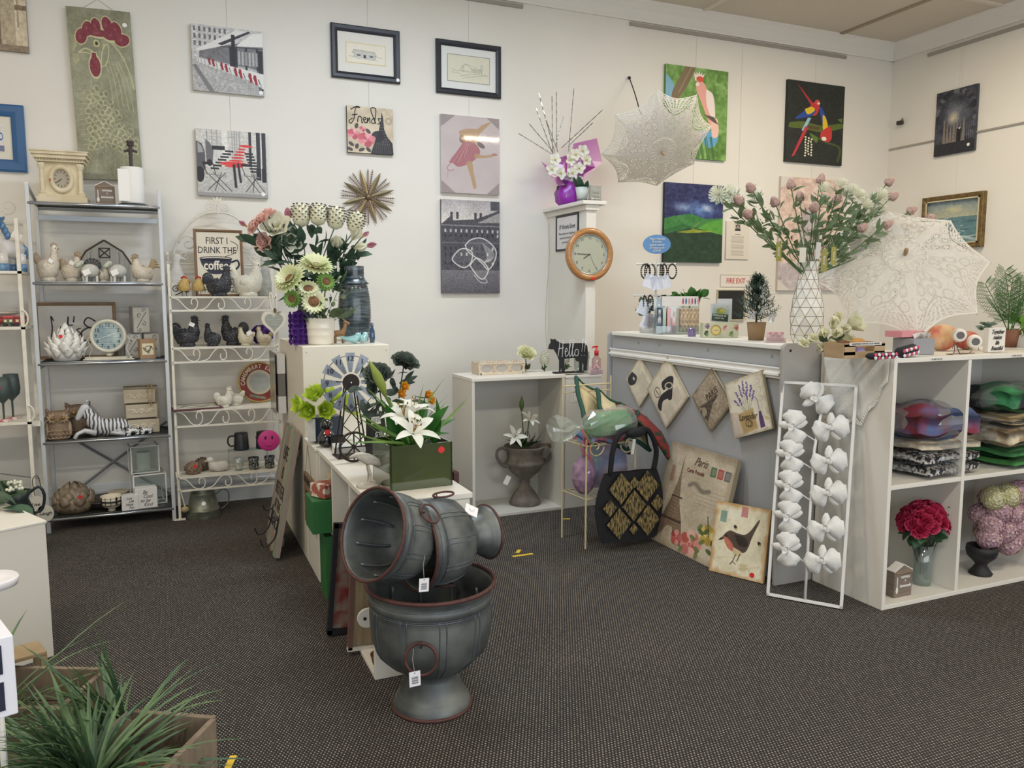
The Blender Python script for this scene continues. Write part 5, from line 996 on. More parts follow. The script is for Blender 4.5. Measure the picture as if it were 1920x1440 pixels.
def mug(lab,px,sg):
    t = T('mug',lab,'mug',(SX(px,5.86,Z4+rz),5.86,Z4+rz),0);mm = mat('24272e',.4)
    B().lathe([(.052,0),(.052,.01),(.046,.115),(.042,.12),(.0,.12)],28).o('cup',mm,t,smooth=True);B().tube(smooth2([(sg*.046,0,.1),(sg*.08,0,.095),(sg*.09,0,.06),(sg*.075,0,.03),(sg*.05,0,.03)]),.006,8).o('handle',mm,t,smooth=True)
mug('upside-down black mug with its handle to the left',453,-1);mug('upside-down black mug half hidden by the pink face',494,1)
hg = mat('9fa2a4',.18,.85,h2='4c5054',ns=90,contrast=.2,bump=.5)
for px,y,z,lab,m_ in ((476,5.77,Z4,'silver mercury-glass votive left of the pink face',hg),(506,5.77,Z4,'silver mercury-glass votive under the pink face',hg),(490,5.86,Z4+rz,'silver mercury-glass votive up on the riser',hg),(448,5.77,Z4,'clear glass votive with candle under the black mug',film('dfe6e4',.35,.08))):
    t = T('votive_holder',lab,'candle holder',(SX(px,y,z),y,z),0);B().open_lathe([(.0,0),(.032,0),(.036,.03),(.032,.05),(.038,.08),(.036,.085),(.03,.05),(.0,.01)] if m_ is hg else [(.0,0),(.026,0),(.022,.02),(.032,.04),(.034,.09),(.032,.09),(.0,.03)],20).o('glass',m_,t,smooth=True);B().lathe([(.018,0),(.018,.03)],12).o('candle',mat('dfd9c8'),t,(0,0,.02))
# pink smiley
p = aY(504,826,5.665);t = T('smiley_ornament','hot pink smiling face disc hanging from the scroll rack','hanging ornament',(p.x,5.665,p.z),-.05);r_ = .073
B().ball((0,0,0),(r_,.016,r_),28,14).o('disc',mat('d03c8e',.45),t,smooth=True)
for s_ in (-1,1): B().ball((s_*.022,-.0135,.022),(.007,.004,.013),10,6).o('eye',BLK,t)
B().tube([(.043*math.cos(a),-.014+.003*abs(math.cos(a)),.008+.046*math.sin(a)) for a in [PI+PI*.08+PI*.84*k/16 for k in range(17)]],.002,5).o('mouth',BLK,t);B().tube([(0,0,r_),(-.003,.012,Z3-p.z-.05)],.001,4).o('hanging_string',WHT,t)
# heart plaque
p = aY(514,603,5.62);t = T('heart_plaque','cream and grey wooden heart plaque hanging at the scroll rack corner','hanging ornament',(p.x,5.62,p.z),0)
def heart(s): return [(s*.95*math.sin(a)**3*.95,s*(.84*math.cos(a)-.30*math.cos(2*a)-.13*math.cos(3*a)-.06*math.cos(4*a))) for a in [2*PI*k/40 for k in range(40)]]
B().prism(heart(.092),.012).o('heart',mat('dcd6c8',.6),t,bev=.002);B().prism(heart(.066),.002,MX.Translation((0,-.002,.002))).o('panel',mat('9fa399',.7),t)
for s_,z in (('Love',.028),('makes a house',.012),('a home',-.004),('Always',-.022)): txt(s_,.016,mat('d5d6ce'),t,(0,-.003,z),shear=.3)
B().tube(smooth2([(0,0,.06),(-.02,.02,.12),(-.012,.06,.2),(.004,.02,.13),(0,0,.06)]),.004,6).o('ribbon',mat('dcd6c8',.7),t,smooth=True);b = B().leaf((.01,-.004,.055),(1,0,.6),.045,.02,seg=3).leaf((.01,-.004,.055),(-.2,0,1),.04,.02,seg=3);b.o('twine_bow',mat('6d5c3c',.7),t)
# hanging cord with pull, galvanised jug
p = aY(347,955,5.66);t = T('cord_pull','cream cord with a round wooden pull hanging beside the metal jug','cord',(p.x,5.66,p.z),0);B().tube(smooth2([(0,0,.02),(-.02,0,.12),(-.04,.0,.22),(-.045,.02,.25)]),.004,6).o('cord',mat('d6cfbd'),t);B().ball((0,0,0),(.026,.022,.022),12,8).o('pull',mat('a89670',.5),t,smooth=True)
gal = mat('5f6459',.4,.6,h2='83877a',ns=18,bump=.2)
t = T('metal_jug','galvanised metal jug with a loop handle under the scroll rack','jug',aZ(382,968,0),0);B().open_lathe([(.11,0),(.112,.012),(.104,.05),(.107,.056),(.1,.06),(.078,.165),(.08,.17),(.07,.165),(.09,.05),(0,.01)],30).o('body',gal,t,smooth=True)
B().tube(smooth2([(.085,0,.15),(.13,0,.18),(.165,0,.15),(.16,0,.08),(.115,0,.04)]),.005,6).o('handle',gal,t,smooth=True);disc('price_sticker',.014,STICK,t,(-.0,-.092,.11),(PI/2-.25,0,0))
# ================================================================ leaning plank sign with hooks beside the tall plinth
A0,A1,A2,A3 = V((.523,4.56,.0)),V((.513,5.02,0)),V((.655,4.36,.70)),V((.655,4.93,.70))
ux = -((A1-A0)+(A3-A2)).normalized();uz = (A2-A0);Hh = uz.length;uz = (uz+(A3-A1)).normalized();uz = (uz-ux*uz.dot(ux)).normalized();un = ux.cross(uz)
t = T('plank_sign','pastel plank sign with black hooks leaning on the tall white box','sign',A1+V((0,0,.004)));t.rotation_euler = MX((ux,-un,uz)).transposed().to_euler();bw = .46
cols = ['9a8a80','b0a694','7f9c8a','a87c6c','b5ae98','86b094','a0968a']
for i,c in enumerate(cols): B().box(((i+.5)*bw/7,.0,Hh/2+(-.012 if i % 2 else .006)),(bw/7-.002,.022,Hh-.02)).o('plank',mat(c,.8,h2='8a7f76',ns=9,stretch=(4,1,1),contrast=.9,bump=.3),t,bev=.001)
B().box((bw/2,.018,.1),(bw-.04,.012,.04)).o('batten',mat('6b5a4c'),t);B().box((bw/2,.018,Hh-.12),(bw-.04,.012,.04)).o('batten',mat('6b5a4c'),t)
for s_,z,k in (('LIFE',.78,.12),('IS',.62,.1),('BETTER',.48,.11),('AT THE',.36,.08),('BEACH',.23,.12)): txt(s_,k,mat('3a3633',.8),t,(bw/2,-.013,Hh*z),w=.8)
for x in (.1,.36): B().tube(smooth2([(x,-.012,.24),(x,-.02,.1),(x,-.07,.05),(x,-.1,.09)]),.005,6).tube(smooth2([(x,-.012,.22),(x,-.05,.2),(x,-.075,.23)]),.005,6).o('hook',BLK,t,smooth=True)
# picture edges on the left face of the tall plinth
t = T('wrapped_canvas','canvases seen edge-on, hung on the left side of the tall white box','picture',(.612,5.27,aX(535,790,.62).z),0);hh = aX(535,672,.62).z-aX(535,790,.62).z
B().box((.033,0,hh*.83),(.05,.26,hh*.33)).o('white_wrap',mat('dcdad8',.4),t,bev=.003);B().box((.033,0,hh*.48),(.045,.26,hh*.36)).o('grey_edge',mat('77746f',.6),t);B().box((.033,0,hh*.15),(.05,.26,hh*.29)).o('white_wrap',mat('dcdad8',.4),t,bev=.003)
q = Pic(120,160,'8b8a80').noise(.2,.4).rect(0,.5,1,.7,'a89a5c',.6).rect(0,0,1,.2,'4c4a48',.8);quad('print',.29,hh*1.02,q.mat(.3,.5),t,(-.006,0,0),(0,0,-PI/2))
# ================================================================ far left white rack and what it carries
R3 = T('side_rack','white rack at the left edge with a dog ornament, train and glasses','shelf',(-.80,5.62,0));rz3 = [aY(20,y,5.62).z for y in (508,613,792)]
for y in (0,.34): B().box((0,y,.98),(.02,.02,1.96)).o('post',wi,R3)
for x in (-.9,): 
    for y in (0,.34): B().box((x,y,.98),(.02,.02,1.96)).o('post',wi,R3)
for z in rz3: B().box((-.45,.17,z-.008),(.92,.36,.016)).o('shelf',wi,R3)
B().box((.03,.17,rz3[2]-.02),(.05,.3,.03)).o('shelf_end',wi,R3)
for z in rz3[1:]: B().tube([(.0+.03*math.cos(a),-.014,z+.05+.05*math.sin(a)) for a in [-PI/2+PI*k/8 for k in range(9)]],.005,5).o('side_curl',wi,R3)
B().tube([(0,.34,1.95),(-.9,.34,1.95)],.008,6).tube([(-.02-.9+x,.34,z) for x,z in spiral(.83,2.06,.05,1.1,PI*1.4,1)],.004,6).tube(smooth2([(-.115,.34,2.03),(-.17,.34,2.03),(-.25,.34,2.09),(-.32,.34,2.2)]),.004,6).o('top_scroll',wi,R3,smooth=True)
B().tube([(0,.35,.3),(-.5,.35,.42),(-.9,.35,.6)],.004,5).o('cable',mat('8f9092'),R3)
t = T('donkey_ornament','blue and white ceramic donkey with a red-stickered tag at the left edge','animal ornament',SP(14,5.76,rz3[0]),PI+.9,scale=.27);wc = mat('dddad6',.25,coat=.6);bc = mat('6f98bd',.25,h2='4f7aa6',ns=12,coat=.6)
B().loft([((-.42,0,.5),.1,.1),((-.3,0,.5),.22,.2),((.1,0,.52),.22,.2),((.25,0,.65),.17,.15),((.3,0,.82),.14,.13)],16).o('body',wc,t,smooth=True);B().loft([((.22,0,.95),.12,.12),((.32,0,.95),.18,.17),((.45,0,.88),.14,.13),((.55,0,.8),.11,.11),((.6,0,.78),.05,.06)],14).o('head',wc,t,smooth=True)
for sy in (-1,1): B().leaf((.22,sy*.12,1.05),(0,sy*.6,1),.2,.12).o('ear',bc,t,thick=.02);B().ball((.42,sy*.13,.98),(.04,.03,.05),8,6).o('eye',BLK,t)
for x in (-.28,.2):
    for sy in (-.12,.12): B().tube([(x,sy,.4),(x,sy,.12)],.1,10).o('leg',wc,t,smooth=True);B().lathe([(.11,0),(.115,.1),(.105,.17)],12).o('hoof',bc,t,(x,sy,0),smooth=True)
b = B();[b.ball((.12-.06*k,0,1.12-.1*k),(.07,.08,.1),8,6) for k in range(4)];b.o('mane',bc,t,smooth=True);B().loft([((-.45,0,.62),.04,.04),((-.52,0,.5),.09,.08),((-.52,0,.3),.03,.03)],8).o('tail',bc,t,smooth=True)
ptag(t,(-.1,.22,.8),.2,.14,2.5,.5);disc('sticker',.05,REDST,t,(-.1,.23,.8),(PI/2,0,2.9),t=.004)
t = T('cake_stand','pale pedestal cake stand behind the toy train','stand',SP(8,5.86,rz3[1]),0);B().lathe([(.05,0),(.02,.03),(.02,.06),(.095,.075),(.1,.09),(.0,.085)],24).o('stand',mat('b3aba0',.5),t,smooth=True)
def car(lab,px,c1,c2):
    t = T('train_ornament',lab,'train ornament',SP(px,5.74,rz3[1]),0)
    B().box((0,0,.03),(.062,.04,.03)).o('wagon',mat(c1,.35),t,bev=.004);B().box((0,0,.055),(.066,.044,.022)).o('roof',mat(c2,.35),t,bev=.006);
    for s_ in (-1,1): B().lathe([(.012,-.022),(.012,.022)],12).o('wheel',BLK,t,(s_*.02,0,.012),(PI/2,0,0))
    for s_ in (-.014,.014): B().box((s_,-.0215,.034),(.014,.002,.014)).o('window',mat('d9cfae'),t)
car('green and red toy train wagon next to the engine',17,'4a5c3a','a8323a');car('all red toy train wagon at the shelf end',39,'a02f36','8e2830');
t = T('train_ornament','red toy train engine at the picture edge','train ornament',SP(-4,5.74,rz3[1]),0);B().tube([(-.03,0,.035),(.03,0,.035)],.02,14).o('boiler',mat('a02f36',.35),t,smooth=True);B().tube([(-.01,0,.05),(-.01,0,.075)],.008,8).o('funnel',BLK,t);B().lathe([(.012,-.022),(.012,.022)],12).o('wheel',BLK,t,(0,0,.012),(PI/2,0,0))
def goblet(lab,px,y,h):
    t = T('wine_glass',lab,'glass',SP(px,y,rz3[2]),0);gg = mat('43504e',.5,alpha=.95);k = h/.25
    B().open_lathe([(.006,.01),(.006,.1*k),(.02,.115*k),(.045,.14*k),(.05,.17*k),(.042,.25*k),(.04,.25*k),(.046,.17*k),(.04,.14*k),(0,.12*k)],24).o('bowl_and_stem',gg,t,smooth=True);B().lathe([(.045,0),(.04,.006),(.006,.012)],24).o('foot',mat('b5484c',.6,h2='ddd2cc',ns=60,contrast=.2),t,smooth=True);return t
g_ = goblet('dark matt wine glass in front with a red sticker',8,5.70,.27);rsticker(g_,(-.01,-.05,.21));goblet('dark matt wine glass behind the stickered one',25,5.80,.28)
t = T('enamel_jug','black jug with a round handle behind the leafy pedestal','jug',(aY(34,960,5.2).x,5.2,.16),0);bk = mat('1f2a29',.35);B().open_lathe([(.09,0),(.095,.01),(.08,.12),(.055,.19),(.075,.235),(.07,.235),(.05,.19),(0,.02)],26).o('body',bk,t,smooth=True);B().tube(smooth2([(.06,0,.22),(.11,0,.25),(.135,0,.2),(.12,0,.12),(.085,0,.1)]),.008,8).o('handle',bk,t,smooth=True)
tg = T('low_stand','low white stand under the black jug','stand',(aY(34,960,5.2).x-.25,5.2,0),0);B().box((0,0,.155),(.7,.3,.01)).o('top',wi,tg);[B().box((x,y,.075),(.02,.02,.15)).o('leg',wi,tg) for x in (-.3,.3) for y in (-.12,.12)]
t = T('hanging_plaques','two small oval lettered plaques tied on a cord to the side rack','plaque',(aY(74,945,5.58).x,5.58,aY(74,945,5.58).z),0)
for dx,dz,r2,wd in ((-.02,0,.3,'Live'),(.03,-.06,-.2,'Laugh')): e = B().lathe([(.045,0),(.045,.006)],20).o('plaque',mat('c9c5b8',.6),t,(dx,0,dz),(PI/2,r2,0));e.scale = (1,1.2,1);txt(wd,.03,BLK,t,(dx,-.008,dz),shear=.3)
B().tube(smooth2([(-.02,0,.05),(-.03,.01,.15),(0,.01,.17),(.02,0,.06)]),.003,5).o('cord',mat('4c4640'),t)
# leaves on the pedestal
t = T('leafy_spray','green leaf spray with white berries lying on the left pedestal','foliage',(-.62,3.92,.583),0);lc = lf(.10,.06,'4c5f4c','5f7358')
stem(t,(-.15,.1,.02),(.02,.1,.06),.004)
for k in range(11): put('pedleaf',lc,t,(-.12+.013*k,.03+R(0,.12),.012+R(0,.06)),(R(-.8,.8),R(-.5,.5),R(.1,.6)),R(.8,1.3))
b = B();[b.ball((-.02+R(-.03,.03),.08+R(-.02,.02),.09+R(-.02,.02)),.007,6,4) for k in range(26)];b.o('berries',mat('c9c8b4',.6),t)['kind'] = 'stuff'
B().leaf((-.06,.02,.01),(1,-.4,.05),.13,.09,up=(0,0,1),seg=5,wide=.55,bend=.3).o('leaf',leafm('4f6d54','3d5a44'),t,thick=.002)
# ================================================================ foreground left
wd = mat('6f6152',.8,h2='8a7a66',ns=8,stretch=(3,3,1),bump=.4);wdd = mat('4c4038',.85,h2='5f5146',ns=8,bump=.4)
def planter(label,c,rz,sx,sy,h,n=3):
    t = T('wooden_planter',label,'planter',(c[0],c[1],0),rz)
    for s_ in (-1,1):
        for i in range(2): B().box((0,s_*sy/2,h*(.25+.5*i)),(sx,.018,h/2-.004)).o('plank',wd,t,bev=.002);B().box((s_*sx/2,0,h*(.25+.5*i)),(.018,sy-.02,h/2-.004)).o('plank',wd,t,bev=.002)
    B().box((0,0,.012),(sx-.02,sy-.02,.014)).o('base',wdd,t);return t
c1 = V((-.02,2.34));planter('open weathered plank planter box with grass at the bottom left',(-.13,2.33),-.55,.27,.36,.26)
planter('dark plank planter behind the grass, beside the white pedestal',(-.47,2.90),-.45,.38,.26,.24)
def terr(lab,x,y,s=1,z=0):
    t = T('terracotta_pot',lab,'pot',(x,y,z),0,scale=s);tc_ = mat('8a5038',.75,h2='9c6248',ns=12);B().open_lathe([(.05,0),(.07,.11),(.078,.112),(.08,.14),(.07,.14),(.06,.05),(0,.03)],24).o('pot',tc_,t,smooth=True);B().lathe([(.066,.11),(.0,.115)],16).o('soil',mat('2c231d',.95),t);return t
terr('terracotta pot inside the open planter',-.11,2.36,.9,.03);terr('terracotta pot with grass left of the open planter',-.26,2.28,1,.03)
def grass(label,base,n,L,lean,seed,W=.015,cols=('4f6a48','6d8a5a','3a5540'),spread=.03,lim=1.1):
    random.seed(seed);t = T('grass_plant',label,'plant',base,0)
    for i in range(n):
        a = R(0,2*PI);e = R(.05,lim)*(.6+.4*random.random());d = V((math.cos(a)*math.sin(e)+lean[0],math.sin(a)*math.sin(e)+lean[1],math.cos(e)));l = L*R(.6,1.1)
        B().leaf((R(-spread,spread),R(-spread,spread),0),d,l,W*R(.7,1.3),up=(0,0,1) if e > .3 else d.orthogonal(),bend=R(.35,.95),cup=.2,seg=8,wide=.35,tip=.02).o('blade',leafm(cols[i % 3],cols[(i+1) % 3]),t)
    return t
grass('big dark green grass plant filling the bottom left corner',(-.26,2.28,.14),260,.42,(.0,.0),3,lim=1.25)
grass('upright broad-bladed grass plant behind the big one',(-.20,2.62,.05),80,.46,(.02,-.0),5,W=.016,lim=.7)
grass('tall thin grass plant at the left edge before the pedestal',(-.56,2.75,.15),46,.52,(.05,0),8,W=.012,lim=.9)
t = T('wooden_stool','low pale wooden crate stand in front of the white pedestal','stand',(-.47,3.12,0),.35);lw = mat('a08c6c',.7,h2='8c7656',ns=8)
B().box((-.06,0,.27),(.16,.12,.015),MX.Rotation(.0,4,'X')).o('seat',lw,t,bev=.003);[B().box((x,y,.131),(.02,.02,.262)).o('leg',lw,t) for x in (-.13,.01) for y in (-.05,.05)]
# product box and dish on a small stand near the camera
p = aY(33,1290,1.6);st = T('side_table','small white side table at the left edge, mostly out of view','table',(p.x-.275,1.72,0),0);zt = aY(33,1362,1.6).z-.003
B().box((0,0,zt-.012),(.32,.26,.02)).o('top',WHT,st,bev=.003);[B().box((x,y,(zt-.022)/2),(.022,.022,zt-.022)).o('leg',WHT,st) for x in (-.14,.14) for y in (-.11,.11)]
pb_ = T('product_box','white carton with two dark blue windows at the left edge','box',(p.x-.13,1.605,zt),.35);bh = aY(33,1212,1.6).z-zt;B().box((0,.08,bh/2),(.26,.14,bh)).o('carton',mat('dfdfe6',.5),pb_,bev=.002)
for z in (.27,.73): B().box((0,.0095,bh*z),(.22,.002,bh*.36)).o('window_print',mat('1c2436',.4,h2='2a2c3c',ns=20),pb_)
for z in (.28,.72): B().box((.1305,.08,bh*z),(.002,.1,bh*.36)).o('window_print',mat('1c2436',.4),pb_)
p = aY(10,1087,2.2);t = T('white_dish','white rounded dish rim at the left edge above the grass','dish',(p.x-.03,2.2,p.z-.02),0);B().open_lathe([(.03,0),(.055,.008),(.06,.025),(.055,.03),(.04,.018),(0,.014)],24).o('dish',mat('dcd9dc',.3),t,smooth=True)
t = T('plant_stand','thin white stand under the white dish','stand',(p.x-.03,2.2,0),0);B().tube([(0,0,0),(0,0,p.z-.022)],.008,8).lathe([(.06,0),(.055,.008)],20).o('pole',WHT,t)
# ================================================================ on the tall white box
ZT = 1.223;random.seed(21)
def L3(P,t): return V(P)-V(t.location)
t = T('ribbed_flower_pot','cream ribbed round flower pot holding sunflowers on the tall box','pot',SP(602,4.66,ZT),0)
pot([(.0,0),(.07,0),(.072,.01),(.075,.05),(.079,.055),(.075,.06),(.077,.09),(.081,.095),(.078,.10),(.082,.145),(.085,.15),(.078,.15),(.072,.1),(0,.09)],mat('dfdacd',.45),t)
bq = T('sunflower_bunch','cream and green sunflowers rising from the ribbed pot','flowers',SP(602,4.66,ZT+.14),0)
cream = fl_daisy('e6e6c4','ccd89c',L=.055,W=.02,r=.024,n=22,rows=3);grn = fl_daisy('6f9a4c','9cc06a','6a4434',n=20,L=.034,W=.014,r=.026,rows=3);crw = fl_daisy('e9e8cc','d3dda8','5f4030',n=20,L=.038,W=.018,r=.026)
for key,b_,px,py,y,d,s in (('crm',cream,592,500,4.66,(.1,-.5,.9),1.5),('crm',cream,545,524,4.62,(-.7,-.5,.6),1.45),('crw',crw,578,543,4.60,(-.1,-.7,.8),1.2),('grn',grn,611,529,4.62,(.1,-1,.25),1.1),('crw',crw,588,566,4.57,(-.05,-1,.2),1.3),('grn',grn,549,560,4.60,(-.7,-.8,-.05),1.1)):
    P = L3(aY(px,py,y),bq);put(key,b_,bq,P,d,s);stem(bq,(0,0,-.08),P,.004,STEM)
ol = lf(.085,.055,'5c6a4a','47583c',bend=.3)
for k in range(16): a = R(0,6.28);put('olv',ol,bq,(R(-.06,.06),R(-.06,.04),R(-.02,.1)),(math.cos(a),math.sin(a)-.2,R(-.2,.8)),R(.6,1.1))
put('olv',ol,bq,(.07,-.06,.02),(1,-.3,.1),1.5)
eu = lf(.028,.024,'8d9a78','6f8062',wide=.5)
for (x,z) in ((.10,.12),(.14,.02),(.05,.2)):
    stem(bq,(0,0,-.05),(x+.1,-.02,z+.08),.0018)
    for k in range(7): put('eul',eu,bq,(x*.4+(x+.1)*.6*k/7,-.03,z*.5+(z+.08)*.6*k/7),(R(-1,1),-.3,R(-1,1)),R(.8,1.3))
t = T('purple_rose_block','deep purple rose column left of the ribbed pot','flowers',SP(562,4.72,ZT),0);B().box((0,0,.085),(.07,.06,.17)).o('core',mat('3e2358',.9),t)
for i in range(3):
    for j in range(6): put('pr2',fl_rose('7a4aa8','4b2a82',.022,3),t,(-.028+.028*i,-.032,.018+.029*j),(R(-.3,.3),-1,R(-.2,.3)),R(.9,1.1));
for j in range(6): put('pr2',None,t,(-.038,0,.018+.029*j),(-1,-.2,0),1);put('pr2',None,t,(R(-.02,.02),R(-.02,.02),.172),(0,-.2,1),1) if j < 3 else None
t = T('wooden_reindeer','small carved wooden reindeer between pot and dark vase','ornament',SP(637,4.72,ZT),0);wr = mat('8a6544',.7,h2='a07a54',ns=15)
B().loft([((-.035,0,.06),.012,.01),((-.03,0,.055),.02,.016),((.02,0,.06),.02,.016),((.03,0,.09),.012,.01),((.035,0,.115),.011,.01)],10).o('body',wr,t,smooth=True);B().loft([((.025,0,.125),.014,.012),((.06,0,.112),.008,.007)],8).o('head',wr,t);[B().tube([(x,y,.05),(x,y,0)],.006,6).o('leg',wr,t) for x in (-.025,.02) for y in (-.009,.009)]
B().tube([(.03,.006,.13),(.02,.02,.15)],.003,5).tube([(.03,-.006,.13),(.02,-.02,.15)],.003,5).o('antler',wr,t)
t = T('ribbed_vase','large dark blue-grey ribbed ceramic vase on the tall box','vase',SP(666,4.95,ZT),0);prof = [];hh = .46
for k in range(57):
    z = hh*k/56;u = z/hh;r = .078+.022*math.sin(min(1,u/.75)*PI)**.7 if u < .76 else .062+.034*max(0,(.86-u)/.1)**1.5*(1 if u < .86 else 0)
    prof.append((r+(.0018 if k % 2 else -.0012),z))
B().open_lathe([(0,0)]+prof+[(.055,hh),(.055,hh-.06),(0,hh-.06)],40).o('body',mat('27323a',.25,h2='566268',ns=9,stretch=(1,1,9),coat=.5,contrast=.3),t,smooth=True)
t = T('glass_birds','pair of pale turquoise glass birds touching, on the tall box','ornament',SP(672,4.62,ZT),0);tq = mat('7fb0b5',.1,h2='98c4c6',ns=10,coat=1)
for dx,sc_ in ((-.02,1),(.03,1)): B().loft([((-.09+dx,0,.045),.004,.004),((-.05+dx,0,.03),.014,.014),((0+dx,0,.025),.026,.025),((.02+dx,0,.045),.02,.018),((.022+dx,0,.065),.014,.013)] if dx < 0 else [((-.02+dx,0,.025),.02,.02),((.0+dx,0,.028),.027,.025),((.012+dx,0,.05),.018,.017),((.012+dx,0,.068),.013,.012)],14).o('bird',tq,t,smooth=True);B().lathe([(.004,0),(0,.012)],6).o('beak',tq,t,(.03+dx,0,.063),(0,PI/2,0))
t = T('blue_bird_vase','small deep blue glass ornament right of the turquoise birds','ornament',SP(698,4.72,ZT),0);B().lathe([(.014,0),(.018,.03),(.016,.07),(.008,.09),(.01,.11),(.001,.12)],14).o('body',mat('2c4a6a',.1,coat=1),t,smooth=True)
# magnolia bouquet in a navy vase
t = T('navy_vase','tall navy vase half hidden behind the sunflowers','vase',SP(578,5.0,ZT),0);pot([(0,0),(.06,0),(.07,.1),(.05,.26),(.04,.33),(.05,.38),(.045,.38),(.035,.33),(.0,.3)],mat('232a3c',.3,coat=.4),t)
mg = T('magnolia_bouquet','big bouquet of cream magnolias, peach roses and speckled proteas in the navy vase','flowers',SP(578,5.0,ZT+.30),0)
dl_ = lf(.13,.055,'4a6350','37503f',bend=.25);mgn = fl_cup('f2efdf','e6e6cc',6,.075,.06,1.2,-.35,2,'b5a85a',.35);bud = fl_cup('b56a80','d9a4a8',4,.06,.032,.18,-.25,1);cupm = fl_cup('f0eddb','e3e4c8',6,.07,.052,.45,-.5,2)
hd = [('mgn',mgn,522,430,(-.4,-1,.5),1.15),('mgn',mgn,538,447,(.3,-1,-.1),1.0),('pea',fl_rose('ecc0b4','f0d4c8',.036,5),482,428,(-1,-.4,.5),1),('pea',None,492,416,(-.6,-.6,.8),.9),('pea',None,504,406,(-.3,-.3,1),.95),('pea',None,497,454,(-.7,-1,-.1),1.1),('bud',bud,463,424,(-1,-.2,.6),.7),('bud',bud,542,415,(-.1,0,1),1.1),
      ('pro',fl_protea,565,420,(0,0,1),1.35),('pro',fl_protea,596,418,(.1,.1,1),1.25),('pro',fl_protea,628,425,(.1,-.1,1),1.35),('pro',fl_protea,664,432,(.2,-.1,1),1.3),('cpm',cupm,628,462,(0,-.9,.5),1.15),('cpm',cupm,660,450,(.5,-.5,.9),1.1),('cpm',cupm,664,466,(.8,-.4,.2),.9),('bud',bud,684,462,(.9,-.3,.2),1.0),('bud',bud,678,445,(.8,0,.6),.8)]
for key,b_,px,py,d,s in hd:
    P = L3(aY(px,py,4.98+R(-.08,.04)),mg);put(key,b_,mg,P,d,s*1.3);stem(mg,(R(-.02,.02),0,-.1),P,.0035,STEMD,sag=.02)
    for k in range(6): put('dlf',dl_,mg,P*R(.45,.9)+V((R(-.04,.04),R(-.04,.04),-.02)),(P.x+R(-.4,.4),R(-.6,.3),R(-.1,.5)),R(.6,1.05))
for k in range(44): put('dlf',dl_,mg,(R(-.16,.2),R(-.06,.04),R(.03,.12)),(R(-1,1),R(-.7,.2),R(-.3,.6)),R(.8,1.15))
B().box((0,0,0),(.014,.001,.06)).o('ribbon_tail',mat('c9cabb',.6),mg,L3(aY(634,500,4.9),mg));B().box((0,0,0),(.028,.001,.05)).o('price_tag',TAGM,mg,L3(aY(533,505,4.9),mg),(0,.1,0))
# ================================================================ on the low box and the cubby
ZL = .716
t = T('lime_flower_pot','dark blue square pot of lime green flowers beside the windmill clock','flower pot',SP(612,4.33,ZL),.1);B().box((0,0,.07),(.15,.12,.14)).o('pot',mat('232c3c',.3,h2='2f3c52',ns=9),t,bev=.004);B().box((0,0,0),(.04,.001,.12)).box((.0,-.001,-.03),(.022,.001,.03)).o('price_tag',mat('c9c8c4',.5),t,(-.095,-.06,.075),(0,0,-.3))
lime = fl_cup('c3d84a','a9c83a',6,.07,.045,.8,-.2,2,'d9dc8a',.2)
for px,py,d in ((575,760,(-1,-.2,.2)),(592,752,(-.4,-.5,.8)),(606,768,(0,-1,.1)),(620,755,(.2,-.4,1)),(600,745,(-.1,0,1)),(634,760,(.7,-.5,.5)),(645,768,(1,-.3,.2)),(585,768,(-.6,-.8,0))): put('lim',lime,t,MX.Rotation(-.1,3,'Z') @ L3(aY(px,py,4.30),t),d,1.25)
t = T('cat_ornament','glossy black rounded figurine with a red sticker','ornament',SP(613,4.16,ZL),0);gb = mat('14161c',.12,coat=1);B().lathe([(.03,0),(.045,.02),(.046,.05),(.03,.08),(.02,.09),(.03,.105),(.031,.125),(.02,.143),(.002,.148)],20).o('body',gb,t,smooth=True);rsticker(t,(-.003,-.042,.083),.014)
t = T('black_cup','short black cup in front of the black figurine','cup',SP(634,4.08,.714),0);B().open_lathe([(0,0),(.035,0),(.038,.07),(.034,.07),(.03,.01),(0,.01)],20).o('cup',mat('1d1e20',.5),t)
t = T('white_tin_box','flat white metal box behind the spoked wheel','box',SP(660,3.98,.714),-.1);B().box((0,0,.02),(.19,.12,.04)).o('box',mat('cfd0ce',.4),t,bev=.003);[disc('rivet',.003,BLK,t,(-.09,-.061,z)) for z in (.012,.028)]
# windmill clock
P0 = aY(657,717,3.86);t = T('windmill_clock','metal windmill clock with numbered galvanised blades on a dark tower','clock',(P0.x+.02,3.88,.714),.05);zc = P0.z-.714;ir = mat('3a2f2c',.5,.4,h2='2c2624',ns=20);RB = .145
bl = mat('a3a9b2',.35,.6,h2='7a838f',ns=14,contrast=.4)
for k in range(12):
    a = PI/2-2*PI*k/12;c_,s_ = math.cos(a),math.sin(a);nx,nz = -s_,c_
    B().prism([(c_*.05+nx*.008,s_*.05+nz*.008),(c_*.05-nx*.008,s_*.05-nz*.008),(c_*RB-nx*.024,s_*RB-nz*.024),(c_*RB+nx*.024,s_*RB+nz*.024)],.0015,MX.Translation((-.02,-.02-.004*(k % 2),zc))).o('blade',bl,t)
    txt(str(k or 12),.036,mat('1c2030'),t,(-.02+c_*RB*.8,-.027,zc+s_*RB*.8))
B().tube([(-.02+RB*.9*math.cos(2*PI*k/36),-.015,zc+RB*.9*math.sin(2*PI*k/36)) for k in range(36)],.0018,5,closed=True).o('outer_ring',ir,t);disc('hub',.042,ir,t,(-.02,-.026,zc),n=28)
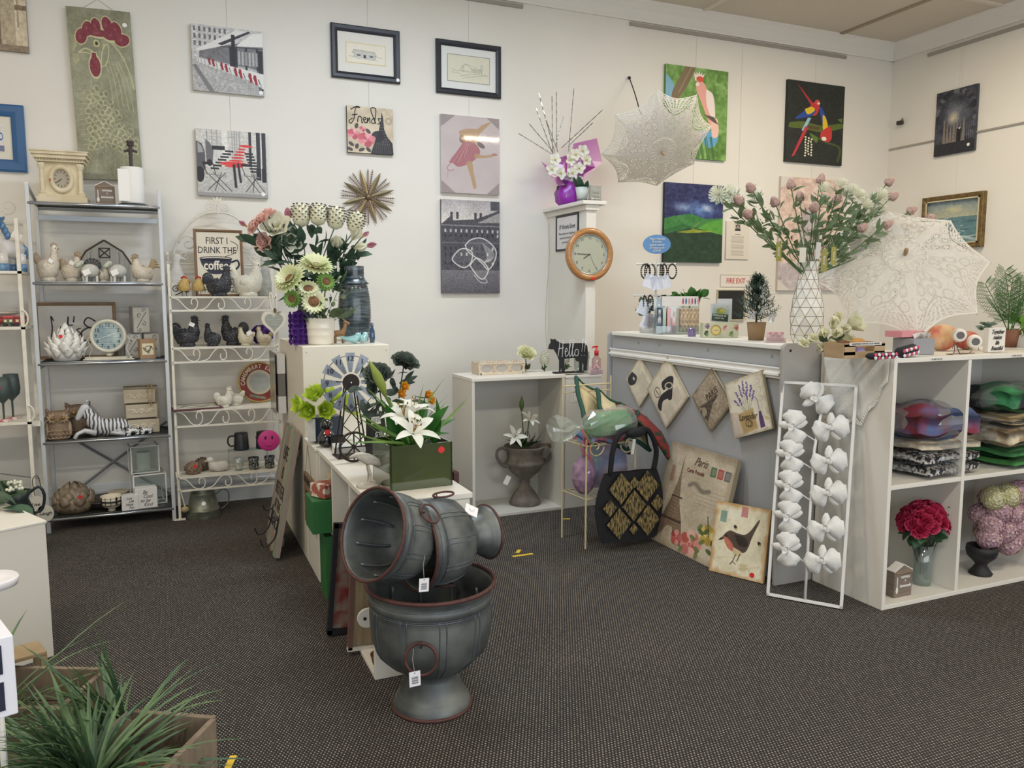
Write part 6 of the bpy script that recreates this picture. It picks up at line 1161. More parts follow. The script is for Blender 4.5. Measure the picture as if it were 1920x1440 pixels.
B().box((0,0,.03),(.005,.001,.09)).o('hour_hand',BLK,t,(-.02,-.03,zc),(0,-1.45,0));B().box((0,0,.04),(.004,.001,.08)).o('minute_hand',BLK,t,(-.02,-.031,zc),(0,-1.62-.9,0));B().ball((-.02,-.032,zc),.004,8,5).o('centre_pin',WHT,t)
b = B()
for sx in (-1,1):
    for sy in (-1,1): b.tube([(-.02+sx*.07,sy*.05,.0),(-.02+sx*.02,sy*.015,zc)],.004,5)
for z0,z1,w0,w1 in ((.06,.16,.06,.045),(.16,.26,.045,.032)):
    for sx in (-1,1): b.tube([(-.02+sx*w0,-.03,z0),(-.02-sx*w1,-.02,z1)],.0025,4)
b.o('tower',ir,t,smooth=False);B().box((0,0,.003),(.2,.13,.006)).o('base_plate',ir,t)
Pw = aY(664,848,3.72);w_ = T('wheel_ornament','small dark spoked cart wheel standing in front of the windmill clock','ornament',(Pw.x,3.72,.714),.1);rw = .069
b = B().tube([(rw*math.cos(2*PI*k/28),0,rw+.006+rw*math.sin(2*PI*k/28)) for k in range(28)],.006,7,closed=True);b.o('rim',ir,w_,smooth=True)
for k in range(8): a = PI*2*k/8;B().tube([(0,0,rw+.006),(rw*math.cos(a),0,rw+.006+rw*math.sin(a))],.0035,5).o('spoke',ir,w_)
B().tube([(0,-.012,rw+.006),(0,.012,rw+.006)],.01,10).o('axle',ir,w_)
bt = T('boxed_gift','tall narrow black carton with a white barcode behind the lily planter','box',SP(705,3.70,.714),.15);B().box((0,0,.115),(.075,.05,.23)).o('carton',mat('1c1c20',.4),bt,bev=.001);q = Pic(60,40,'e9e8e6');[q.rect(.1+i*.06,.15,.1+i*.06+.01+.02*((i*7) % 3)/2,.75,'222222') for i in range(13)];quad('barcode',.05,.035,q.mat(),bt,(-.005,-.0262,.185));txt('GARDEN',.036,mat('e0dfdc'),bt,(0,-.0262,.09),rot=(PI/2,PI/2,0),w=.8)
# heron
t = T('bird_sculpture','pale stone bird sculpture standing beside the green planter','ornament',SP(690,3.22,.714),PI);st_ = mat('c4beb2',.6,h2='a59f92',ns=25);B().lathe([(.05,0),(.045,.01),(.015,.02)],18).o('base',st_,t,smooth=True)
B().tube([(.0,.008,.01),(-.01,.012,.05),(0,.01,.09)],.005,6).tube([(.0,-.008,.01),(-.006,-.012,.05),(0,-.01,.09)],.005,6).o('leg',st_,t);B().loft([((-.07,0,.075),.004,.006),((-.04,0,.1),.016,.015),((0,0,.115),.024,.022),((.03,0,.13),.018,.017),((.045,0,.135),.012,.012),((.075,0,.128),.003,.003)],12).o('body',st_,t,smooth=True)
# green ceramic planter with lilies
c0 = aZ(728,922,.714);pl = T('ceramic_planter','glossy olive green square ceramic planter with a red sticker','planter',(c0.x+.135,c0.y+.12,.714),math.radians(3));s_ = .27;ph = .185;og = mat('3b4526',.08,coat=1,h2='434d2c',ns=3);b = B();wt = .010
for k in range(4): M_ = MX.Rotation(k*PI/2,4,'Z');b.box((0,-s_/2+wt/2+(.012),ph/2),(s_-.0,wt,ph),M_ @ MX.Identity(4)) if k % 2 == 0 else b.box((0,-s_/2+wt/2,ph/2),(s_-.024-2*wt+.02,wt,ph),M_)
b.o('wall',og,pl,bev=.002);B().box((0,0,.006),(s_-.02,s_-.04,.01)).o('base',og,pl);B().box((0,0,ph-.03),(s_-.03,s_-.05,.006)).o('filling',mat('2c3020',.9),pl);rsticker(pl,(.085,-s_/2+.0115,ph-.03),.014)
ly = T('lily_arrangement','white lilies with long leaves filling the olive planter','flowers',(c0.x+.135,c0.y+.12,.714+ph-.03),0);lil = fl_lily()
lb = lf(.19,.052,'3f7a34','2c5c28',bend=.35,seg=6,wide=.4,rough=.4);gl = lf(.30,.012,'7fa04a','55803a',bend=.35,seg=7,wide=.3)
for px,py,y,d,s in ((774,800,2.99,(.05,-.75,.9),1.15),(758,772,3.08,(-.2,-.4,1),1.15),(775,760,3.12,(.2,-.1,1),1.0)): P = L3(aY(px,py,y),ly);put('lil',lil,ly,P-V((0,0,.03)),d,s);stem(ly,(0,0,0),P-V((0,0,.03)),.005,STEM)
P = L3(aY(722,742,3.08),ly);B().loft([((0,0,0),.006,.006),((-.012,0,.04),.018,.018),((-.03,0,.08),.019,.019),((-.06,0,.14),.003,.003)],12).o('lily_bud',leafm('9aa84a','7f9440'),ly,P,smooth=True);stem(ly,(0,0,0),P,.005)
for k in range(20): a = R(0,6.28);put('lbl',lb,ly,(R(-.08,.08),R(-.1,.08),0),(math.cos(a)*.8,math.sin(a)*.6-.2,R(.5,1.3)),R(.9,1.3))
for d in ((-1,-.2,.35),(-1,-.3,.25),(-.9,.1,.45),(-.9,-.4,.3),(-1,0,.2),(.25,-.1,1.1),(.35,0,1),(.0,.1,1.2),(.7,.1,.9),(.8,-.1,.7),(-.3,0,1),(-.5,.1,.8)): put('lgl',gl,ly,(R(-.03,.03),R(-.08,0),.01),d,R(.85,1.1))
yel = fl_cup('e0a838','c98a28',6,.035,.022,.7,-.1,2,'d98a28',.2)
for px,py in ((748,740),(798,742),(803,752),(786,770),(755,726)): P = L3(aY(px,py,3.25),ly);put('yel',yel,ly,P,(R(-.3,.5),-1,.3),.95);stem(ly,(0,.03,0),P,.0025)
# grey peonies
t = T('glass_vase','clear glass vase behind the green planter','vase',(c0.x+.10,3.45,.714),0);pot([(0,0),(.035,0),(.03,.08),(.045,.2),(.043,.2),(.028,.08),(0,.01)],film('dfe6e2',.25,.05),t)
pn = T('peony_bunch','two dark green-grey artificial peonies above the lily planter','flowers',(c0.x+.10,3.45,.90),0);peo = fl_rose('6d786e','4c574f',.046,8,5,1.3)
for px,py,d,s in ((757,672,(.2,-.5,1),1.15),(708,692,(-.2,-.6,.9),1.1),(700,715,(-.8,-.6,.1),.55)): P = L3(aY(px,py,3.45),pn);put('peo',peo,pn,P-V((0,0,.03)),d,s);stem(pn,(0,0,-.12),P-V((0,0,.03)),.003,STEMD)
gg2 = lf(.075,.035,'4f5f54','3d4a42',bend=.3)
for k in range(40): put('ggl',gg2,pn,L3(aY(R(672,775),R(700,775),3.47+R(-.04,.05)),pn),(R(-1,1),R(-1,.1),R(-.6,.6)),R(.6,1.2))
# framed board leaning on the cubby's right side
zz = aX(866,884,1.16).z;yy = aX(866,884,1.16).y;t = T('framed_board','dark red framed board leaning against the right side of the cubby','picture',(1.118,yy+.25,0),0);B().box((.014,0,zz/2),(.012,.5,zz-.03)).o('board',mat('7d6345',.7,h2='5f4832',ns=6,stretch=(1,4,1)),t);rd = mat('4a2320',.5)
for k in (-1,1): B().box((.014,k*.25,zz/2),(.022,.02,zz)).o('frame_side',rd,t)
for z in (zz-.01,.01): B().box((.014,0,z),(.022,.5,.02)).o('frame_rail',rd,t)
# ---- inside the cubby (openings face left)
def yv(px,x=.66): return aX(px,1050,x).y
def cb(name,label,cat,x0,x1,y0,y1,z0,z1,m,bev=.002,rot=0):
    t = T(name,label,cat,((x0+x1)/2,(y0+y1)/2,z0),rot);B().box((0,0,(z1-z0)/2),(x1-x0,y1-y0,z1-z0)).o('body',m,t,bev=bev);return t
S0,S1 = 2.955+ys[0],2.955+ys[1]
gbx = mat('2c6a38',.5)
t = cb('green_box','green cardboard box poking out of the far cubby opening','box',.60,.80,S1+.03,S1+.23,.358,.52,gbx);t = cb('green_box','smaller green box standing under the poking green box','box',.66,.82,S1+.04,S1+.2,.02,.335,gbx)
t = cb('soap_block','red and cream wrapped block tilted on top of the green box','box',.63,.74,S1+.06,S1+.17,.524,.59,mat('a35a4c',.5,h2='d9cfc0',ns=22,contrast=.15));t.rotation_euler = (0,.0,.5)
t = cb('wooden_box','pale wooden box with a gold catch on the cubby shelf','box',.72,.92,S1+.03,S1+.14,.358,.60,mat('c4b79c',.6,h2='b5a78a',ns=5,stretch=(1,1,.3)));t.location.y += .16;B().ball((-.103,0,.14),(.008,.015,.02),10,6).ball((-.106,0,.115),(.008,.01,.012),8,5).o('catch',GOLD,t)
t = T('framed_picture','black-framed floral picture sticking out of the middle cubby opening','picture',(.60,S0+.06,.012),(0,math.radians(5),0));B().box((.14,.012,.25),(.27,.006,.48)).o('print',mat('8a7d70',.6,h2='7c2c28',ns=14,contrast=.3),t)
for a in ((.14,0,.01,.3,.03,.02),(.14,0,.49,.3,.03,.02),(0,0,.25,.02,.03,.5),(.28,0,.25,.02,.03,.5)): B().box(a[:3],a[3:]).o('frame_bar',BLK,t)
t = T('reed_panel','framed woven reed panel sticking out of the nearest cubby opening','panel',(.645,S0-.16,.02),(0,math.radians(3),0));B().box((.12,0,.25),(.22,.01,.46)).o('reed_sheet',mat('9a8a6c',.8,h2='7d6e54',ns=60,stretch=(1,1,.1),bump=.5),t)
for a in ((.12,0,.008,.26,.026,.016),(.12,0,.49,.26,.026,.016),(0,0,.25,.018,.026,.49),(.24,0,.25,.018,.026,.49)): B().box(a[:3],a[3:]).o('frame_bar',mat('6a4a44',.6) if a[0] == 0 else mat('cfc9bd',.6),t)
t = T('white_paddle','white rounded paddle board with a hole in the nearest cubby opening','board',(.70,S0-.26,.19),0);B().prism([(.04*math.cos(a)-.0,.04*math.sin(a)) for a in [PI/2+PI*k/10 for k in range(11)]]+[(.2,-.04),(.2,.04)],.012).o('board',mat('dcdad4',.5),t,bev=.001);disc('hole',.007,BLK,t,(-.01,-.001,0));
cb('paddle_support','small white carton under the white paddle','box',.76,.86,S0-.30,S0-.22,.020,.148,WHT)
t = T('brown_bowl','brown wooden bowl lying in the nearest cubby opening','bowl',(.76,S0-.27+.0,.02),0) if False else T('brown_bowl','brown wooden bowl on the floor of the nearest cubby opening','bowl',(.735,S0-.33+.06,.02),0);t.location.y = 3.03;B().open_lathe([(.02,0),(.035,.01),(.045,.05),(.042,.05),(.03,.015),(0,.01)],20).o('bowl',mat('5c3a22',.5),t,smooth=True)
# plank word sign on the side of the low box
P = aX(590,955,.675);t = T('word_sign','brown plank word sign hanging on the side of the low white box','sign',(.668,4.31,aX(590,1000,.67).z),(0,0,-PI/2));hh = aX(590,905,.67).z-t.location.z
for i in range(4): B().box((0,0,hh*(.125+.25*i)),(.30,.012,hh/4-.004)).o('plank',mat('6d5644',.8,h2='8c725a',ns=10,stretch=(1,1,4)),t,bev=.001);txt(('HAPPY','DINNER','LAUNDRY','BATHROOM')[i],.055,mat('2c221c'),t,(0,-.007,hh*(.125+.25*i)),w=.9)
B().tube([(-.1,-.003,hh),(0,-.003,hh+.17),(.1,-.003,hh)],.001,4).o('hanging_wire',BLK,t)
# ================================================================ galvanised urns
zinc = mat('33383c',.5,.45,h2='7f837f',ns=6,contrast=.6,bump=.12,bs=14);zin2 = mat('4c535c',.4,.5,h2='757c80',ns=9,contrast=.5);rust = mat('452b28',.6,.2,h2='5c3833',ns=40)
UP = [(.085,.0),(.155,.0),(.158,.008),(.15,.02),(.149,.03),(.140,.034),(.138,.046),(.130,.05),(.118,.08),(.105,.115),(.100,.135),(.112,.142),(.152,.165),(.187,.195),(.218,.225),(.234,.275),(.24,.325),(.240,.37),(.236,.40),(.243,.405),(.243,.425),(.238,.43),(.243,.45),(.252,.468),(.248,.472),(.236,.45),(.228,.40),(.23,.34),(.222,.27),(.2,.21),(.15,.17),(0,.16)]
UP = [(r*.925,z) for r,z in UP]
def urad(z): 
    for (r0,z0),(r1,z1) in zip(UP[10:24],UP[11:25]):
        if z0 <= z <= z1: return r0+(r1-r0)*(z-z0)/max(1e-6,z1-z0)
    return .222
def urn(label,s,loc=None,M=None,ring_a=-1.75,ph=.2):
    t = T('metal_urn',label,'urn',loc or (0,0,0),0,scale=s)
    if M: t.matrix_world = M @ MX.Scale(s,4)
    B().open_lathe(UP,56).o('body',zinc,t,smooth=True)
    for (r,z,k) in ((.232,.468,.008),(.144,.006,.007)): B().tube([(r*math.cos(2*PI*i/48),r*math.sin(2*PI*i/48),z) for i in range(48)],k,8,closed=True).o('rusty_rim',rust,t,smooth=True)
    src = [None,None,None]
    for k in range(10):
        a = ph+2*PI*k/10
        for j,da in enumerate((-.055,.055,0)):
            if src[j] is None:
                if j < 2: b = B().tube([((urad(z)+.001)*math.cos(da),(urad(z)+.001)*math.sin(da),z) for z in [.15+.25*i/14 for i in range(15)]],.0022,5)
                else: b = B().tube([((urad(z)-.022 if z > .2 else urad(z)-.02),0,z) for z in [.2+.2*i/8 for i in range(9)]],.006,4)
                src[j] = b.o(('seam','seam','inner_seam')[j],(zin2,zin2,mat('7d848a',.45,.5))[j],t,rot=(0,0,a),smooth=True)
            else: copypart(src[j],t,(0,0,0),(0,0,a))
    for z in (.398,.432,.392): B().tube([((urad(z)+.001)*math.cos(2*PI*i/48),(urad(z)+.001)*math.sin(2*PI*i/48),z) for i in range(48)],.002,5,closed=True).o('hoop',zin2,t,smooth=True)
    for a in (ring_a,ring_a+PI):
        c_,n_ = V((math.cos(a),math.sin(a),0)),V((-math.sin(a),math.cos(a),0));P = c_*(urad(.32)+.016)+V((0,0,.335))
        rg = B().tube([P+n_*.054*math.cos(u)+V((c_.x*.006*math.sin(-u),c_.y*.006*math.sin(-u),.054*math.sin(u)-.054)) for u in [2*PI*i/28 for i in range(28)]],.0055,8,closed=True).o('ring_handle',rust,t,smooth=True)
        B().tube([c_*urad(.335)+V((0,0,.335)),P+c_*.006+V((0,0,.003)),P+c_*.004-V((0,0,.012)),c_*urad(.32)+V((0,0,.32))],.004,6).o('bracket',rust,rg,smooth=True)
    return t
def axisM(mouth,ax,H_,roll=0):
    q = V((0,0,1)).rotation_difference(ax.normalized());return MX.Translation(mouth-ax.normalized()*H_) @ q.to_matrix().to_4x4() @ MX.Rotation(roll,4,'Z')
u1 = urn('largest upright galvanised urn with rusty rim on the carpet',1,(.842,2.70,.0),ring_a=-2.02)
mA = aY(697,1001,2.60);aA = V((-.873,-.40,.34));urn('galvanised urn tipped on its side, open mouth facing left, lying in the upright urn',.68,M=axisM(mA,aA,.47*.68,.3),ring_a=-.70)
mB = mA-aA.normalized()*.185+V((0.004,0,-.02));aB = V((-.965,-.25,.03));urn('galvanised urn lying on its side with its foot sticking out to the right',.70,M=axisM(mB,aB,.47*.70,0),ring_a=-PI+.3)
q = Pic(60,84,'e4e3e6');q.ell(.5,.12,.06,.05,'777777');[q.rect(.22,.35+i*.055,.8,.35+i*.055+.018+.012*((i*5) % 3),'4a4a50') for i in range(9)];bm_ = q.mat()
def htag(label,px,py,y,w,rz,string=True,blank=False,rx=0):
    P = aY(px,py,y);t = T('price_tag',label,'tag',P,(rx,rz,0));h = w*1.35
    if blank: B().box((0,0,0),(w*1.4,.001,w)).o('card',STICK,t);stroke([[(-.3*w,.1*w),(0,-.1*w),(.3*w,.15*w)]],.0008,mat('9a9aa8'),t,(0,-.001,0))
    else: quad('card',w,h,bm_,t,(0,0,-h/2))
    if string: B().tube([(0,0,h/2-.004),(-.004,.004,h/2+.04),(.002,.008,h/2+.075)],.0007,4).o('string',mat('b9b9b9'),t)
    return t
htag('white barcode tag hanging from the tipped urn',795,1097,2.47,.034,.05);htag('white barcode tag hanging on the upright urn',778,1273,2.40+.02,.038,-.03);htag('blank white tag on the body of the lying urn',884,957,2.66,.038,.5,False,True,rx=-.6)
# ================================================================ middle cube: contents and what stands on it
ZM = .958;random.seed(5)
t = T('stone_urn','weathered stone urn with looped handles inside the display cube','urn',SP(984,5.10,.021),0);su = mat('5d564f',.85,h2='7d756a',ns=20,bump=.5)
k_ = (aY(984,835,5.10).z-.021)/.33
t.scale = (k_,)*3
B().open_lathe([(.085,0),(.088,.01),(.08,.03),(.055,.07),(.03,.10),(.024,.115),(.032,.125),(.024,.135),(.04,.15),(.085,.19),(.105,.225),(.11,.235),(.105,.245),(.1,.255),(.102,.3),(.118,.325),(.115,.33),(.095,.3),(.09,.23),(0,.2)],32).o('body',su,t,smooth=True)
for s_ in (-1,1): B().tube(smooth2([(s_*.09,0,.3),(s_*.13,0,.325),(s_*.165,0,.31),(s_*.165,0,.27),(s_*.13,0,.225),(s_*.09,0,.22)]),.009,8).tube([(x+s_*.115,0,z) for x,z in spiral(0,.235,.014,1.1,0)],.005,6).o('handle',su,t,smooth=True)
ptag(t,(-.12,-.03,.15),.03,.05)
l2 = T('lily_arrangement','white lilies with one tall green bud in the stone urn','flowers',SP(984,5.10,aY(984,838,5.10).z),0)
for px,py,d,s in ((965,815,(-.1,-1,.6),.95),(992,783,(.2,-.8,.9),.85)): P = L3(aY(px,py,5.02),l2);put('lil',lil,l2,P-V((0,0,.02)),d,s);stem(l2,(0,0,-.05),P-V((0,0,.02)),.004)
P = L3(aY(978,770,5.08),l2);B().loft([((0,0,0),.006,.006),((0,0,.03),.017,.017),((0,0,.06),.016,.016),((.002,0,.1),.003,.003)],12).o('lily_bud',leafm('55703a','6d8a48'),l2,P,smooth=True);stem(l2,(0,0,-.05),P,.004)
for k in range(22): a = R(0,6.28);put('l2b',lf(.15,.018,'33502c','22381f',bend=.35,seg=6),l2,(R(-.03,.03),R(-.03,.03),0),(math.cos(a)*1.0,math.sin(a)*.5,R(.3,1.2)),R(.7,1.1))
# lattice tray
t = T('lattice_tray','cream carved lattice tray standing on the display cube','tray',SP(934,5.17,ZM),0);lt = mat('d3c6b2',.7,h2='c0b09a',ns=20);w = .345;h = .085
for k,y in ((-1,-.07),(1,.07)):
    b = B().box((0,y,h-.006),(w,.012,.012)).box((0,y,.008),(w-.04,.012,.016))
    for i in range(3): cx = (-.115+.115*i);b.tube([(cx+.052*math.cos(a),y,h/2+.032*math.sin(a)) for a in [2*PI*j/20 for j in range(20)]],.005,6,closed=True)
    for i in range(4): cx = (-.1725+.115*i);b.tube([(cx,y,h-.01),(cx*.94,y,.01)],.006,6)
    b.o('lattice_side',lt,t,smooth=False);[B().ball((-.16+.02*i,y,h+.003),(.009,.007,.006),6,4).o('scallop',lt,t) for i in range(17)] if k < 0 else None
for s_ in (-1,1): B().box((s_*w*.48,0,h/2),(.012,.14,h)).o('end_board',lt,t)
B().box((0,0,.004),(w-.04,.14,.008)).box((0,-.0695,h/2),(w-.06,.001,h-.03)).o('base',mat('a9a49a',.7),t)
# flowers behind the cow
hyd = fl_cluster(['dde0b8','e6e6cc'],.055,70,.02,.8);hyw = fl_cluster(['d9d6c4','cfd0bc'],.03,60,.013,1.9)
t = T('cream_peony','cream-yellow peony bloom behind the black cow sign','flowers',SP(986,5.22,ZM),0);P = L3(aY(986,668,5.20),t);put('cpe',fl_rose('e3e4b8','ecebd0',.055,6),t,P,(-.1,-.8,.9),1.15);stem(t,(0,0,.004),P,.004);[put('olv',ol,t,(0,0,.02),(R(-1,1),R(-1,0),.4),.7) for k in range(5)]
for px,lab,s in ((1021,'white hyacinth spike between peony and cow sign',1),(1060,'white hyacinth spike behind the cow sign legs',.9)):
    t = T('white_hyacinth',lab,'flowers',SP(px,5.20,ZM),0);put('hya',hyw,t,(0,0,.085),(0,0,1),s,0);stem(t,(0,0,0),(0,0,.07),.005);[put('olv',ol,t,(0,0,.01),(R(-1,1),R(-1,0),.6),.6) for k in range(4)]
# cow sign
t = T('cow_sign','black cow-shaped chalk sign reading Hello','sign',SP(1066,5.0,ZM),0);s_ = (aY(1098,690,5.0).x-aY(1023,690,5.0).x)
cp = [(0,.52),(.02,.60),(.06,.66),(.05,.74),(.12,.72),(.17,.73),(.2,.69),(.35,.62),(.6,.63),(.9,.62),(.97,.56),(.99,.4),(.98,.2),(.96,.05),(.97,.0),(.88,0),(.9,.12),(.84,.2),(.84,.0),(.78,0),(.78,.2),(.7,.22),(.66,.3),(.4,.28),(.4,.1),(.41,0),(.33,0),(.33,.12),(.3,0),(.27,0),(.27,.25),(.2,.4),(.13,.5),(.06,.5)]
B().prism([((x-.5)*s_,z*s_+.012) for x,z in cp],.008).o('cow',mat('1f2123',.7),t,bev=.001);B().box((0,.004,.006),(s_*.72,.05,.012)).o('base',BLK,t,bev=.002)
stroke([[(0,.1),(.08,.6),(.1,.95)],[(.3,.95),(.28,.5),(.25,.05)],[(.02,.5),(.35,.55)],[(.42,.3),(.55,.4),(.5,.52),(.42,.35),(.48,.08),(.62,.2)],[(.62,.2),(.78,.9),(.7,.9),(.68,.1),(.8,.2)],[(.8,.2),(.96,.9),(.88,.9),(.86,.1),(.98,.2)],[(1.1,.45),(1.0,.3),(1.05,.1),(1.2,.15),(1.2,.4),(1.1,.45)],[(1.5,1),(1.42,.3)],[(1.4,.12),(1.41,.1)],[(1.66,1),(1.58,.3)],[(1.56,.12),(1.57,.1)]],.0022,mat('d5d5d5',.8),t,(-s_*.27,-.002,.3*s_+.012),sc_=s_*.42)
stroke([[(-.03,0),(0,.01),(.05,-.004)]],.002,mat('b09a78'),t,(0,-.023,.016),name='twine')
# sanitiser, card holder, jar
t = T('pump_bottle','clear sanitiser bottle with a red pump on the display cube','bottle',SP(1118,5.06,ZM-.012),0);B().lathe([(.032,0),(.034,.01),(.034,.1),(.015,.12),(.013,.13)],20).o('bottle',film('f0d9d9',.3,.1),t,smooth=True);rp_ = mat('d0262c',.35);B().lathe([(.016,0),(.016,.035),(.007,.04),(.006,.06)],16).o('pump',rp_,t,(0,0,.125),smooth=True);B().tube([(.01,0,.19),(-.03,0,.187),(-.035,0,.178)],.006,8).o('nozzle',rp_,t)
def cardholder(lab,loc,rz,s=1):
    t = T('card_holder',lab,'card holder',loc,rz,scale=s);B().box((0,0,.003),(.1,.05,.006)).box((0,-.022,.014),(.1,.003,.024)).o('stand',film('f0dfe2',.45,.1),t);B().box((0,.0,.03),(.094,.014,.052),MX.Rotation(-.15,4,'X')).o('cards',mat('dccdcb',.5,h2='d9b3b6',ns=40,contrast=.2),t);txt('Gift Shop',.014,mat('8a5560'),t,(0,-.014,.038),shear=.3);[B().ball((x,-.01,.052),.007,8,5).o('rosette',mat('c9848c'),t) for x in (-.03,.0,.035)];return t
cardholder('pink card holder beside the red pump bottle',SP(1116,4.96,ZM-.01),.1)
t = T('glass_jar','clear ribbed glass jar with a wire handle on the closed cube','jar',V((2.76,5.12,.946)),0);B().open_lathe([(0,0),(.048,0),(.052,.02),(.055,.13),(.058,.15),(.054,.15),(.05,.02),(0,.01)],30,fn=lambda a,z: 1+.02*math.cos(14*a)).o('glass',film('e2e8e4',.3,.06),t,smooth=True);B().tube(smooth2([(-.057,0,.14),(-.03,-.05,.11),(.03,-.06,.1),(.058,0,.14)]),.002,5).o('wire_handle',CHROME,t)
# ================================================================ top of the partition
ZP = 2.22;PC = (PX0+PX1)/2+.01
t = T('orchid_gift','white orchid wrapped in purple cellophane with silver ribbon on the partition','flowers',(PC-.03,5.82,ZP),0);pf = film('b52ab8',.62,.4)
b = B();n = 24
def cel(prof):
    vs = [];random.seed(3)
    for r,z in prof:
        for k in range(n): a = 2*PI*k/n;q = r*(1+.13*math.sin(5*a+z*20)+R(-.05,.05));vs.append((q*math.cos(a)*.8,q*math.sin(a)*1.0,z+R(-.004,.004)))
    return vs,[(i*n+k,i*n+(k+1) % n,(i+1)*n+(k+1) % n,(i+1)*n+k) for i in range(len(prof)-1) for k in range(n)]
b.add(*cel([(.07,0),(.105,.03),(.115,.1),(.09,.16),(.055,.2)]));b.o('wrapped_pot',mat('8420a0',.3,h2='a83ab8',ns=25),t,smooth=True)
B().lathe([(.06,.004),(.085,.15)],20).o('pot',mat('2e1236',.7),t)
for i,(P,lab) in enumerate((([(-.02,0,.19),(-.13,0,.27),(-.24,-.02,.33),(-.2,-.06,.24),(-.12,-.08,.14),(-.05,-.07,.15)],1),([(0,0,.2),(.08,.05,.50),(.3,.06,.56),(.31,-.02,.36),(.12,-.04,.2)],2),([(0,.02,.2),(-.1,.1,.36),(.06,.1,.42)],3),([(.05,-.02,.2),(.2,-.1,.3),(.1,-.12,.42)],4))):
    k_ = len(P);c = sum((V(p) for p in P),V())/k_+V((0,-.02,.0));B().add([c]+P,[(0,j+1,(j+1) % k_+1) for j in range(k_)]).o('cellophane_wing',pf,t)
for s_ in (-1,1): B().tube(smooth2([(0,-.05,.2),(s_*.06,-.09,.22),(s_*.08,-.1,.2),(0,-.06,.19)]),.009,6).o('bow_loop',mat('d5d5dd',.25,.5),t,smooth=True);B().leaf((0,-.07,.2),(s_*.35,-.15,-1),.16,.03,up=(0,-1,0),bend=0,seg=4,tip=.7).o('ribbon_tail',mat('d5d5dd',.25,.5),t)
orc = fl_cup('e9e8e0','dfe2cf',5,.045,.042,1.25,.1,1,'c9c26a',.4)
for px,py in ((1040,300),(1034,318),(1078,290),(1092,283),(1098,300),(1085,316),(1068,300),(1050,325),(1072,325)): P = L3(aY(px,py,5.7),t);put('orc',orc,t,P,(R(-.3,.3),-1,R(-.1,.4)),1.1);stem(t,(0,0,.15),P,.002)
slv = mat('c9ccd0',.12,.95,h2='8f949a',ns=70,contrast=.2)
for x0,y0,x1,y1 in ((1040,285,1010,175),(1036,290,1035,180),(1044,280,1043,172),(1042,270,1057,218),(1035,285,1005,203),(1040,288,992,232),(1040,292,972,250),(1066,285,1076,166),(1052,278,1130,206),(1064,275,1112,230),(1046,285,1024,225)):
    a,b_ = L3(aY(x0,y0,5.8),t),L3(aY(x1,y1,5.75),t);B().tube([a.lerp(b_,k/14) for k in range(15)],[.0022+.0016*(k % 2) for k in range(15)],5).o('silver_twig',slv,t)
t = T('orchid_pot','white pot with dark green leaves beside the purple cellophane','flower pot',(PC+.0,5.62,ZP),0);B().open_lathe([(0,.03),(.04,.03),(.055,.12),(.05,.12),(.04,.05)],24).o('pot',mat('cfd6d2',.4),t,smooth=True);B().lathe([(.042,0),(.042,.03),(.0,.03)],20).o('base',mat('6b6e6c',.4),t);[put('opl',lf(.12,.05,'2c4a38','3d6048',bend=.5),t,(0,0,.11),(math.cos(a),math.sin(a),.5),1) for a in (0,.9,2,3.1,4,5.2)]
t = T('glass_photo_block','silver-edged crystal photo block at the corner of the partition cap','photo block',(PC+.045,5.50,ZP),.1);B().box((0,0,.06),(.10,.03,.12)).o('block',film('cdd2cc',.5,.05),t,bev=.002);B().box((0,-.002,.012),(.104,.034,.024)).o('silver_base',mat('b3b6b4',.2,.8,h2='8c8f8c',ns=90),t,bev=.001);[B().ball((x,-.018,z),.012,8,6).o('crystal',mat('c9ccc2',.1,.5),t) for x in (-.025,.0,.025) for z in (.045,.075)]
# wooden wall clock on the partition end
p = aY(1107,477,PY0-.03);t = T('wall_clock','round wooden wall clock on the end of the partition','clock',(p.x,PY0,p.z),0);rc = (aY(1151,477,PY0-.03).x-aY(1064,477,PY0-.03).x)/2
B().open_lathe([(rc*.76,-.022),(rc*.8,-.034),(rc*.9,-.04),(rc,-.026),(rc,0),(rc*.7,0)],56).o('wooden_rim',mat('b98550',.3,h2='a87442',ns=6,stretch=(1,8,1),coat=.5),t,rot=(-PI/2,0,0),smooth=True)
B().open_lathe([(rc*.72,-.018),(rc*.775,-.026),(rc*.78,-.018)],56).o('silver_ring',CHROME,t,rot=(-PI/2,0,0),smooth=True);disc('dial',rc*.77,mat('d9d6c6',.5),t,(0,-.014,0),n=56)
for k in range(1,13): a = PI/2-2*PI*k/12;txt(str(k),rc*.15,mat('4a4a44'),t,(rc*.62*math.cos(a),-.0175,rc*.62*math.sin(a)),ext=.0003)
for nm,L_,wd,a in (('hour_hand',.33,.03,-PI/2-.52),('minute_hand',.6,.025,-PI/2+.03),('second_hand',.62,.008,2.65)): B().box((0,0,rc*L_*.42),(rc*wd,.001,rc*L_)).o(nm,BLK,t,(0,-.019,0),(0,a,0))
disc('glass',rc*.75,film('f4f6f4',.05,.04),t,(0,-.023,0),n=48,t=.001);B().box((0,0,0),(.03,.002,.02)).o('price_sticker',REDST,t,(.02,-.040,-rc*.9))
# thin cord down the partition corner
tag(B().tube(smooth2([(PX0-.012,6.08,2.1),(PX0-.02,6.05,1.8),(PX0-.05,6.04,1.5),(PX0-.06,6.03,1.2),(PX0-.1,5.9,1.0)]),.0022,5).o('light_cord',mat('a9a9a4')),'thin grey cord hanging down beside the partition','cord')
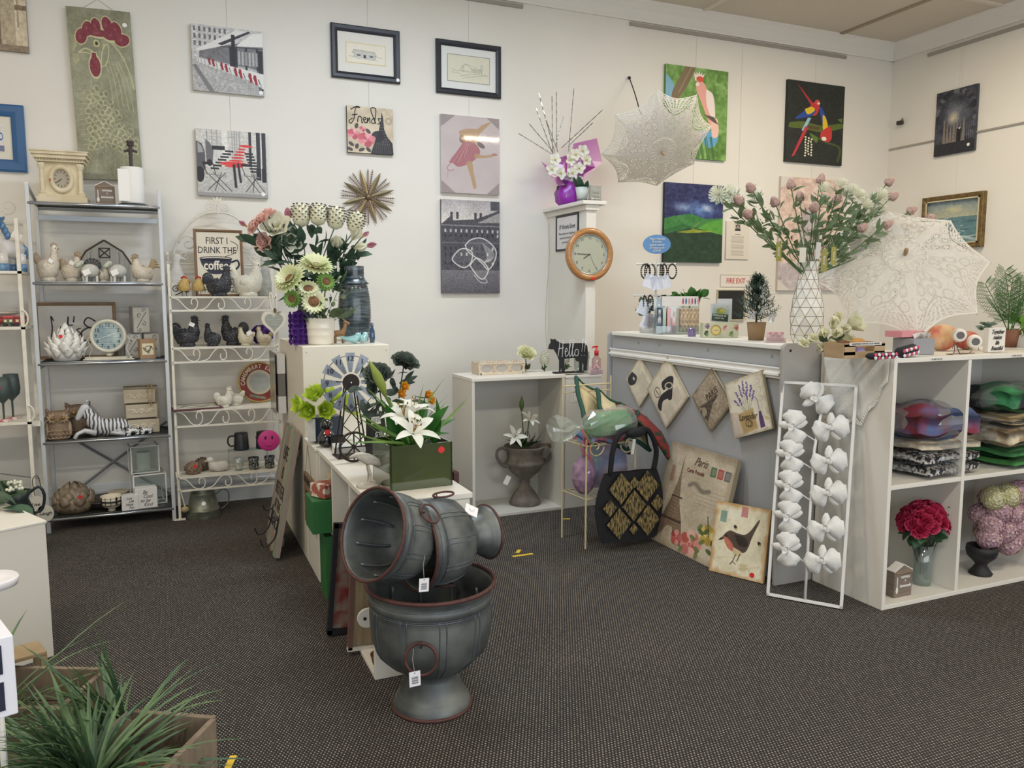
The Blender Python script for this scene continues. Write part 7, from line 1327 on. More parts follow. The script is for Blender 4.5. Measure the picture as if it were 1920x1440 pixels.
# ================================================================ lace parasols
def lace():
    q = Pic(300,420,'eeeae2');q.a[...,3] = 1;rs = random.Random(2)      # u across one gore, v from top (v=1) to hem (v=0): y=1 is hem
    def hole(pred,soft=None): q.a[...,3] = np.where(pred,0,q.a[...,3])
    X,Y = q.X,q.Y;nz = vnoise(q.h,q.w,5,4)
    hem = Y > .70;fan = (np.sin((X-.5)*50*(1.25-Y)*3+0) > .05) & hem & (np.sin(Y*150) > -.5) & (np.abs(X-.5) < .46);hole(fan)
    arc = np.sqrt(((X-.5)/.42)**2+((Y-1.0)/.42)**2);hole((np.abs(arc-1.0) < .035) & (nz > .4));hole((np.abs(arc-.86) < .02) & (nz > .45))
    for cx,cy in ((.5,.26),(.25,.42),(.75,.42),(.5,.47),(.3,.3),(.7,.3)):
        d = np.hypot(X-cx,(Y-cy)*1.4);hole((np.abs(d-.06) < .008) & (np.sin(np.arctan2(Y-cy,X-cx)*7) > -.2))
    for i in range(8): a_ = .1+.1*i;hole(np.hypot(X-a_,(Y-.56-.1*math.sin(i*2.2))*1.4) < .012)
    edge = 1-.035*(1+np.cos(X*2*PI*5))*.5-.0;hole(Y > edge)
    [q.ell(cx,cy,.1,.07,'c9c3b6',.9,ring=.12) for cx,cy in ((.5,.26),(.25,.42),(.75,.42),(.5,.47),(.3,.3),(.7,.3),(.5,.62),(.2,.6),(.8,.6))];[q.line([(.5+.5*math.cos(a_),.99),(.5+.25*math.cos(a_),.78+.05*abs(math.cos(a_)))],.012,'c9c3b6',.8) for a_ in [.3*k for k in range(11)]];q.m(np.clip((vnoise(q.h,q.w,9,7)-.5)*3,0,1),'d9d4ca',.5);q.noise(.02,.06)  # darker embroidery rings and lines, relief shading of the lace painted into the colour
    m = q.mat(.8,alpha=True);nt = m.node_tree;out = nt.nodes['Material Output'];b = nt.nodes['Principled BSDF'];ti = [x for x in nt.nodes if x.type == 'TEX_IMAGE'][0]
    tr = nt.nodes.new('ShaderNodeBsdfTranslucent');tr.inputs[0].default_value = lin('eeeae2');mx = nt.nodes.new('ShaderNodeMixShader');mx.inputs[0].default_value = .4;nt.links.new(b.outputs[0],mx.inputs[1]);nt.links.new(tr.outputs[0],mx.inputs[2])
    tp = nt.nodes.new('ShaderNodeBsdfTransparent');m2 = nt.nodes.new('ShaderNodeMixShader');b.inputs['Alpha'].default_value = 1;[nt.links.remove(l) for l in list(b.inputs['Alpha'].links)]
    nt.links.new(ti.outputs[1],m2.inputs[0]);nt.links.new(tp.outputs[0],m2.inputs[1]);nt.links.new(mx.outputs[0],m2.inputs[2]);nt.links.new(m2.outputs[0],out.inputs[0]);return m
LACE = lace()
def parasol(label,apex,axis,rad,shaft,ng=8,roll=0,depth=.36,handle=True,hook=False):
    t = T('lace_parasol',label,'parasol',apex,0);t.rotation_euler = (V((0,0,1)).rotation_difference(axis.normalized()) @ Euler((0,0,roll)).to_quaternion()).to_euler()
    def pt(a,v,sag=0): r = rad*math.sin(v*1.15)/math.sin(1.15);return r,-rad*depth*2*(1-math.cos(v*1.15))/1.18
    NU,NV = 10,12;src = None;gm_ = None
    vs = [];uv = []
    for i in range(NV+1):
        for j in range(NU+1):
            v = i/NV;u = j/NU;a = (u-.5)*2*PI/ng;r,z = pt(a,v);k = 1-(.16*v*v)*(1-abs(2*u-1)**2)          # hem scallops in between the ribs
            vs.append((r*k*math.cos(a),r*k*math.sin(a),z*k+(-.0)*v));uv.append((u,1-v))
    fs = [(i*(NU+1)+j,i*(NU+1)+j+1,(i+1)*(NU+1)+j+1,(i+1)*(NU+1)+j) for i in range(NV) for j in range(NU)]
    me = bpy.data.meshes.new('gore');me.from_pydata(vs,[],fs);ul = me.uv_layers.new(name='UVMap')
    for l in me.loops: ul.data[l.index].uv = uv[l.vertex_index]
    me.polygons.foreach_set('use_smooth',[True]*len(fs));me.materials.append(LACE)
    rib = B().tube([(pt(0,i/10)[0],0,pt(0,i/10)[1]-.004) for i in range(11)],.0022,5).ball((rad+.004,0,pt(0,1)[1]-.006),(.008,.004,.004),6,4).tube([(rad*.5,0,pt(0,.47)[1]-.01),(.01,0,-rad*.62)],.0015,4)
    hem = B().tube([(vs[NV*(NU+1)+j][0]*1.0,vs[NV*(NU+1)+j][1],vs[NV*(NU+1)+j][2]) for j in range(NU+1)],.0042,5)
    lp = B()
    for j in range(1,6):       # raised lace cords fanning from the rib ends into the hem
        lp.tube([vs[(NV-int(5*math.sin(PI*q_/6)*(j/5)))*(NU+1)+int(q_*NU/6)] for q_ in range(7)],.0016,4)
    ro = rib.o('rib',mat('c9c4b8',.4),t);ho = hem.o('hem_cord',mat('e6e1d6',.8),t);lo = lp.o('lace_cords',mat('e9e5da',.8),t);lo['kind'] = 'stuff'
    for k in range(ng):
        a = 2*PI*k/ng
        g = bpy.data.objects.new('canopy_gore',me);col.objects.link(g);g.parent = t;g.rotation_euler = (0,0,a+PI/ng)
        if k: copypart(ro,t,(0,0,0),(0,0,a));copypart(ho,t,(0,0,0),(0,0,a+PI/ng));copypart(lo,t,(0,0,0),(0,0,a+PI/ng))
        else: ho.rotation_euler = lo.rotation_euler = (0,0,PI/ng)
    b = B()
    for k in range(16): a = 2*PI*k/16;r,z = pt(0,.28);b.tube([(r*.5*math.cos(a)+r*.22*math.cos(u),r*.5*math.sin(a)+r*.22*math.sin(u),z*.4+.003) for u in [2*PI*j/10 for j in range(10)]],.0018,4,closed=True)
    b.o('crown_rosettes',mat('eae6db',.8),t)['kind'] = 'stuff'
    wdm = mat('a08464',.5);B().lathe([(.007,0),(.010,.01),(.011,.04),(.008,.048),(0,.05)],12).o('finial',wdm,t,(0,0,.002),smooth=True);B().tube([(0,0,0),(0,0,-shaft)],.0045,8).o('shaft',mat('b39a7a',.5),t)
    if handle: B().tube([(0,0,-shaft+.09),(0,0,-shaft)],.009,10).o('handle',wdm,t)
    return t
pa = aY(1241,283,5.30);ax = (aY(1241,283,5.30)-aY(1186,180,5.86)).normalized()
pr = parasol('open white lace parasol hung high on the back wall',pa,ax,.44,.60,8,.2,depth=.32)
e = pa-ax*.60;hk = aY(1180,146,YW-.02)
tag(B().tube(smooth2([tuple(e+V((0,0,.0))),tuple((e+hk)/2+V((.005,0,0))),tuple(hk)]),.005,6).ball(hk,(.014,.014,.014),8,6).o('hanging_ribbon',mat('2a2433',.7)),'dark ribbon holding the hanging parasol from the wall','ribbon')
# ================================================================ things hung on or leaning at the counter front (plane x = 2.80, facing left)
XC = 2.885;random.seed(11)
def board(label,cpx,w,h,pic,tilt=0,x=XC,th=.012,edge='b5a788',lean=0,name='wall_plaque',cat='picture',base=None,rough=.5,sticker=None,coat=0):
    P = base if base is not None else aX(cpx[0],cpx[1],x)
    t = T(name,label,cat,P,0);q_ = Euler((0,0,-PI/2)).to_quaternion() @ Euler((-lean,0,0)).to_quaternion() @ Euler((0,tilt,0)).to_quaternion();t.rotation_euler = q_.to_euler()
    z0 = 0 if base is not None else -h/2
    B().box((0,th/2,z0+h/2),(w,th-.001,h)).o('board',mat(edge,.6),t,bev=.001);quad('print',w-.001,h-.001,pic.mat(rough,coat),t,(0,-.0008,z0+.0005));
    if sticker: rsticker(t,(w*(sticker[0]-.5),-.0015,z0+h*sticker[1]),.013)
    return t
def ext(l,r,top,bot,x=XC): a,b_ = aX(l,(top+bot)/2,x),aX(r,(top+bot)/2,x);c = (a+b_)/2;return a.y-b_.y,aX((l+r)/2,top,x).z-aX((l+r)/2,bot,x).z
BK_ = '23222a'
def old(w=200,h=200,bg='d9cfb8',seed=1): return Pic(w,h,bg).noise(.3,.14,seed=seed).noise(.04,.07,seed=seed+3).ell(.5,.5,.8,.8,bg,0)
def edges(q,c='8d7a5c',al=.5):
    d = np.minimum(np.minimum(q.X,1-q.X),np.minimum(q.Y,1-q.Y));q.m(np.clip((.07-d)/.07+ (vnoise(q.h,q.w,20,3)-.5)*.8,0,1)*(d < .12),c,al);return q
s2 = math.sqrt(.5)
def diamond(l,r,top,bot,q): w_,h_ = ext(l,r,top,bot);return (w_+h_)/2*s2,w_,h_
def leaner(t,P0,P1,tl):
    u = (P1-P0).normalized();d = _R*((tl[0]-960)/FPX)-_U*((tl[1]-720)/FPX)+_F;C0 = V((0,0,CH));Q = C0+d*((P0-C0).dot(u)/d.dot(u));n_ = V((-u.y,u.x,0));e = Q-P0;le = math.atan2(e.dot(n_),e.z)
    t.location = (P0+P1)/2;t.rotation_euler = (Euler((0,0,math.atan2(u.y,u.x))).to_quaternion() @ Euler((-le,0,0)).to_quaternion()).to_euler();return e.length
def lsize(P0,P1,tl): t = bpy.data.objects.new('x',None);h = leaner(t,P0,P1,tl);bpy.data.objects.remove(t);return (P1-P0).length,h
# first two diamonds: square boards hung by a corner
q = old(200,200,'ddd4bf',5);
for i in range(9): q.line([(.35+.02*(i % 3),.2+i*.05),(.85-.03*(i % 2),.2+i*.05)],.01,'6b6458',.6)
q.poly([(.05,.6),(.3,.5),(.4,.7),(.25,.95),(.05,.9)],BK_,.9,sm=True);q.rect(.2,.62,.3,.7,'d9d0bb');edges(q)
sd,w1,h1 = diamond(1176,1222,662,770,q);t = board('script-covered diamond plaque, leftmost on the counter front',(1199,716),sd,sd,q,PI/4)
t.scale = (1,1,1);
q = old(220,220,'ddd4bf',8);q.poly([(.3,.25),(.42,.12),(.58,.3),(.7,.45),(.62,.55),(.45,.4),(.4,.55),(.25,.5)],BK_,.95,sm=True);q.poly([(.5,.4),(.62,.5),(.55,.72),(.65,.9),(.5,.92),(.42,.7)],BK_,.95,sm=True);q.ell(.45,.35,.06,.12,'c9bfa8',ring=.2,rot=.6);q.ell(.3,.75,.1,.1,'6b6458',ring=.1);q.line([(.24,.76),(.36,.74)],.02,'4a463e')
for i in range(8): q.line([(.62,.15+i*.03),(.9,.17+i*.03)],.008,'6b6458',.5);q.line([(.68,.55+i*.04),(.92,.55+i*.04)],.008,'6b6458',.5)
edges(q);sd,_,_ = diamond(1212,1287,666,806,q);board('diamond plaque with a large black wine bottle print',(1250,736),sd,sd,q,PI/4,x=2.88)
q = old(200,200,'a39580',12);q.line([(.5,.95),(.52,.6),(.55,.3)],.1,'5a4d44',.9);q.poly([(.35,.95),(.5,.5),(.56,.2),(.6,.5),(.8,.9),(.65,.95),(.55,.75)],'4d433c',.85);q.ell(.55,.85,.1,.08,'a39580');q.noise(.03,.25,seed=4);edges(q,'5f5444',.7)
sd,_,_ = diamond(1300,1366,682,817,q);t = board('small brown diamond plaque lettered Paris with a tower',(1333,750),sd,sd,q,PI/4+.0,x=2.88)
txt('PARIS',sd*.2,mat('3c332c'),t,(-sd*.08,-.002,sd*.12),rot=(PI/2,-PI/4-.6,0),w=.9)
# lavender
q = old(280,280,'dcd4c0',20);q.poly([(0,.55),(.25,.6),(.3,1),(0,1)],'bda59c',.4,sm=True);rs = random.Random(3)
for sx,sy,tx,ty in ((.42,.62,.25,.22),(.44,.62,.36,.12),(.46,.62,.47,.06),(.48,.62,.58,.1),(.5,.62,.68,.18),(.42,.62,.18,.35),(.52,.62,.72,.3),(.5,.62,.52,.25),(.44,.62,.3,.33)):
    q.line([(sx,sy),(tx,ty)],.007,'6f7a58')
    for k in range(16): u = k/16;x = tx+(sx-tx)*u*.45;y = ty+(sy-ty)*u*.45;q.ell(x+rs.uniform(-.02,.02),y+rs.uniform(-.012,.012),.016,.012,rs.choice(['4a3a7a','6a55a0','5a4590','8a78b8']),.95)
q.poly([(.2,.6),(.62,.56),(.66,.93),(.26,.97)],'c2a877').poly([(.23,.63),(.6,.6),(.63,.9),(.28,.94)],'b59a68').ell(.44,.8,.07,.06,'5f5038',ring=.15);q.ell(.48,.82,.06,.05,'5f5038',ring=.15)
q.poly([(.72,.78),(.75,.65),(.8,.65),(.83,.78),(.84,.93),(.72,.94)],'5a3a70',.95);q.line([(.77,.62),(.76,.45),(.72,.4)],.012,'5a4a70');q.ell(.92,.8,.06,.03,'c9c08a',rot=.4)
for k in range(3): q.line([(.85,.1+.15*k),(.92,.15+.15*k),(.86,.2+.15*k)],.012,'b5a68c',sm=True)
edges(q);sd = .315;t = board('tilted square canvas of lavender with a Lavender crate',(1402,760),sd,sd*1.0,q,math.radians(-19),x=2.862,th=.018,edge='8f8266');txt('Lavender',.05,mat('4c4030'),t,(-.015,-.002,-.06),rot=(PI/2,.09,0),shear=.3,w=.8)
# big postcard canvas and robin canvas standing on the floor
q = old(300,400,'c6b8a0',31);q.grad(0,.12,'a99c88','c9bca4');q.noise(.3,.1,seed=6)
q.poly([(.26,.08),(.275,.3),(.33,.55),(.42,.72),(.5,.95),(.36,.95),(.3,.8),(.22,.8),(.1,.95),(-.02,.95),(.12,.7),(.2,.5),(.245,.3)],'7a6450',.9)
for i in range(24): y = .12+i*.033;hw = .02+.11*(i/24)**2;q.line([(.26-hw*.9,y),(.27+hw*.9,y+.01)],.006,'b5a48c',.6)
q.rect(.1,.72,.42,.745,'54443a').rect(.19,.5,.36,.515,'54443a');q.noise(.02,.1,seed=2)
for x,c in ((.68,'4d6a4c'),(.78,'a8443c'),(.88,'5c5f68')): q.rect(x,.13,x+.08,.22,c,.9).rect(x+.015,.145,x+.065,.205,'b5ac98',.4)
for i in range(5): q.line([(.55,.36+i*.035),(.95-.05*(i % 2),.355+i*.035)],.006,'7b6e60',.5)
q.line([(.42,.36),(.5,.33),(.62,.38),(.72,.36)],.05,'5f574c',.6,sm=True);q.rect(.1,.22,.16,.38,'9c5a4c',.4)
for cx,cy,s_,cs in ((.62,.88,.16,['b5554c','d9968a','c4706a','e6b8a8']),(.4,.88,.09,['9c4440','c4706a','b5554c','d9968a']),(.83,.74,.12,['d9c070','e6d89a','c4a44c','b09040'])):
    for k in range(16): a = k*2.4;r = s_*.75*(k/16)**.5;q.ell(cx+r*math.cos(a),cy+r*math.sin(a)*.75,s_*.4,s_*.3,cs[k % 4],.9)
for k in range(16): q.ell(rs.uniform(.45,.95),rs.uniform(.68,.98),.05,.02,rs.choice(['4d5c34','6b7a44']),.85,rot=rs.uniform(0,3)) if k % 3 else q.line([(.85,.75),(.78,.58)],.01,'4d5c34')
edges(q,'8a7a60')
yl,yr,zt_ = aX(1263,829,2.86).y,aX(1387,862,2.86).y,aX(1325,845,2.86).z;wB = yl-yr;ln_ = math.atan(.15/zt_)
t = board('large vintage postcard canvas with a brown lattice tower and roses',None,wB,zt_/math.cos(ln_),q,0,th=.03,edge='9b8e78',lean=ln_,name='leaning_canvas',base=V((2.70,(yl+yr)/2,.003)))
txt('Paris',.07,mat('5f4d44'),t,(wB*.02,-.003,zt_*.90),shear=.5,w=.9);txt('Carte Postale',.035,mat('7a3f38'),t,(-wB*.03,-.003,zt_*.8),w=.85)
q = old(260,260,'e0d6b8',41);q.ell(.5,.5,.5,.5,'e6dfc6',.5,soft=.6);q.rect(.48,.02,.6,.16,'b5606c',.7).rect(.1,.12,.22,.28,'6f8f84',.8).rect(.24,.08,.46,.22,'e9e4d0',.8)
q.poly([(.17,.5),(.24,.42),(.32,.38),(.45,.4),(.58,.4),(.68,.33),(.8,.17),(.82,.19),(.72,.42),(.68,.55),(.62,.64),(.5,.66),(.4,.62),(.26,.52),(.17,.52)],'54463c',sm=True);q.poly([(.2,.48),(.3,.5),(.4,.58),(.42,.66),(.32,.64),(.24,.56)],'c4705c',.95,sm=True);q.poly([(.4,.6),(.52,.63),(.58,.66),(.5,.72),(.42,.68)],'cdbb90',sm=True);q.poly([(.4,.42),(.6,.44),(.66,.55),(.5,.56)],'2f2824',.9,sm=True)
q.poly([(.17,.49),(.1,.55),(.19,.53)],'2b2420');q.ell(.25,.46,.014,.014,'14100e');q.line([(.46,.7),(.42,.8),(.38,.84)],.014,'3a302a').line([(.54,.68),(.5,.78)],.014,'3a302a').line([(.42,.8),(.48,.83)],.01,'3a302a')
for cx,cy in ((.4,.32),(.86,.48)): q.ell(cx,cy,.035,.025,'2f2a26',rot=.5).ell(cx+.02,cy+.02,.02,.015,'b5a24c')
q.line([(.1,.8),(.4,.75),(.6,.85),(.9,.8)],.01,'c4b48c',.6,sm=True).line([(.55,.88),(.72,.86),(.75,.95)],.01,'8a7a5c',.6,sm=True);q.rect(.56,.8,.68,.9,'c9b98f',.8);q.noise(.05,.08,seed=9);edges(q,'b5844c',.8)
P0 = aZ(1329,1062,.004);P0 = P0*.985;P0.z = .004;P1 = aZ(1427,1094,.004);u_ = (P1-P0).normalized();wR = .31
t = board('smaller square canvas of a robin leaning before the postcard canvas',None,wR,.385,q,0,th=.02,edge='a88c5a',name='leaning_canvas',base=P0+u_*wR/2,sticker=(.8,.08));t.rotation_euler = (Euler((0,0,math.atan2(u_.y,u_.x))).to_quaternion() @ Euler((-.2,0,0)).to_quaternion()).to_euler()
# ================================================================ white metal orchid frame
Q0,Q1,Q2,Q3 = aZ(1437,1116,.005),aZ(1580,1142,.005),None,None
wF = (Q1-Q0).length;ang = math.atan2(Q1.y-Q0.y,Q1.x-Q0.x)
mid = (Q0+Q1)/2;wmf = mat('dfddd9',.5);_,HF = lsize(Q0,Q1,(1466,714))
OF = T('orchid_wall_art','tall white metal frame with eleven orchid blooms leaning on the counter end','wall art',mid,0);leaner(OF,Q0,Q1,(1466,714))
for a in ((0,0,.007,wF,.014,.014),(0,0,HF-.007,wF,.014,.014),(-wF/2+.007,0,HF/2,.014,.014,HF),(wF/2-.007,0,HF/2,.014,.014,HF)): B().box(a[:3],a[3:]).o('frame_bar',wmf,OF,bev=.001)
B().tube([(.005,0,.012),(.0,0,.4),(-.0,0,.75),(.02,-.0,HF-.14)],.007,8).o('stem',wmf,OF,smooth=True)
tex = mat('dedcd7',.55,bump=.4,bs=180)
def orchid(p):
    o = B().ball((0,-.012,0),(.012,.012,.014),10,6).o('orchid_bloom',wmf,p,smooth=True)
    for a,L_,W_ in ((PI*.5-.5,.07,.095),(PI*1.5-.2,.07,.095)): B().leaf((0,-.002,0),(math.cos(a),0,math.sin(a)),L_,W_,up=(0,-1,0),bend=.1,cup=-.07,seg=7,tip=.55,wide=.6).o('petal',tex,o,smooth=True,thick=.0015)
    for a in (0,PI*.8,PI*1.3): B().leaf((0,.006,0),(math.cos(a),0,math.sin(a)),.06,.034,up=(0,-1,0),bend=.05,cup=.05,seg=4,tip=.3).o('sepal',tex,o,smooth=True,thick=.0015)
    for a in (.5,2.2,3.9): B().leaf((0,-.012,0),(math.cos(a),-.6,math.sin(a)),.026,.02,up=(0,-1,0),bend=-.2,cup=.3,seg=3,tip=.4).o('lip',wmf,o,smooth=True,thick=.001)
    return o
fo = None
def fpos(px,py):     # photo pixel -> frame-local position on the leaning plane
    u = (px-(1435+ (1465-1435)*(1118-py)/402))/((1580-1435)*(1-.0));z = (1130-py)/(1143-716)*HF*1.02
    return (-wF/2+wF*min(max(u,0),1),-.02,z)
bl_ = [(1533,742,.4,'o'),(1488,800,0,'l'),(1560,795,.9,'r'),(1482,855,0,'l'),(1556,858,.9,'r'),(1480,915,0,'l'),(1555,918,.9,'r'),(1478,973,0,'l'),(1550,985,.9,'r'),(1475,1035,0,'l'),(1543,1045,.9,'r')]
for px,py,a,sd_ in bl_:
    P = fpos(px,py);a = {'o': -1.2,'l': -.45,'r': .9}[sd_]
    if fo is None: fo = orchid(OF);fo.location = P;fo.rotation_euler = (0,a,0);fo.scale = (1.22,)*3
    else: copypart(fo,OF,P,(0,a,0),(1.22,)*3)
    if sd_ != 'o': B().tube([(.003,0,P[2]-.06),(P[0]*.8,-.008,P[2]-.01),P],.0032,6).o('twig',wmf,OF)
# ================================================================ wire stand piled with textiles
gw_ = mat('cfc29a',.4,.2);stx = 2.36;sty = 4.05
ST = T('wire_stand','cream wire plant stand piled with quilted kitchen textiles','stand',(2.40,4.22,0),.1);sw,sdp,sh_ = .36,.26,1.0
for x in (-sw/2,sw/2):
    B().tube([(x,-sdp/2,0),(x+.0,-sdp/2,.66)],.006,6).o('leg',gw_,ST);B().tube([(x,sdp/2,0),(x,sdp/2,sh_)],.006,6).o('leg',gw_,ST)
for z in (.30,.62):
    for k in range(9): B().tube([(-sw/2+sw*k/8,-sdp/2,z),(-sw/2+sw*k/8,sdp/2,z)],.0025,5).o('wire',gw_,ST)
    B().tube([(-sw/2,-sdp/2,z),(sw/2,-sdp/2,z),(sw/2,sdp/2,z),(-sw/2,sdp/2,z)],.005,6,closed=True).o('shelf_rim',gw_,ST)
for sx,a0 in ((-1,0),(1,PI)): B().tube([(x,-sdp/2-.01,z) for x,z in spiral(sx*.12,.61,.06,1.2,a0,sx)],.005,6).o('front_scroll',gw_,ST,smooth=True)
B().tube([(-sw/2,sdp/2,sh_-.05),(sw/2,sdp/2,sh_-.05)],.005,6).tube([(-sw/2,sdp/2,.93-.02),(sw/2,sdp/2,.93-.02)],.004,6).o('back_rail',gw_,ST)
SW = V((2.40,4.22,0))
def cloth(name,label,cat,loc,rot,w,d,h,m,m2=None,edge=None,bump_=.012,seed=1,parts=None):
    t = T(name,label,cat,loc,0);t.rotation_euler = rot;rs_ = random.Random(seed);n = 12;b = B();vs = []
    for zz_,sg in ((h/2,1),(-h/2,-1)):
        for i in range(n+1):
            for j in range(n+1):
                u,v = i/n-.5,j/n-.5;e_ = 1-max(abs(u),abs(v))**6*60*.5;vs.append((u*w,v*d,zz_*max(.15,e_)+bump_*math.sin(u*9+seed)*math.cos(v*8+seed*2)))
    N2 = (n+1)**2;fs = []
    for i in range(n):
        for j in range(n): a = i*(n+1)+j;fs.append((a,a+n+1,a+n+2,a+1));fs.append((N2+a,N2+a+1,N2+a+n+2,N2+a+n+1))
    rim = [i*(n+1) for i in range(n+1)]+[n*(n+1)+j for j in range(1,n+1)]+[(n-i)*(n+1)+n for i in range(1,n+1)]+[n-j for j in range(1,n)]
    for k in range(len(rim)): a,c = rim[k],rim[(k+1) % len(rim)];fs.append((a,c,N2+c,N2+a))
    b.add(vs,fs);b.o('cloth',m,t,smooth=True)
    if edge: B().tube([(V(vs[i])+V(vs[i+N2]))/2 for i in rim],h*.5+.004,6,closed=True).o('binding',edge,t,smooth=True)
    if m2: 
        for k in range(-3,4): B().tube([(k*w/7,-d/2+.01,0),(k*w/7,d/2-.01,0)],h*.52+.0005,4).o('quilting',m2,t) if k else None
    return t
gE = mat('1f4a3c',.8);crq = mat('ccbc92',.85,h2='bfae84',ns=30,bump=.6,bs=40);flo = mat('8a3444',.85,h2='c9c4cc',ns=70,contrast=.3)
cloth('quilted_mat','cream quilted placemat with dark green binding at the back of the pile','placemat',SW+V((.08,.10,.755)),(math.radians(52),math.radians(30),.3),.46,.36,.02,crq,edge=gE)
t = cloth('quilted_mat','cream quilted mat with a floral corner in front of the green-bound one','placemat',SW+V((.17,.0,.735)),(math.radians(42),math.radians(28),.2),.40,.30,.02,mat('d6c9a6',.85,h2='cabb94',ns=30,bump=.6,bs=40),edge=gE,seed=3);B().box((.08,.10,.013),(.15,.08,.006)).o('floral_patch',mat('b5546a',.8,h2='3c4a8c',ns=90,contrast=.2),t)
mt = mat('1d3a26',.8,h2='8a2c28',ns=22,contrast=.25)
def mitt(lab,P,rot,s): 
    t = T('oven_mitt',lab,'oven mitt',P,0,scale=s);t.rotation_euler = rot;B().loft([((0,0,0),.02,.07),((.08,0,.0),.022,.075),((.18,0,-.01),.025,.085),((.26,0,-.04),.022,.075),((.31,0,-.07),.01,.04)],16).o('mitt',mt,t,smooth=True);B().tube([(.0,.07*math.cos(u),.022*math.sin(u)) for u in [2*PI*k/16 for k in range(16)]],.006,5,closed=True).o('cuff',gE,t);return t
mitt('dark green and red patterned oven mitt hanging off the right of the pile',SW+V((.20,-.10,.78)),(.2,.7,-.5),1.05);mitt('green bound oven mitt lying at the far right of the pile',SW+V((.16,.03,.82)),(0,.45,-.2),1.0)
t = cloth('red_dotted_towel','red and blue dotted towel folded under the cellophane roll','towel',SW+V((.02,-.06,.665)),(0,-.08,.1),.36,.2,.06,mat('a03c48',.85,h2='5f7fa4',ns=12,contrast=.2),bump_=.02,seed=5)
cl = T('wrapped_towel_roll','green and cream towel roll in twisted clear cellophane','gift',SW+V((-.02,-.13,.745)),(0,-.08,.08));B().loft([((-.13,0,0),.05,.05),((-.11,0,0),.075,.075),((.12,0,.0),.078,.075),((.15,0,0),.05,.05)],18).o('green_towel',mat('2c7a3c',.85,h2='4a9a50',ns=9,bump=.4),cl,smooth=True);B().loft([((-.12,.01,.035),.04,.06),((.13,.01,.035),.045,.065)],14).o('cream_towel',mat('b5a888',.85,h2='a8503c',ns=14,contrast=.3),cl,smooth=True)
b = B();prof = [(.19,.02),(.17,.07),(.12,.093),(0,.092),(-.1,.09),(-.15,.06),(-.18,.016),(-.2,.02),(-.26,.06),(-.32,.085),(-.37,.075)];n = 22;random.seed(2)
vs = [(x,r*math.cos(2*PI*k/n)*(1+R(-.12,.12)),r*math.sin(2*PI*k/n)*(1+R(-.12,.12))+(.04*min(0,x+.2)*-3 if x < -.2 else 0)) for x,r in prof for k in range(n)]
b.add(vs,[(i*n+k,i*n+(k+1) % n,(i+1)*n+(k+1) % n,(i+1)*n+k) for i in range(len(prof)-1) for k in range(n)]).o('cellophane',film('eef2ec',.28,.06),cl)
for k in range(5): B().tube(smooth2([(-.19,-.02,0),(-.2+.02*k,-.05,-.05-.02*k),(-.22+.03*k,-.04,-.1-.03*k),(-.19+.02*k,-.05,-.16-.02*k)]),.002,4).o('curling_ribbon',mat('c4472c' if k < 3 else '4c8a5a',.4),cl)
# bag with bamboo print panels
Bg = T('patchwork_bag','black tote bag with gold bamboo-print squares hanging from the stand','bag',aY(1180,1000,4.02),0);Bg.location.z = .04;bk_ = mat('17171b',.85,bump=.3)
bgW,bgH = .43,.42;b = B();n = 14;vs = []
for sg in (-1,1):
    for i in range(n+1):
        for j in range(n+1): u,v = i/n-.5,j/n;wv = bgW*(.75+.35*math.sin(PI*min(1,.15+v*.75)));vs.append((u*wv,sg*.035*(1-(2*u)**4)*(1-.5*v)+.006*math.sin(u*14+v*5),bgH*v*(1-.0)+.04*(2*u)**2*(1 if v < .5 else -1)*abs(v-.5)*2*-1*0))
N2 = (n+1)**2
fs = [(s_*N2+i*(n+1)+j,s_*N2+(i+1)*(n+1)+j,s_*N2+(i+1)*(n+1)+j+1,s_*N2+i*(n+1)+j+1) for s_ in (0,1) for i in range(n) for j in range(n)]
b.add(vs,fs).o('bag_body',bk_,Bg,smooth=True)
bam = mat('17150f',.8,h2='94804f',ns=24,stretch=(5,1,1.2),contrast=.3)
for cx,cz in ((-.09,.33),(.0,.22),(.09,.33),(-.10,.12),(.10,.12),(.0,.075),(.165,.22),(-.165,.22),(.0,.36)):
    hs = (.082 if cz not in (.075,.36) else .03) if abs(cx) < .15 else .045;B().add([(cx-hs,0,cz),(cx,0,cz-hs*1.15),(cx+hs,0,cz),(cx,0,cz+hs*1.15)],[(0,1,2,3)]).o('print_patch',bam,Bg,(0,-.047,0),thick=.004)
B().tube(smooth2([(-.15,-.02,.42),(-.14,-.03,.56),(-.10,-.04,.66),(-.02,-.05,.68)]),.016,8).o('strap',bk_,Bg,smooth=True);B().tube(smooth2([(.15,-.02,.42),(.16,-.03,.54),(.10,-.04,.66),(.02,-.05,.68)]),.016,8).o('strap',bk_,Bg,smooth=True);B().ball((0,-.05,.66),(.07,.03,.03),12,7).o('strap_knot',bk_,Bg,smooth=True);B().box((0,0,0),(.02,.002,.09)).o('care_label',mat('c9c9c4'),Bg,(-.02,-.06,.58),(0,.15,0))
t = cloth('blue_apron','folded blue and pink printed fabric behind the black tote bag','fabric',SW+V((.05,-.0,.46)),(math.radians(80),0,.05),.3,.26,.06,mat('5f7a9c',.85,h2='b59aa4',ns=6,contrast=.5),bump_=.015,seed=8)
t = T('netting_parcel','purple and pink cellophane parcel on the lower wire shelf','gift',SW+V((-.12,-.04,.31)),0);B().ball((0,0,.11),(.07,.06,.11),16,10,fn=lambda a,e: 1+.08*math.sin(5*a)).o('parcel',mat('7d4a8c',.6,h2='c9a4b5',ns=18,contrast=.3),t,smooth=True);B().ball((0,0,.115),(.08,.07,.12),14,9,fn=lambda a,e: 1+R(-.06,.06)).o('cellophane',film('ead9ea',.3,.05),t)
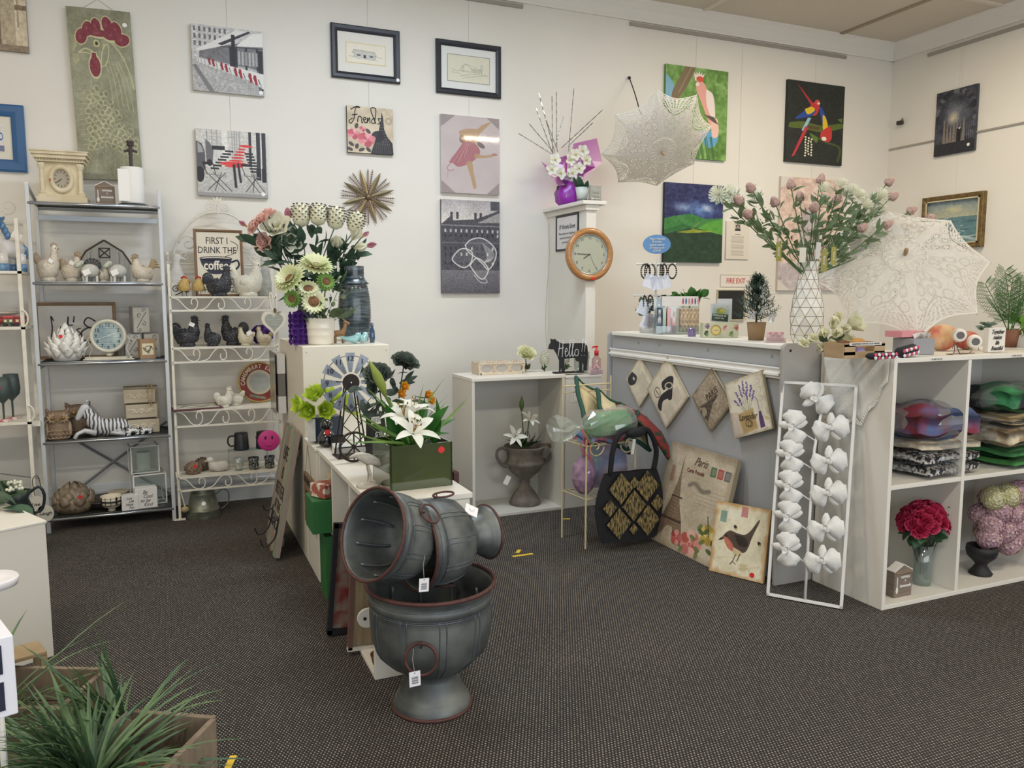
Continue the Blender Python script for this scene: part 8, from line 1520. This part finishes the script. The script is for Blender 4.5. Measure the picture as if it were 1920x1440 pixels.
# ================================================================ on the counter
ZC1 = 1.2505;random.seed(13)
def CP(px,y,z=ZC1): return SP(px,y,z)
def onX(px,x=3.0,z=ZC1):
    x += .07       # counter-top point whose line of sight passes pixel column px at depth line x
    y0,y1 = 3.25,4.9
    for _ in range(30):
        ym = (y0+y1)/2;rel = V((x,ym,z))-V((0,0,CH));p_ = 960+FPX*rel.dot(_R)/rel.dot(_F)
        if p_ > px: y0 = ym
        else: y1 = ym
    return V((x,ym,z))
YW_ = math.radians(-23)       # things on the counter are turned towards the shop floor
t = T('bracelet_stand','white tiered stand of black bead bracelets under an oval blue sign','display stand',onX(1228,2.98),YW_,scale=1.2);pl_ = mat('d9d8d4',.4)
B().box((0,0,.012),(.16,.10,.024)).o('base',mat('b5b4ae',.5),t,bev=.003);B().tube([(0,0,.02),(0,0,.42)],.006,8).o('pole',pl_,t)
for z,hw in ((.385,.105),(.21,.12)): B().tube([(-hw,0,z),(hw,0,z)],.0045,8).ball((-hw,0,z),.007,8,5).ball((hw,0,z),.007,8,5).o('arm',pl_,t)
sgn = B().lathe([(.078,0),(.078,.006)],32).o('oval_sign',mat('5c8fc4',.4),t,(0,0,.495),(PI/2,0,0));sgn.scale = (1,.68,1)
for s_,z in (('Magic Healing',.525),('Bracelets',.51),('quality stones',.492),('all hand made',.476),('$25.00',.46)): txt(s_,.018,WHT,t,(0,-.008,z),shear=.2,w=.85)
brs = None;dkb = mat('1f1c22',.3)
b = B();[b.ball((.026*math.sin(a),R(-.001,.001),-.04+.04*math.cos(a)),.0055,6,4) for a in [2*PI*k/22 for k in range(22)]]
for i,(x,z) in enumerate(((-.05,.385),(-.03,.385),(-.062,.385),(.03,.385),(.045,.385),(.02,.385),(.09,.385),(-.06,.21),(-.03,.21),(.03,.21),(.05,.21))):
    if brs is None: brs = b.o('bracelet',dkb,t,(x,-.004,z),(0,0,.8),smooth=True)
    else: copypart(brs,t,(x,-.004+.006*(i % 2),z),(0,0,(.8,-.6,.3,1.1)[i % 4]))
for x,z,ry in ((-.04,.29,.3),(.0,.28,-.2),(.045,.285,-.3),(-.07,.14,.4),(-.05,.06,.4),(-.03,.07,.3)): B().box((0,0,0),(.065,.004,.075)).o('polythene_bag',film('dcdce2',.35,.2),t,(x,-.02,z),(0,ry,0))
def leafspray(lab,px,x,zc,n,c,c2,L,W,spread,name='foliage'):
    P = onX(px,x);t = T(name,lab,'foliage',P,YW_);stem(t,(0,0,0),(0,0,zc),.003)
    for k in range(n): put(lab[:6]+'k',lf(L,W,c,c2),t,(R(-spread,spread),R(-.03,.03),zc+R(-.03,.035)),(R(-1,1),R(-.8,.2),R(-.4,.8)),R(.7,1.2))
    return t
leafspray('grey-green eucalyptus sprig left of the bracelet stand',1188,3.12,.17,26,'5f7266','4c5f54',.055,.045,.09);leafspray('bright green ivy bunch right of the bracelet stand',1292,3.14,.22,34,'3f6d34','5c8c48',.07,.06,.09)
# acrylic stand with bottles and cards
t = T('acrylic_display','clear acrylic rack of floral hand creams and cards on the counter','display stand',onX(1270,3.0),YW_);acf = film('e9efee',.16,.04)
B().box((0,0,.004),(.30,.1,.006)).o('base',acf,t);B().box((0,.045,.12),(.30,.003,.24)).o('back',acf,t);B().box((0,-.05,.03),(.30,.003,.05)).o('front_lip',acf,t);B().box((.02,.035,.215),(.24,.004,.065)).o('header_card',mat('dfdcd8',.5),t)
for i in range(6): B().ball((.04+.02*i,.0325,.215),(.006,.002,.022),6,4).o('header_print',mat(('b55a6c','4a6a9c','c98a94')[i % 3]),t)
for i,c in enumerate(('cdb99a','d9c6a8','c9b590','d5c3a3','c4b08c')): o = B().box((0,0,.085),(.024,.05,.15)).o('floral_card',mat(c,.6,h2='8f7a6a',ns=45,contrast=.3),t,(.025+.024*i,0,.007),bev=.001)
for i,(c,c2_) in enumerate((('e8b4bc','d98a9a'),('bcd4c4','e9e4dc'),('2c4a6c','1c3454'))): B().box((0,0,.085),(.02,.05,.16)).o('cream_box',mat(c,.5),t,(-.06-.03*i,.012,.007))
for x,c in ((-.125,'3c5f94'),(-.03,'d8a0aa')): B().lathe([(.012,0),(.013,.09),(.010,.1),(.004,.12),(.008,.122),(.008,.15),(.002,.155)],14).o('spray_bottle',mat(c,.35,h2='d9d4d4',ns=25),t,(x,-.03,.007),smooth=True)
t = T('purple_candle','purple candle in a small glass beside the floral box','candle',onX(1297,2.90),0);B().lathe([(.022,0),(.022,.045),(0,.045)],20).o('wax',mat('7a5aa8',.4),t,(0,0,.002));B().open_lathe([(0,0),(.025,0),(.026,.055),(.024,.055)],20).o('glass',film('d9cfe6',.25,.05),t,smooth=True)
fb = T('floral_gift_box','floral gift box with a round gold clock on its front','box',onX(1348,2.98),YW_);q = Pic(220,100,'c9cbae').noise(.1,.06)
for cx,cy,cs in ((.62,.35,['c98a8c','b56a70','d9aca8']),(.8,.75,['7d9464','5f7a4c','8fa478']),(.1,.7,['4a5c3c','2f3a2c','6f8454']),(.93,.3,['b56a70','c98a8c','a85a5c']),(.12,.2,['8a6a8c','a88aa4','6f5a70'])):
    for k in range(12): a = k*2.4;q.ell(cx+.05*math.cos(a)*(k/12),cy+.16*math.sin(a)*(k/12),.035,.07,cs[k % 3],.9)
B().box((0,0,.045),(.215,.07,.09)).o('box',mat('b9bc9c',.5),fb,bev=.001);quad('print',.214,.089,q.mat(),fb,(0,-.0362,.0005));B().lathe([(.030,0),(.030,.006),(.026,.007)],28).o('gold_clock',mat('b5974c',.3,.7),fb,(-.03,-.0365,.045),(PI/2,0,0));disc('clock_dial',.022,mat('d9c888',.4),fb,(-.03,-.0435,.045));txt('12 3 6 9',.008,BLK,fb,(-.03,-.0462,.045))
# welcome brochures on the box
t = T('brochure_holder','brochures with a tree photo reading Welcome to Forest Hill','brochures',onX(1350,3.04),YW_);t.location.z += .092;q = Pic(120,120,'9fb0b4').grad(0,.3,'c4ccd0','a9b4b4').ell(.5,.4,.35,.25,'8f9448',.95,soft=.4).ell(.6,.35,.2,.15,'c4b45c',.8,soft=.4).rect(0,.62,1,1,'23402c').rect(0,.55,1,.63,'5c6f54').noise(.04,.2)
B().box((0,.012,.055),(.115,.02,.11)).box((.03,.03,.075),(.09,.012,.13)).o('stack',mat('cfd2d4',.5),t);quad('print',.1,.1,q.mat(.3),t,(-.005,.0,.004),(0,.08,0));txt('Welcome to',.016,WHT,t,(-.008,-.003,.038),rot=(PI/2,.08,0),shear=.3);txt('FOREST HILL',.011,WHT,t,(-.008,-.003,.022),rot=(PI/2,.08,0))
t = T('stand_frame','black panel in a cream frame standing behind the little fir tree','frame',V((0,0,0)),0);p0 = aY(1346,543,YW-.02);p1 = aY(1396,601,YW-.02);t.location = ((p0.x+p1.x)/2,YW-.022,p1.z);frame(t,p1.x-p0.x,p0.z-p1.z,.012,.02,mat('c4bb9c',.5));B().box((0,.012,(p0.z-p1.z)/2),(p1.x-p0.x-.02,.006,p0.z-p1.z-.02)).o('panel',mat('1a1b1e',.4),t)
# small christmas tree
t = T('small_fir_tree','small dark frosted Christmas tree with silver bows in a burlap pot','tree',onX(1417,2.99),0,scale=1.2);B().open_lathe([(0,0),(.035,0),(.044,.085),(.04,.085),(0,.07)],20,fn=lambda a,z: 1+.03*math.sin(7*a)).o('burlap_pot',mat('8d7355',.9,bump=.6,bs=120),t,smooth=True);B().tube([(0,0,.07),(0,0,.29)],.005,6).o('trunk',mat('3a2c20'),t)
for k in range(60):
    u = k/60;a = k*2.4;z = .095+.19*u;L_ = .085*(1-u)**.9+.02;d = V((math.cos(a),math.sin(a),.25+.9*u)).normalized();b = B();b.tube([(0,0,0),d*L_],.0015,4)
    for j in range(10):
        for s_ in range(3): e = d*(L_*(j+1)/10);q_ = V((R(-1,1),R(-1,1),R(-.6,1))).normalized()+d*.6;b.leaf(e,q_,0.026,.0105,seg=1,tip=.4,bend=0)
    b.o('branch',mat(('1f3a2c','2c4a38','5a6f64')[k % 3],.7),t,(0,0,z))['kind'] = 'stuff'
for x,y,z in ((.045,-.05,.12),(-.06,-.04,.125),(.0,-.05,.2),(.07,-.02,.11),(-.02,-.06,.15),(.01,-.03,.24)):
    b = B();[b.leaf((0,0,0),(math.cos(a),-.3,math.sin(a)),.028,.016,up=(0,-1,0),seg=2,tip=.8) for a in (.3,2.8,4.2,5.2)];b.o('silver_bow',mat('cfd3d6',.2,.7),t,(x,y,z),thick=.001)
cardholder('pink card holder between the fir tree and the white vase',onX(1453,2.93),YW_)
# big white faceted vase with gold lines
VP = aY(1511,644,3.245);VP.z = 1.2505;t = T('faceted_vase','tall white vase covered in raised gold triangle lines','vase',VP,0);vp_ = [(.066,0),(.08,.05),(.085,.12),(.082,.18),(.07,.25),(.055,.31),(.045,.35),(.05,.40),(.056,.42)]
HV = .42*((aY(1511,490,3.245).z-1.2505)/.42);kz = HV/.42
def vr(z):
    for (r0,z0),(r1,z1) in zip(vp_[:-1],vp_[1:]):
        if z0 <= z <= z1: return r0+(r1-r0)*(z-z0)/(z1-z0)
    return .045
NS = 9;rows = [.42*k/9 for k in range(10)];b = B();vs = []
for i,z in enumerate(rows):
    for k in range(NS): a = 2*PI*(k+.5*(i % 2))/NS;vs.append((vr(z)*math.cos(a),vr(z)*math.sin(a),z*kz))
fs = [];ln = B()
for i in range(9):
    for k in range(NS):
        a,a2 = i*NS+k,i*NS+(k+1) % NS;c,c2_ = (i+1)*NS+(k if i % 2 == 0 else (k+1) % NS),(i+1)*NS+((k-1) % NS if i % 2 == 0 else k)
        fs += [(a,a2,c),(a,c,c2_)]
b.add(vs,fs).o('faceted_body',mat('e2e0d8',.25,coat=.4),t)
for i in range(10):
    ln.tube([vs[i*NS+k] for k in range(NS)],.0016,4,closed=True)
    if i < 9:
        for k in range(NS): a = i*NS+k;c,c2_ = (i+1)*NS+(k if i % 2 == 0 else (k+1) % NS),(i+1)*NS+((k-1) % NS if i % 2 == 0 else k);ln.tube([vs[a],vs[c]],.0013,4).tube([vs[a],vs[c2_]],.0013,4)
ln.o('gold_lines',mat('8f7f5c',.35,.6),t)['kind'] = 'stuff';B().lathe([(.001,.02),(.04,.02)],12).o('inside',mat('6b6860'),t)
tb_ = T('thistle_bouquet','spreading bouquet of dusty pink and cream thistles in the faceted vase','flowers',VP+V((0,0,HV-.06)),0);pk = fl_cone('a8847c','c9aca0',.023,.05);wt_ = fl_thistle('e6e6d2','eeeee0',.026,'9aaa94');gr_ = lf(.055,.019,'788a66','5f7556',bend=.3)
PKL = [(1411,358,3.2),(1388,380,3.15),(1405,405,3.1),(1455,385,3.2),(1484,355,3.3),(1536,345,3.3),(1662,345,3.3),(1668,372,3.2),(1702,398,3.2),(1737,412,3.2),(1655,425,3.1),(1698,432,3.1),(1608,432,3.15),(1500,378,3.35),(1525,395,3.1),(1565,380,3.3)]
WTL = [(1600,378,3.1),(1612,395,3.12),(1640,375,3.15),(1570,360,3.15),(1353,370,3.15),(1375,370,3.25),(1540,368,3.2),(1588,368,3.25),(1625,382,3.2),(1638,395,3.3),(1418,372,3.3)]
for key,bf,lst in (('pkc',pk,PKL),('wtt',wt_,WTL)):
    for px,py,y in lst:
        P = L3(aY(px,py,y),tb_);d = V((P.x,P.y-.03,P.z*.6)).normalized();put(key,bf,tb_,P,d+V((0,-.15,.15)),1.2 if key == 'pkc' else 1.55);stem(tb_,(R(-.015,.015),R(-.015,.015),-.02),P,.0028,STEM,sag=-.02)
        for k in range(15): u = R(.3,.97);put('grf',gr_,tb_,P*u+V((R(-.015,.015),R(-.015,.015),-.02*4*u*(1-u)+R(-.015,.015))),(P.x*2+R(-.7,.7),R(-.9,.4),R(-.2,1)),R(.9,1.45))
for px,py,y,c,hh_ in ((1460,472,3.05,'8a8438',.09),(1545,488,3.02,'8a8438',.11),(1563,480,3.06,'94903f',.09),(1534,470,3.0,'c4c2bc',.08),(1505,478,3.0,'cfc8b8',.07)):
    P = aY(px,py,y);o = B().box((0,0,0),(.03,.0012,hh_)).o('hang_tag',mat(c,.5),tb_,L3(P,tb_),(0,R(-.08,.08),R(-.5,.3)));txt('Natural',.014,WHT,o,(.0,-.0015,0),rot=(PI/2,PI/2,0)) if c[0] in '89' else None;B().tube([(0,0,hh_/2),(R(-.01,.01),.01,hh_/2+.05)],.0008,4).o('tag_string',mat('b9b4a4'),o)
# tulips lying at the vase foot
t = T('tulip_bunch','bunch of cream tulips lying by the foot of the faceted vase','flowers',aY(1560,640,2.98),0);t.location.z = 1.265;tul = fl_cup('f0ecd2','e6e6c4',5,.055,.04,.22,-.5,2,'c9c26a',.3)
for px,py,d in ((1515,640,(-1,-.3,.1)),(1532,632,(-1,-.3,.2)),(1540,646,(-.6,-.8,0)),(1552,642,(-.3,-1,.1)),(1563,628,(-.2,-.8,.6)),(1560,612,(-.2,-.5,.9)),(1575,620,(0,-.9,.5)),(1568,605,(.1,-.2,1)),(1580,632,(.2,-1,.1)),(1545,625,(-.6,-.6,.4))): P = L3(aY(px,py,2.93),t);put('tul',tul,t,P-V((0,0,.01)),d,1.3)
put('mgo',fl_cup('e9e6cc','dfe0c0',6,.06,.05,.9,-.3),t,L3(aY(1588,612,2.92),t),(.3,-1,.5),1.5);[put('olv',ol,t,(R(-.05,.05),0,R(0,.02)),(R(-1,1),-.2,R(0,.6)),.9) for k in range(6)]
# ================================================================ right cabinet: on top
ZR = 1.2135;random.seed(17)
def RP(px,y,z=ZR): return SP(px,y,z)
# lace cloth over the corner
dm = mat('dedbd3',.85,bump=.5,bs=90);t = T('lace_cloth','white lace-edged cloth draped over the left corner of the cube cabinet','cloth',(3.082,2.90,ZR),0);b = B();n = 26;vs = [];fs = []
prof = [.10+.24*min(1,(25-k)/9)+.012*math.sin(k*1.3) for k in range(n)]
for k in range(n):
    y = .2-.40*k/(n-1)
    for j in range(9): u = j/8;zz_ = -(prof[k]*.95)*u;vs.append((-.006-.003*math.sin(k*.7+j*.4)*u-.002,y+.002*math.sin(j+k*.5)*u,zz_+.001))
fs = [(k*9+j,k*9+j+1,(k+1)*9+j+1,(k+1)*9+j) for k in range(n-1) for j in range(8)]
b.add(vs,fs).o('hanging_side',dm,t,smooth=True,thick=.0015);B().box((.12,.0,.0012),(.26,.39,.002)).o('top_side',dm,t)
b = B();P = [V(vs[k*9+8]) for k in range(n)]
for k in range(n-1):
    for m_ in range(3): c = P[k].lerp(P[k+1],m_/3);b.tube([c+V((-.002,.007*math.cos(u),.007*math.sin(u))) for u in [2*PI*i/7 for i in range(7)]],.002,4,closed=True)
b.o('lace_edge',mat('e6e3da',.8),t)['kind'] = 'stuff'
# crate, boxes, dotted bags
t = T('wooden_crate','small pale wooden crate with a cut-out handle and a label strip','box',RP(1620,2.75),.0);k_ = .0021;w = .25;cm3 = mat('b39a78',.6,h2='a58b68',ns=6,stretch=(1,1,6))
for y in (0,.12): B().box((0,y,.015),(w,.008,.03)).box((0,y,.062),(w,.008,.016)).box((-w*.37,y,.04),(w*.26,.008,.05)).box((w*.37,y,.04),(w*.26,.008,.05)).o('side',cm3,t)
for x in (-w/2,w/2): B().box((x,.06,.035),(.008,.12,.07)).o('end',cm3,t)
B().box((0,-.006,.066),(w*.8,.002,.014)).o('label_strip',mat('cfccc6'),t);txt('HANDMADE ITEMS BY LOCAL MAKERS',.010,BLK,t,(0,-.0075,.066))
for lab,dx,c,r in (('tan felt roll in the pale crate',.02,'b5884c',.035),('brown felt roll in the pale crate',-.07,'6d4a34',.028),('lilac wool ball in the pale crate',.0,'9a8ab5',.02)): tag(B().ball((0,0,0),(r*1.5,r*.8,r),12,8).o('felt_roll',mat(c,.9,bump=.4),loc=RP(1620,2.75)+V((dx,.06 if c != '9a8ab5' else .025,.055 if c != '9a8ab5' else .03)),smooth=True),lab,'felt')
pkm = mat('1c1a22',.8);
def dotbag(lab,px,y,w,h,rz,ry):
    t = T('polka_dot_pouch',lab,'pouch',RP(px,y),(0,ry,rz));B().loft([((-w/2,0,h/2),h*.3,.02),((-w*.4,0,h/2),h/2,.03),((w*.4,0,h/2),h/2,.03),((w/2,0,h/2),h*.3,.02)],12).o('pouch',pkm,t,smooth=True)
    for i in range(7): 
        for j in range(2): x = -w*.42+w*.84*i/6;B().ball((x,-.026,h*(.3+.4*j)),(.009,.005,.009),8,5).o('dot',mat(('e0dcdc','c8486a')[(i+j) % 2],.7),t)
dotbag('long black polka dot pouch lying before the crate',1652,2.66+.0,.16,.032,.05,0);dotbag('fat black and pink polka dot pouch before the grey box',1700,2.715,.12,.055,.1,-.15)
t = T('gift_box','grey gift box with pink lid and white tissue','box',RP(1712,2.84),.03);B().box((0,0,.04),(.15,.12,.08)).o('box',mat('8f9095',.5),t,bev=.002);B().box((-.03,.03,.1),(.16,.1,.03)).o('lid',mat('cf8a90',.5),t,bev=.002);b = B();[b.leaf((R(-.05,.05),-.04,.08),(R(-1,1),R(-.5,.2),1),.04,.04,seg=2) for k in range(10)];b.o('tissue',leafm('e6e2dc'),t)
# peach cushion and red floral one
for lab,px,c1,c2_,s_ in (('peach floral cushion behind the wire easel',1765,'d9b58a','c9705a',1.0),('coral floral cushion behind the white block sign',1812,'c4544c','a5a884',.72)):
    t = T('floral_cushion',lab,'cushion',RP(px,2.98),0);B().ball((0,0,.068*s_),(.11*s_,.05,.07*s_),18,12).o('cushion',mat(c1,.85,h2=c2_,ns=11,contrast=.35),t,smooth=True)
# tealight shells and easel
for lab,px,z,y in (('white ceramic tealight cup facing right, higher one',1797,.075,2.86),('white ceramic tealight cup facing right, lower one',1826,.045,2.80)):
    t = T('tealight_cup',lab,'candle holder',RP(px,y)+V((0,0,z+.01)),(0,0,-.75),scale=.85);B().open_lathe([(.0,0),(.03,.004),(.042,.03),(.038,.06),(.026,.075),(.022,.07),(.03,.05),(0,.02)],22).o('cup',mat('dfdad2',.5),t,(-.0,.04,0),(PI/2,0,0),smooth=True);disc('inside',.024,mat('5f5c5c'),t,(0,-.026,0),t=.003);B().tube([(-.02,.02,-.02),(-.03,.02,-z-.008)],.002,5).tube([(.02,.02,-.02),(.03,.02,-z-.008)],.002,5).tube([(0,.05,-.02),(0,.06,-z-.008)],.002,5).o('wire_foot',mat('4a3c30'),t)
tag(B().tube(smooth2([(-.05,0,.002),(-.02,-.01,.006),(0,0,.06),(.02,-.01,.006),(.05,.0,.002),(.09,-.01,.004),(.12,0,.02)]),.0022,5).tube([(-.06,.0,.003),(.13,-.01,.003)],.002,5).o('wire_easel',mat('4a3a2c',.5),loc=RP(1790,2.74)),'thin dark wire easel lying on the cabinet top','easel')
t = T('block_sign','white square block sign reading Together makes life Beautiful','sign',RP(1868,2.77),.02);B().box((0,.015,.062),(.13,.03,.124)).o('block',mat('dcd8cf',.5),t,bev=.002)
for i,s_ in enumerate(('Together','makes','life','Beautiful')): txt(s_,.03,mat('2a2628'),t,(0,-.001,.103-.028*i),shear=.5,w=.85,off=.0005)
tag(B().box((0,0,.035),(.12,.1,.07)).o('white_box',mat('d9d6ce',.5),loc=RP(1925,2.95),bev=.003),'white lidded box at the right picture edge','box')
# fern pot and succulent
t = T('fern_pot','terracotta pot behind the white block sign','pot',RP(1893,3.0),0);B().open_lathe([(0,0),(.035,0),(.05,.1),(.045,.1),(0,.08)],20).o('pot',mat('7a4f38',.7),t,smooth=True)
fp_ = T('fern','tall bright green fern at the right edge beside the parasol','plant',RP(1893,3.0,ZR+.08),0)
def frond(p):
    b = B();L_ = .30
    pts = [V((.06*(k/12)**2,0,L_*k/12)) for k in range(13)];b.tube(pts,.0022,4)
    for k in range(3,13):
        for s_ in (-1,1):
            l = .085*math.sin(PI*(k-1)/13);d = V((.1,s_,.55)).normalized()
            for j in range(7): q_ = pts[k]+d*(l*(j+1)/7);[b.leaf(q_,d+V((0,0,w_)),.018,.009,up=(1,0,0),seg=1,tip=.3) for w_ in (-.9,.9)]
            b.tube([pts[k],pts[k]+d*l],.0012,4)
    return b.o('frond',leafm('3f6a30','578544'),p)
for px,py,d,s_ in ((0,0,(-.05,-.1,1),1.15),(0,0,(.1,-.1,1),1.2),(0,0,(-.15,0,1),1.0),(0,0,(.3,.1,.9),1.1),(0,0,(-.5,-.1,.7),.8),(0,0,(.25,-.2,1),.95),(0,0,(-.35,-.2,.8),.85),(0,0,(.5,.1,.7),.9),(0,0,(-.2,.3,.9),1),(0,0,(.8,-.3,.5),.8)): put('frn',frond,fp_,(R(-.01,.01),R(-.01,.01),0),d,s_)
for k in range(16): put('ivb',lf(.055,.045,'5f8f2c','7da83c'),fp_,(R(0,.09),R(-.06,0),R(-.02,.10)),(R(-.5,1),R(-1,.3),R(-.2,.8)),R(.8,1.3))
sc2 = T('succulent_spray','grey-green succulent spray beneath the fern','plant',RP(1852,2.95,ZR),0);stem(sc2,(0,0,0),(0,0,.13),.004)
for cx,cz in ((-.03,.13),(.02,.10),(-.06,.11)):
    for k in range(11): a = k*2.4;put('suc',lf(.05,.024,'6b8474','8fa494',bend=.1,cup=.25),sc2,(cx,-.01,cz),(math.cos(a),math.sin(a)*.8-.3,.25),R(.8,1.1))
# big parasol lying open on the cabinet, crown towards the shop
ap_ = aY(1697,478,2.99);pr2 = parasol('large white lace parasol lying open on the cube cabinet',ap_,V((-.52,-.60,.56)),.42,.40,8,.2,depth=.34)
low = min((pr2.matrix_basis @ V((.40*math.cos(2*PI*k/8),.40*math.sin(2*PI*k/8),-.36*.40*2*(1-math.cos(1.15))/1.18))).z for k in range(8));print('parasol low',low)
# ---- cells
def bagk(lab,px,y,z,w,d,h,m,seed,film_=True,cat='knitwear'):
    t = cloth('bagged_textile',lab,cat,SP(px,y,z)+V((0,0,h/2+.004)),(0,0,R(-.1,.1)),w,d,h,m,bump_=h*.12,seed=seed)
    if film_:
        rs_ = random.Random(seed);B().ball((0,0,0),(w*.56,d*.54,h*.62),20,12,fn=lambda a,e: 1+rs_.uniform(-.05,.05)+.05*math.cos(2*a)**2).o('plastic_bag',film('e9eaea',.22,.07),t)
    return t
hb = mat('77756f',.9);kn = mat('2c2c34',.95,h2='b5b2ac',ns=70,contrast=.12,bump=.6)
Z0 = .61
bagk('lower grey herringbone knit in a plastic bag',1738,2.85,Z0,.39,.30,.06,kn,1);bagk('upper grey herringbone knit in a plastic bag',1736,2.85,Z0+.065,.385,.30,.055,kn,2);bagk('thin cream and grey knit under the colourful one',1737,2.85,Z0+.125,.38,.3,.055,mat('a89c88',.95,h2='c9c0ae',ns=30,bump=.5),3)
bagk('large blue, purple and red fabric in a plastic bag, top of its stack',1735,2.85,Z0+.18,.38,.3,.16,mat('7a2c3c',.9,h2='4c5f8a',ns=5,contrast=.25),4,cat='fabric')
gk = mat('2f6a34',.9,h2='4a8a48',ns=14)
bagk('folded pale green and dark green cloth at the bottom of the right stack',1895,2.84,Z0,.42,.3,.05,gk,5,False,'fabric');bagk('dark green folded cloth, second in the right stack',1890,2.84,Z0+.055,.42,.3,.045,mat('1f5a30',.9,h2='3c7a44',ns=20),6,False,'fabric')
bagk('chunky brown and cream knit in the right stack',1890,2.83,Z0+.105,.43,.3,.11,mat('8f7a60',.95,h2='cdbfa4',ns=16,contrast=.3,bump=.8,bs=30),7);bagk('tan striped knit above the chunky brown one',1892,2.84,Z0+.22,.42,.3,.06,mat('b5a07a',.95,h2='3c3a3a',ns=8,stretch=(.4,.4,6),contrast=.2),8);bagk('green and black fabric in plastic, top of the right stack',1890,2.84,Z0+.285,.42,.3,.13,mat('3f8f5c',.9,h2='23222c',ns=5,contrast=.2),9,cat='fabric')
# lower cells
ZB = .0225
houseblock('brown house-shaped wooden block reading Happiness is homemade in the lower cell',SP(1692,2.73,ZB),0,1.08)
t = T('glass_vase','tall clear glass vase of pink-red roses in the lower left cell','vase',SP(1728,2.82,ZB),0);B().open_lathe([(0,0),(.042,0),(.044,.03),(.042,.1),(.048,.21),(.046,.21),(.038,.1),(.038,.03),(0,.02)],24).o('glass',film('dfe8e4',.26,.04),t,smooth=True)
rb = T('rose_bouquet','dome of crimson pink roses in the clear glass vase','flowers',SP(1728,2.82,ZB+.06),0);rsf = fl_rose('b5244c','d4486c',.036,5)
for k in range(34):
    a = k*2.4;u = (k+.5)/34;q_ = math.sqrt(1-(1-u)**2);P = V((.115*q_*math.cos(a),.075*q_*math.sin(a),.27+.075*(1-u)-.02*u));put('red',rsf,rb,P,(q_*math.cos(a),q_*math.sin(a)-.2,1-u+.15),R(.9,1.1));stem(rb,(R(-.015,.015),R(-.015,.015),0),P,.0022,STEMD)
for k in range(16): a = R(0,6.28);put('rlf',lf(.075,.05,'24452c','35603a',bend=.4),rb,(.08*math.cos(a),.05*math.sin(a),.22+R(-.02,.02)),(math.cos(a),math.sin(a)-.3,R(-.8,.2)),R(.8,1.2))
t = T('black_urn_vase','black footed urn holding the big hydrangea ball','vase',SP(1838,2.80,ZB),0);B().open_lathe([(.07,0),(.075,.012),(.06,.03),(.035,.07),(.05,.09),(.09,.13),(.1,.17),(.095,.2),(.085,.2),(0,.12)],26).o('body',mat('17171a',.6),t,smooth=True);t.location.x += .0;t.scale = (.78,)*3
hy = T('hydrangea_ball','big ball of dusty pink, mauve and yellow-green hydrangeas','flowers',SP(1866,2.84,ZB+.12),0);hp = fl_cluster(['c9a4ac','d9bcb8','b593a4'],.055,66,.024,.8);hg_ = fl_cluster(['c9c490','d4cfa0','dcd8c0'],.055,66,.022,.8);hw = fl_cluster(['d9dcdc','c9cdd0'],.05,60,.022,.8)
for k,(x,z) in enumerate(((-.10,.14),(-.02,.10),(.07,.13),(-.06,.22),(.03,.20),(.11,.22),(-.10,.29),(-.02,.30),(.07,.30),(.12,.30),(-.11,.07),(.02,.03),(.1,.06))):
    ky,f_ = (('hgy',hg_) if k in (6,7) else ('hpk',hp));put(ky,f_,hy,(x,-.07+.05*abs(x)*5,z),(x*3,-1,(z-.18)*4),1.05)
for k,(x,z) in enumerate(((-.07,.18),(.04,.16),(.0,.26),(.08,.25),(-.02,.08))): put('hpk',hp,hy,(x,.04,z),(x*3,.3,1),1.1)
stem(hy,(-.04,-.03,-.02),(0,0,.12),.008,STEMD)
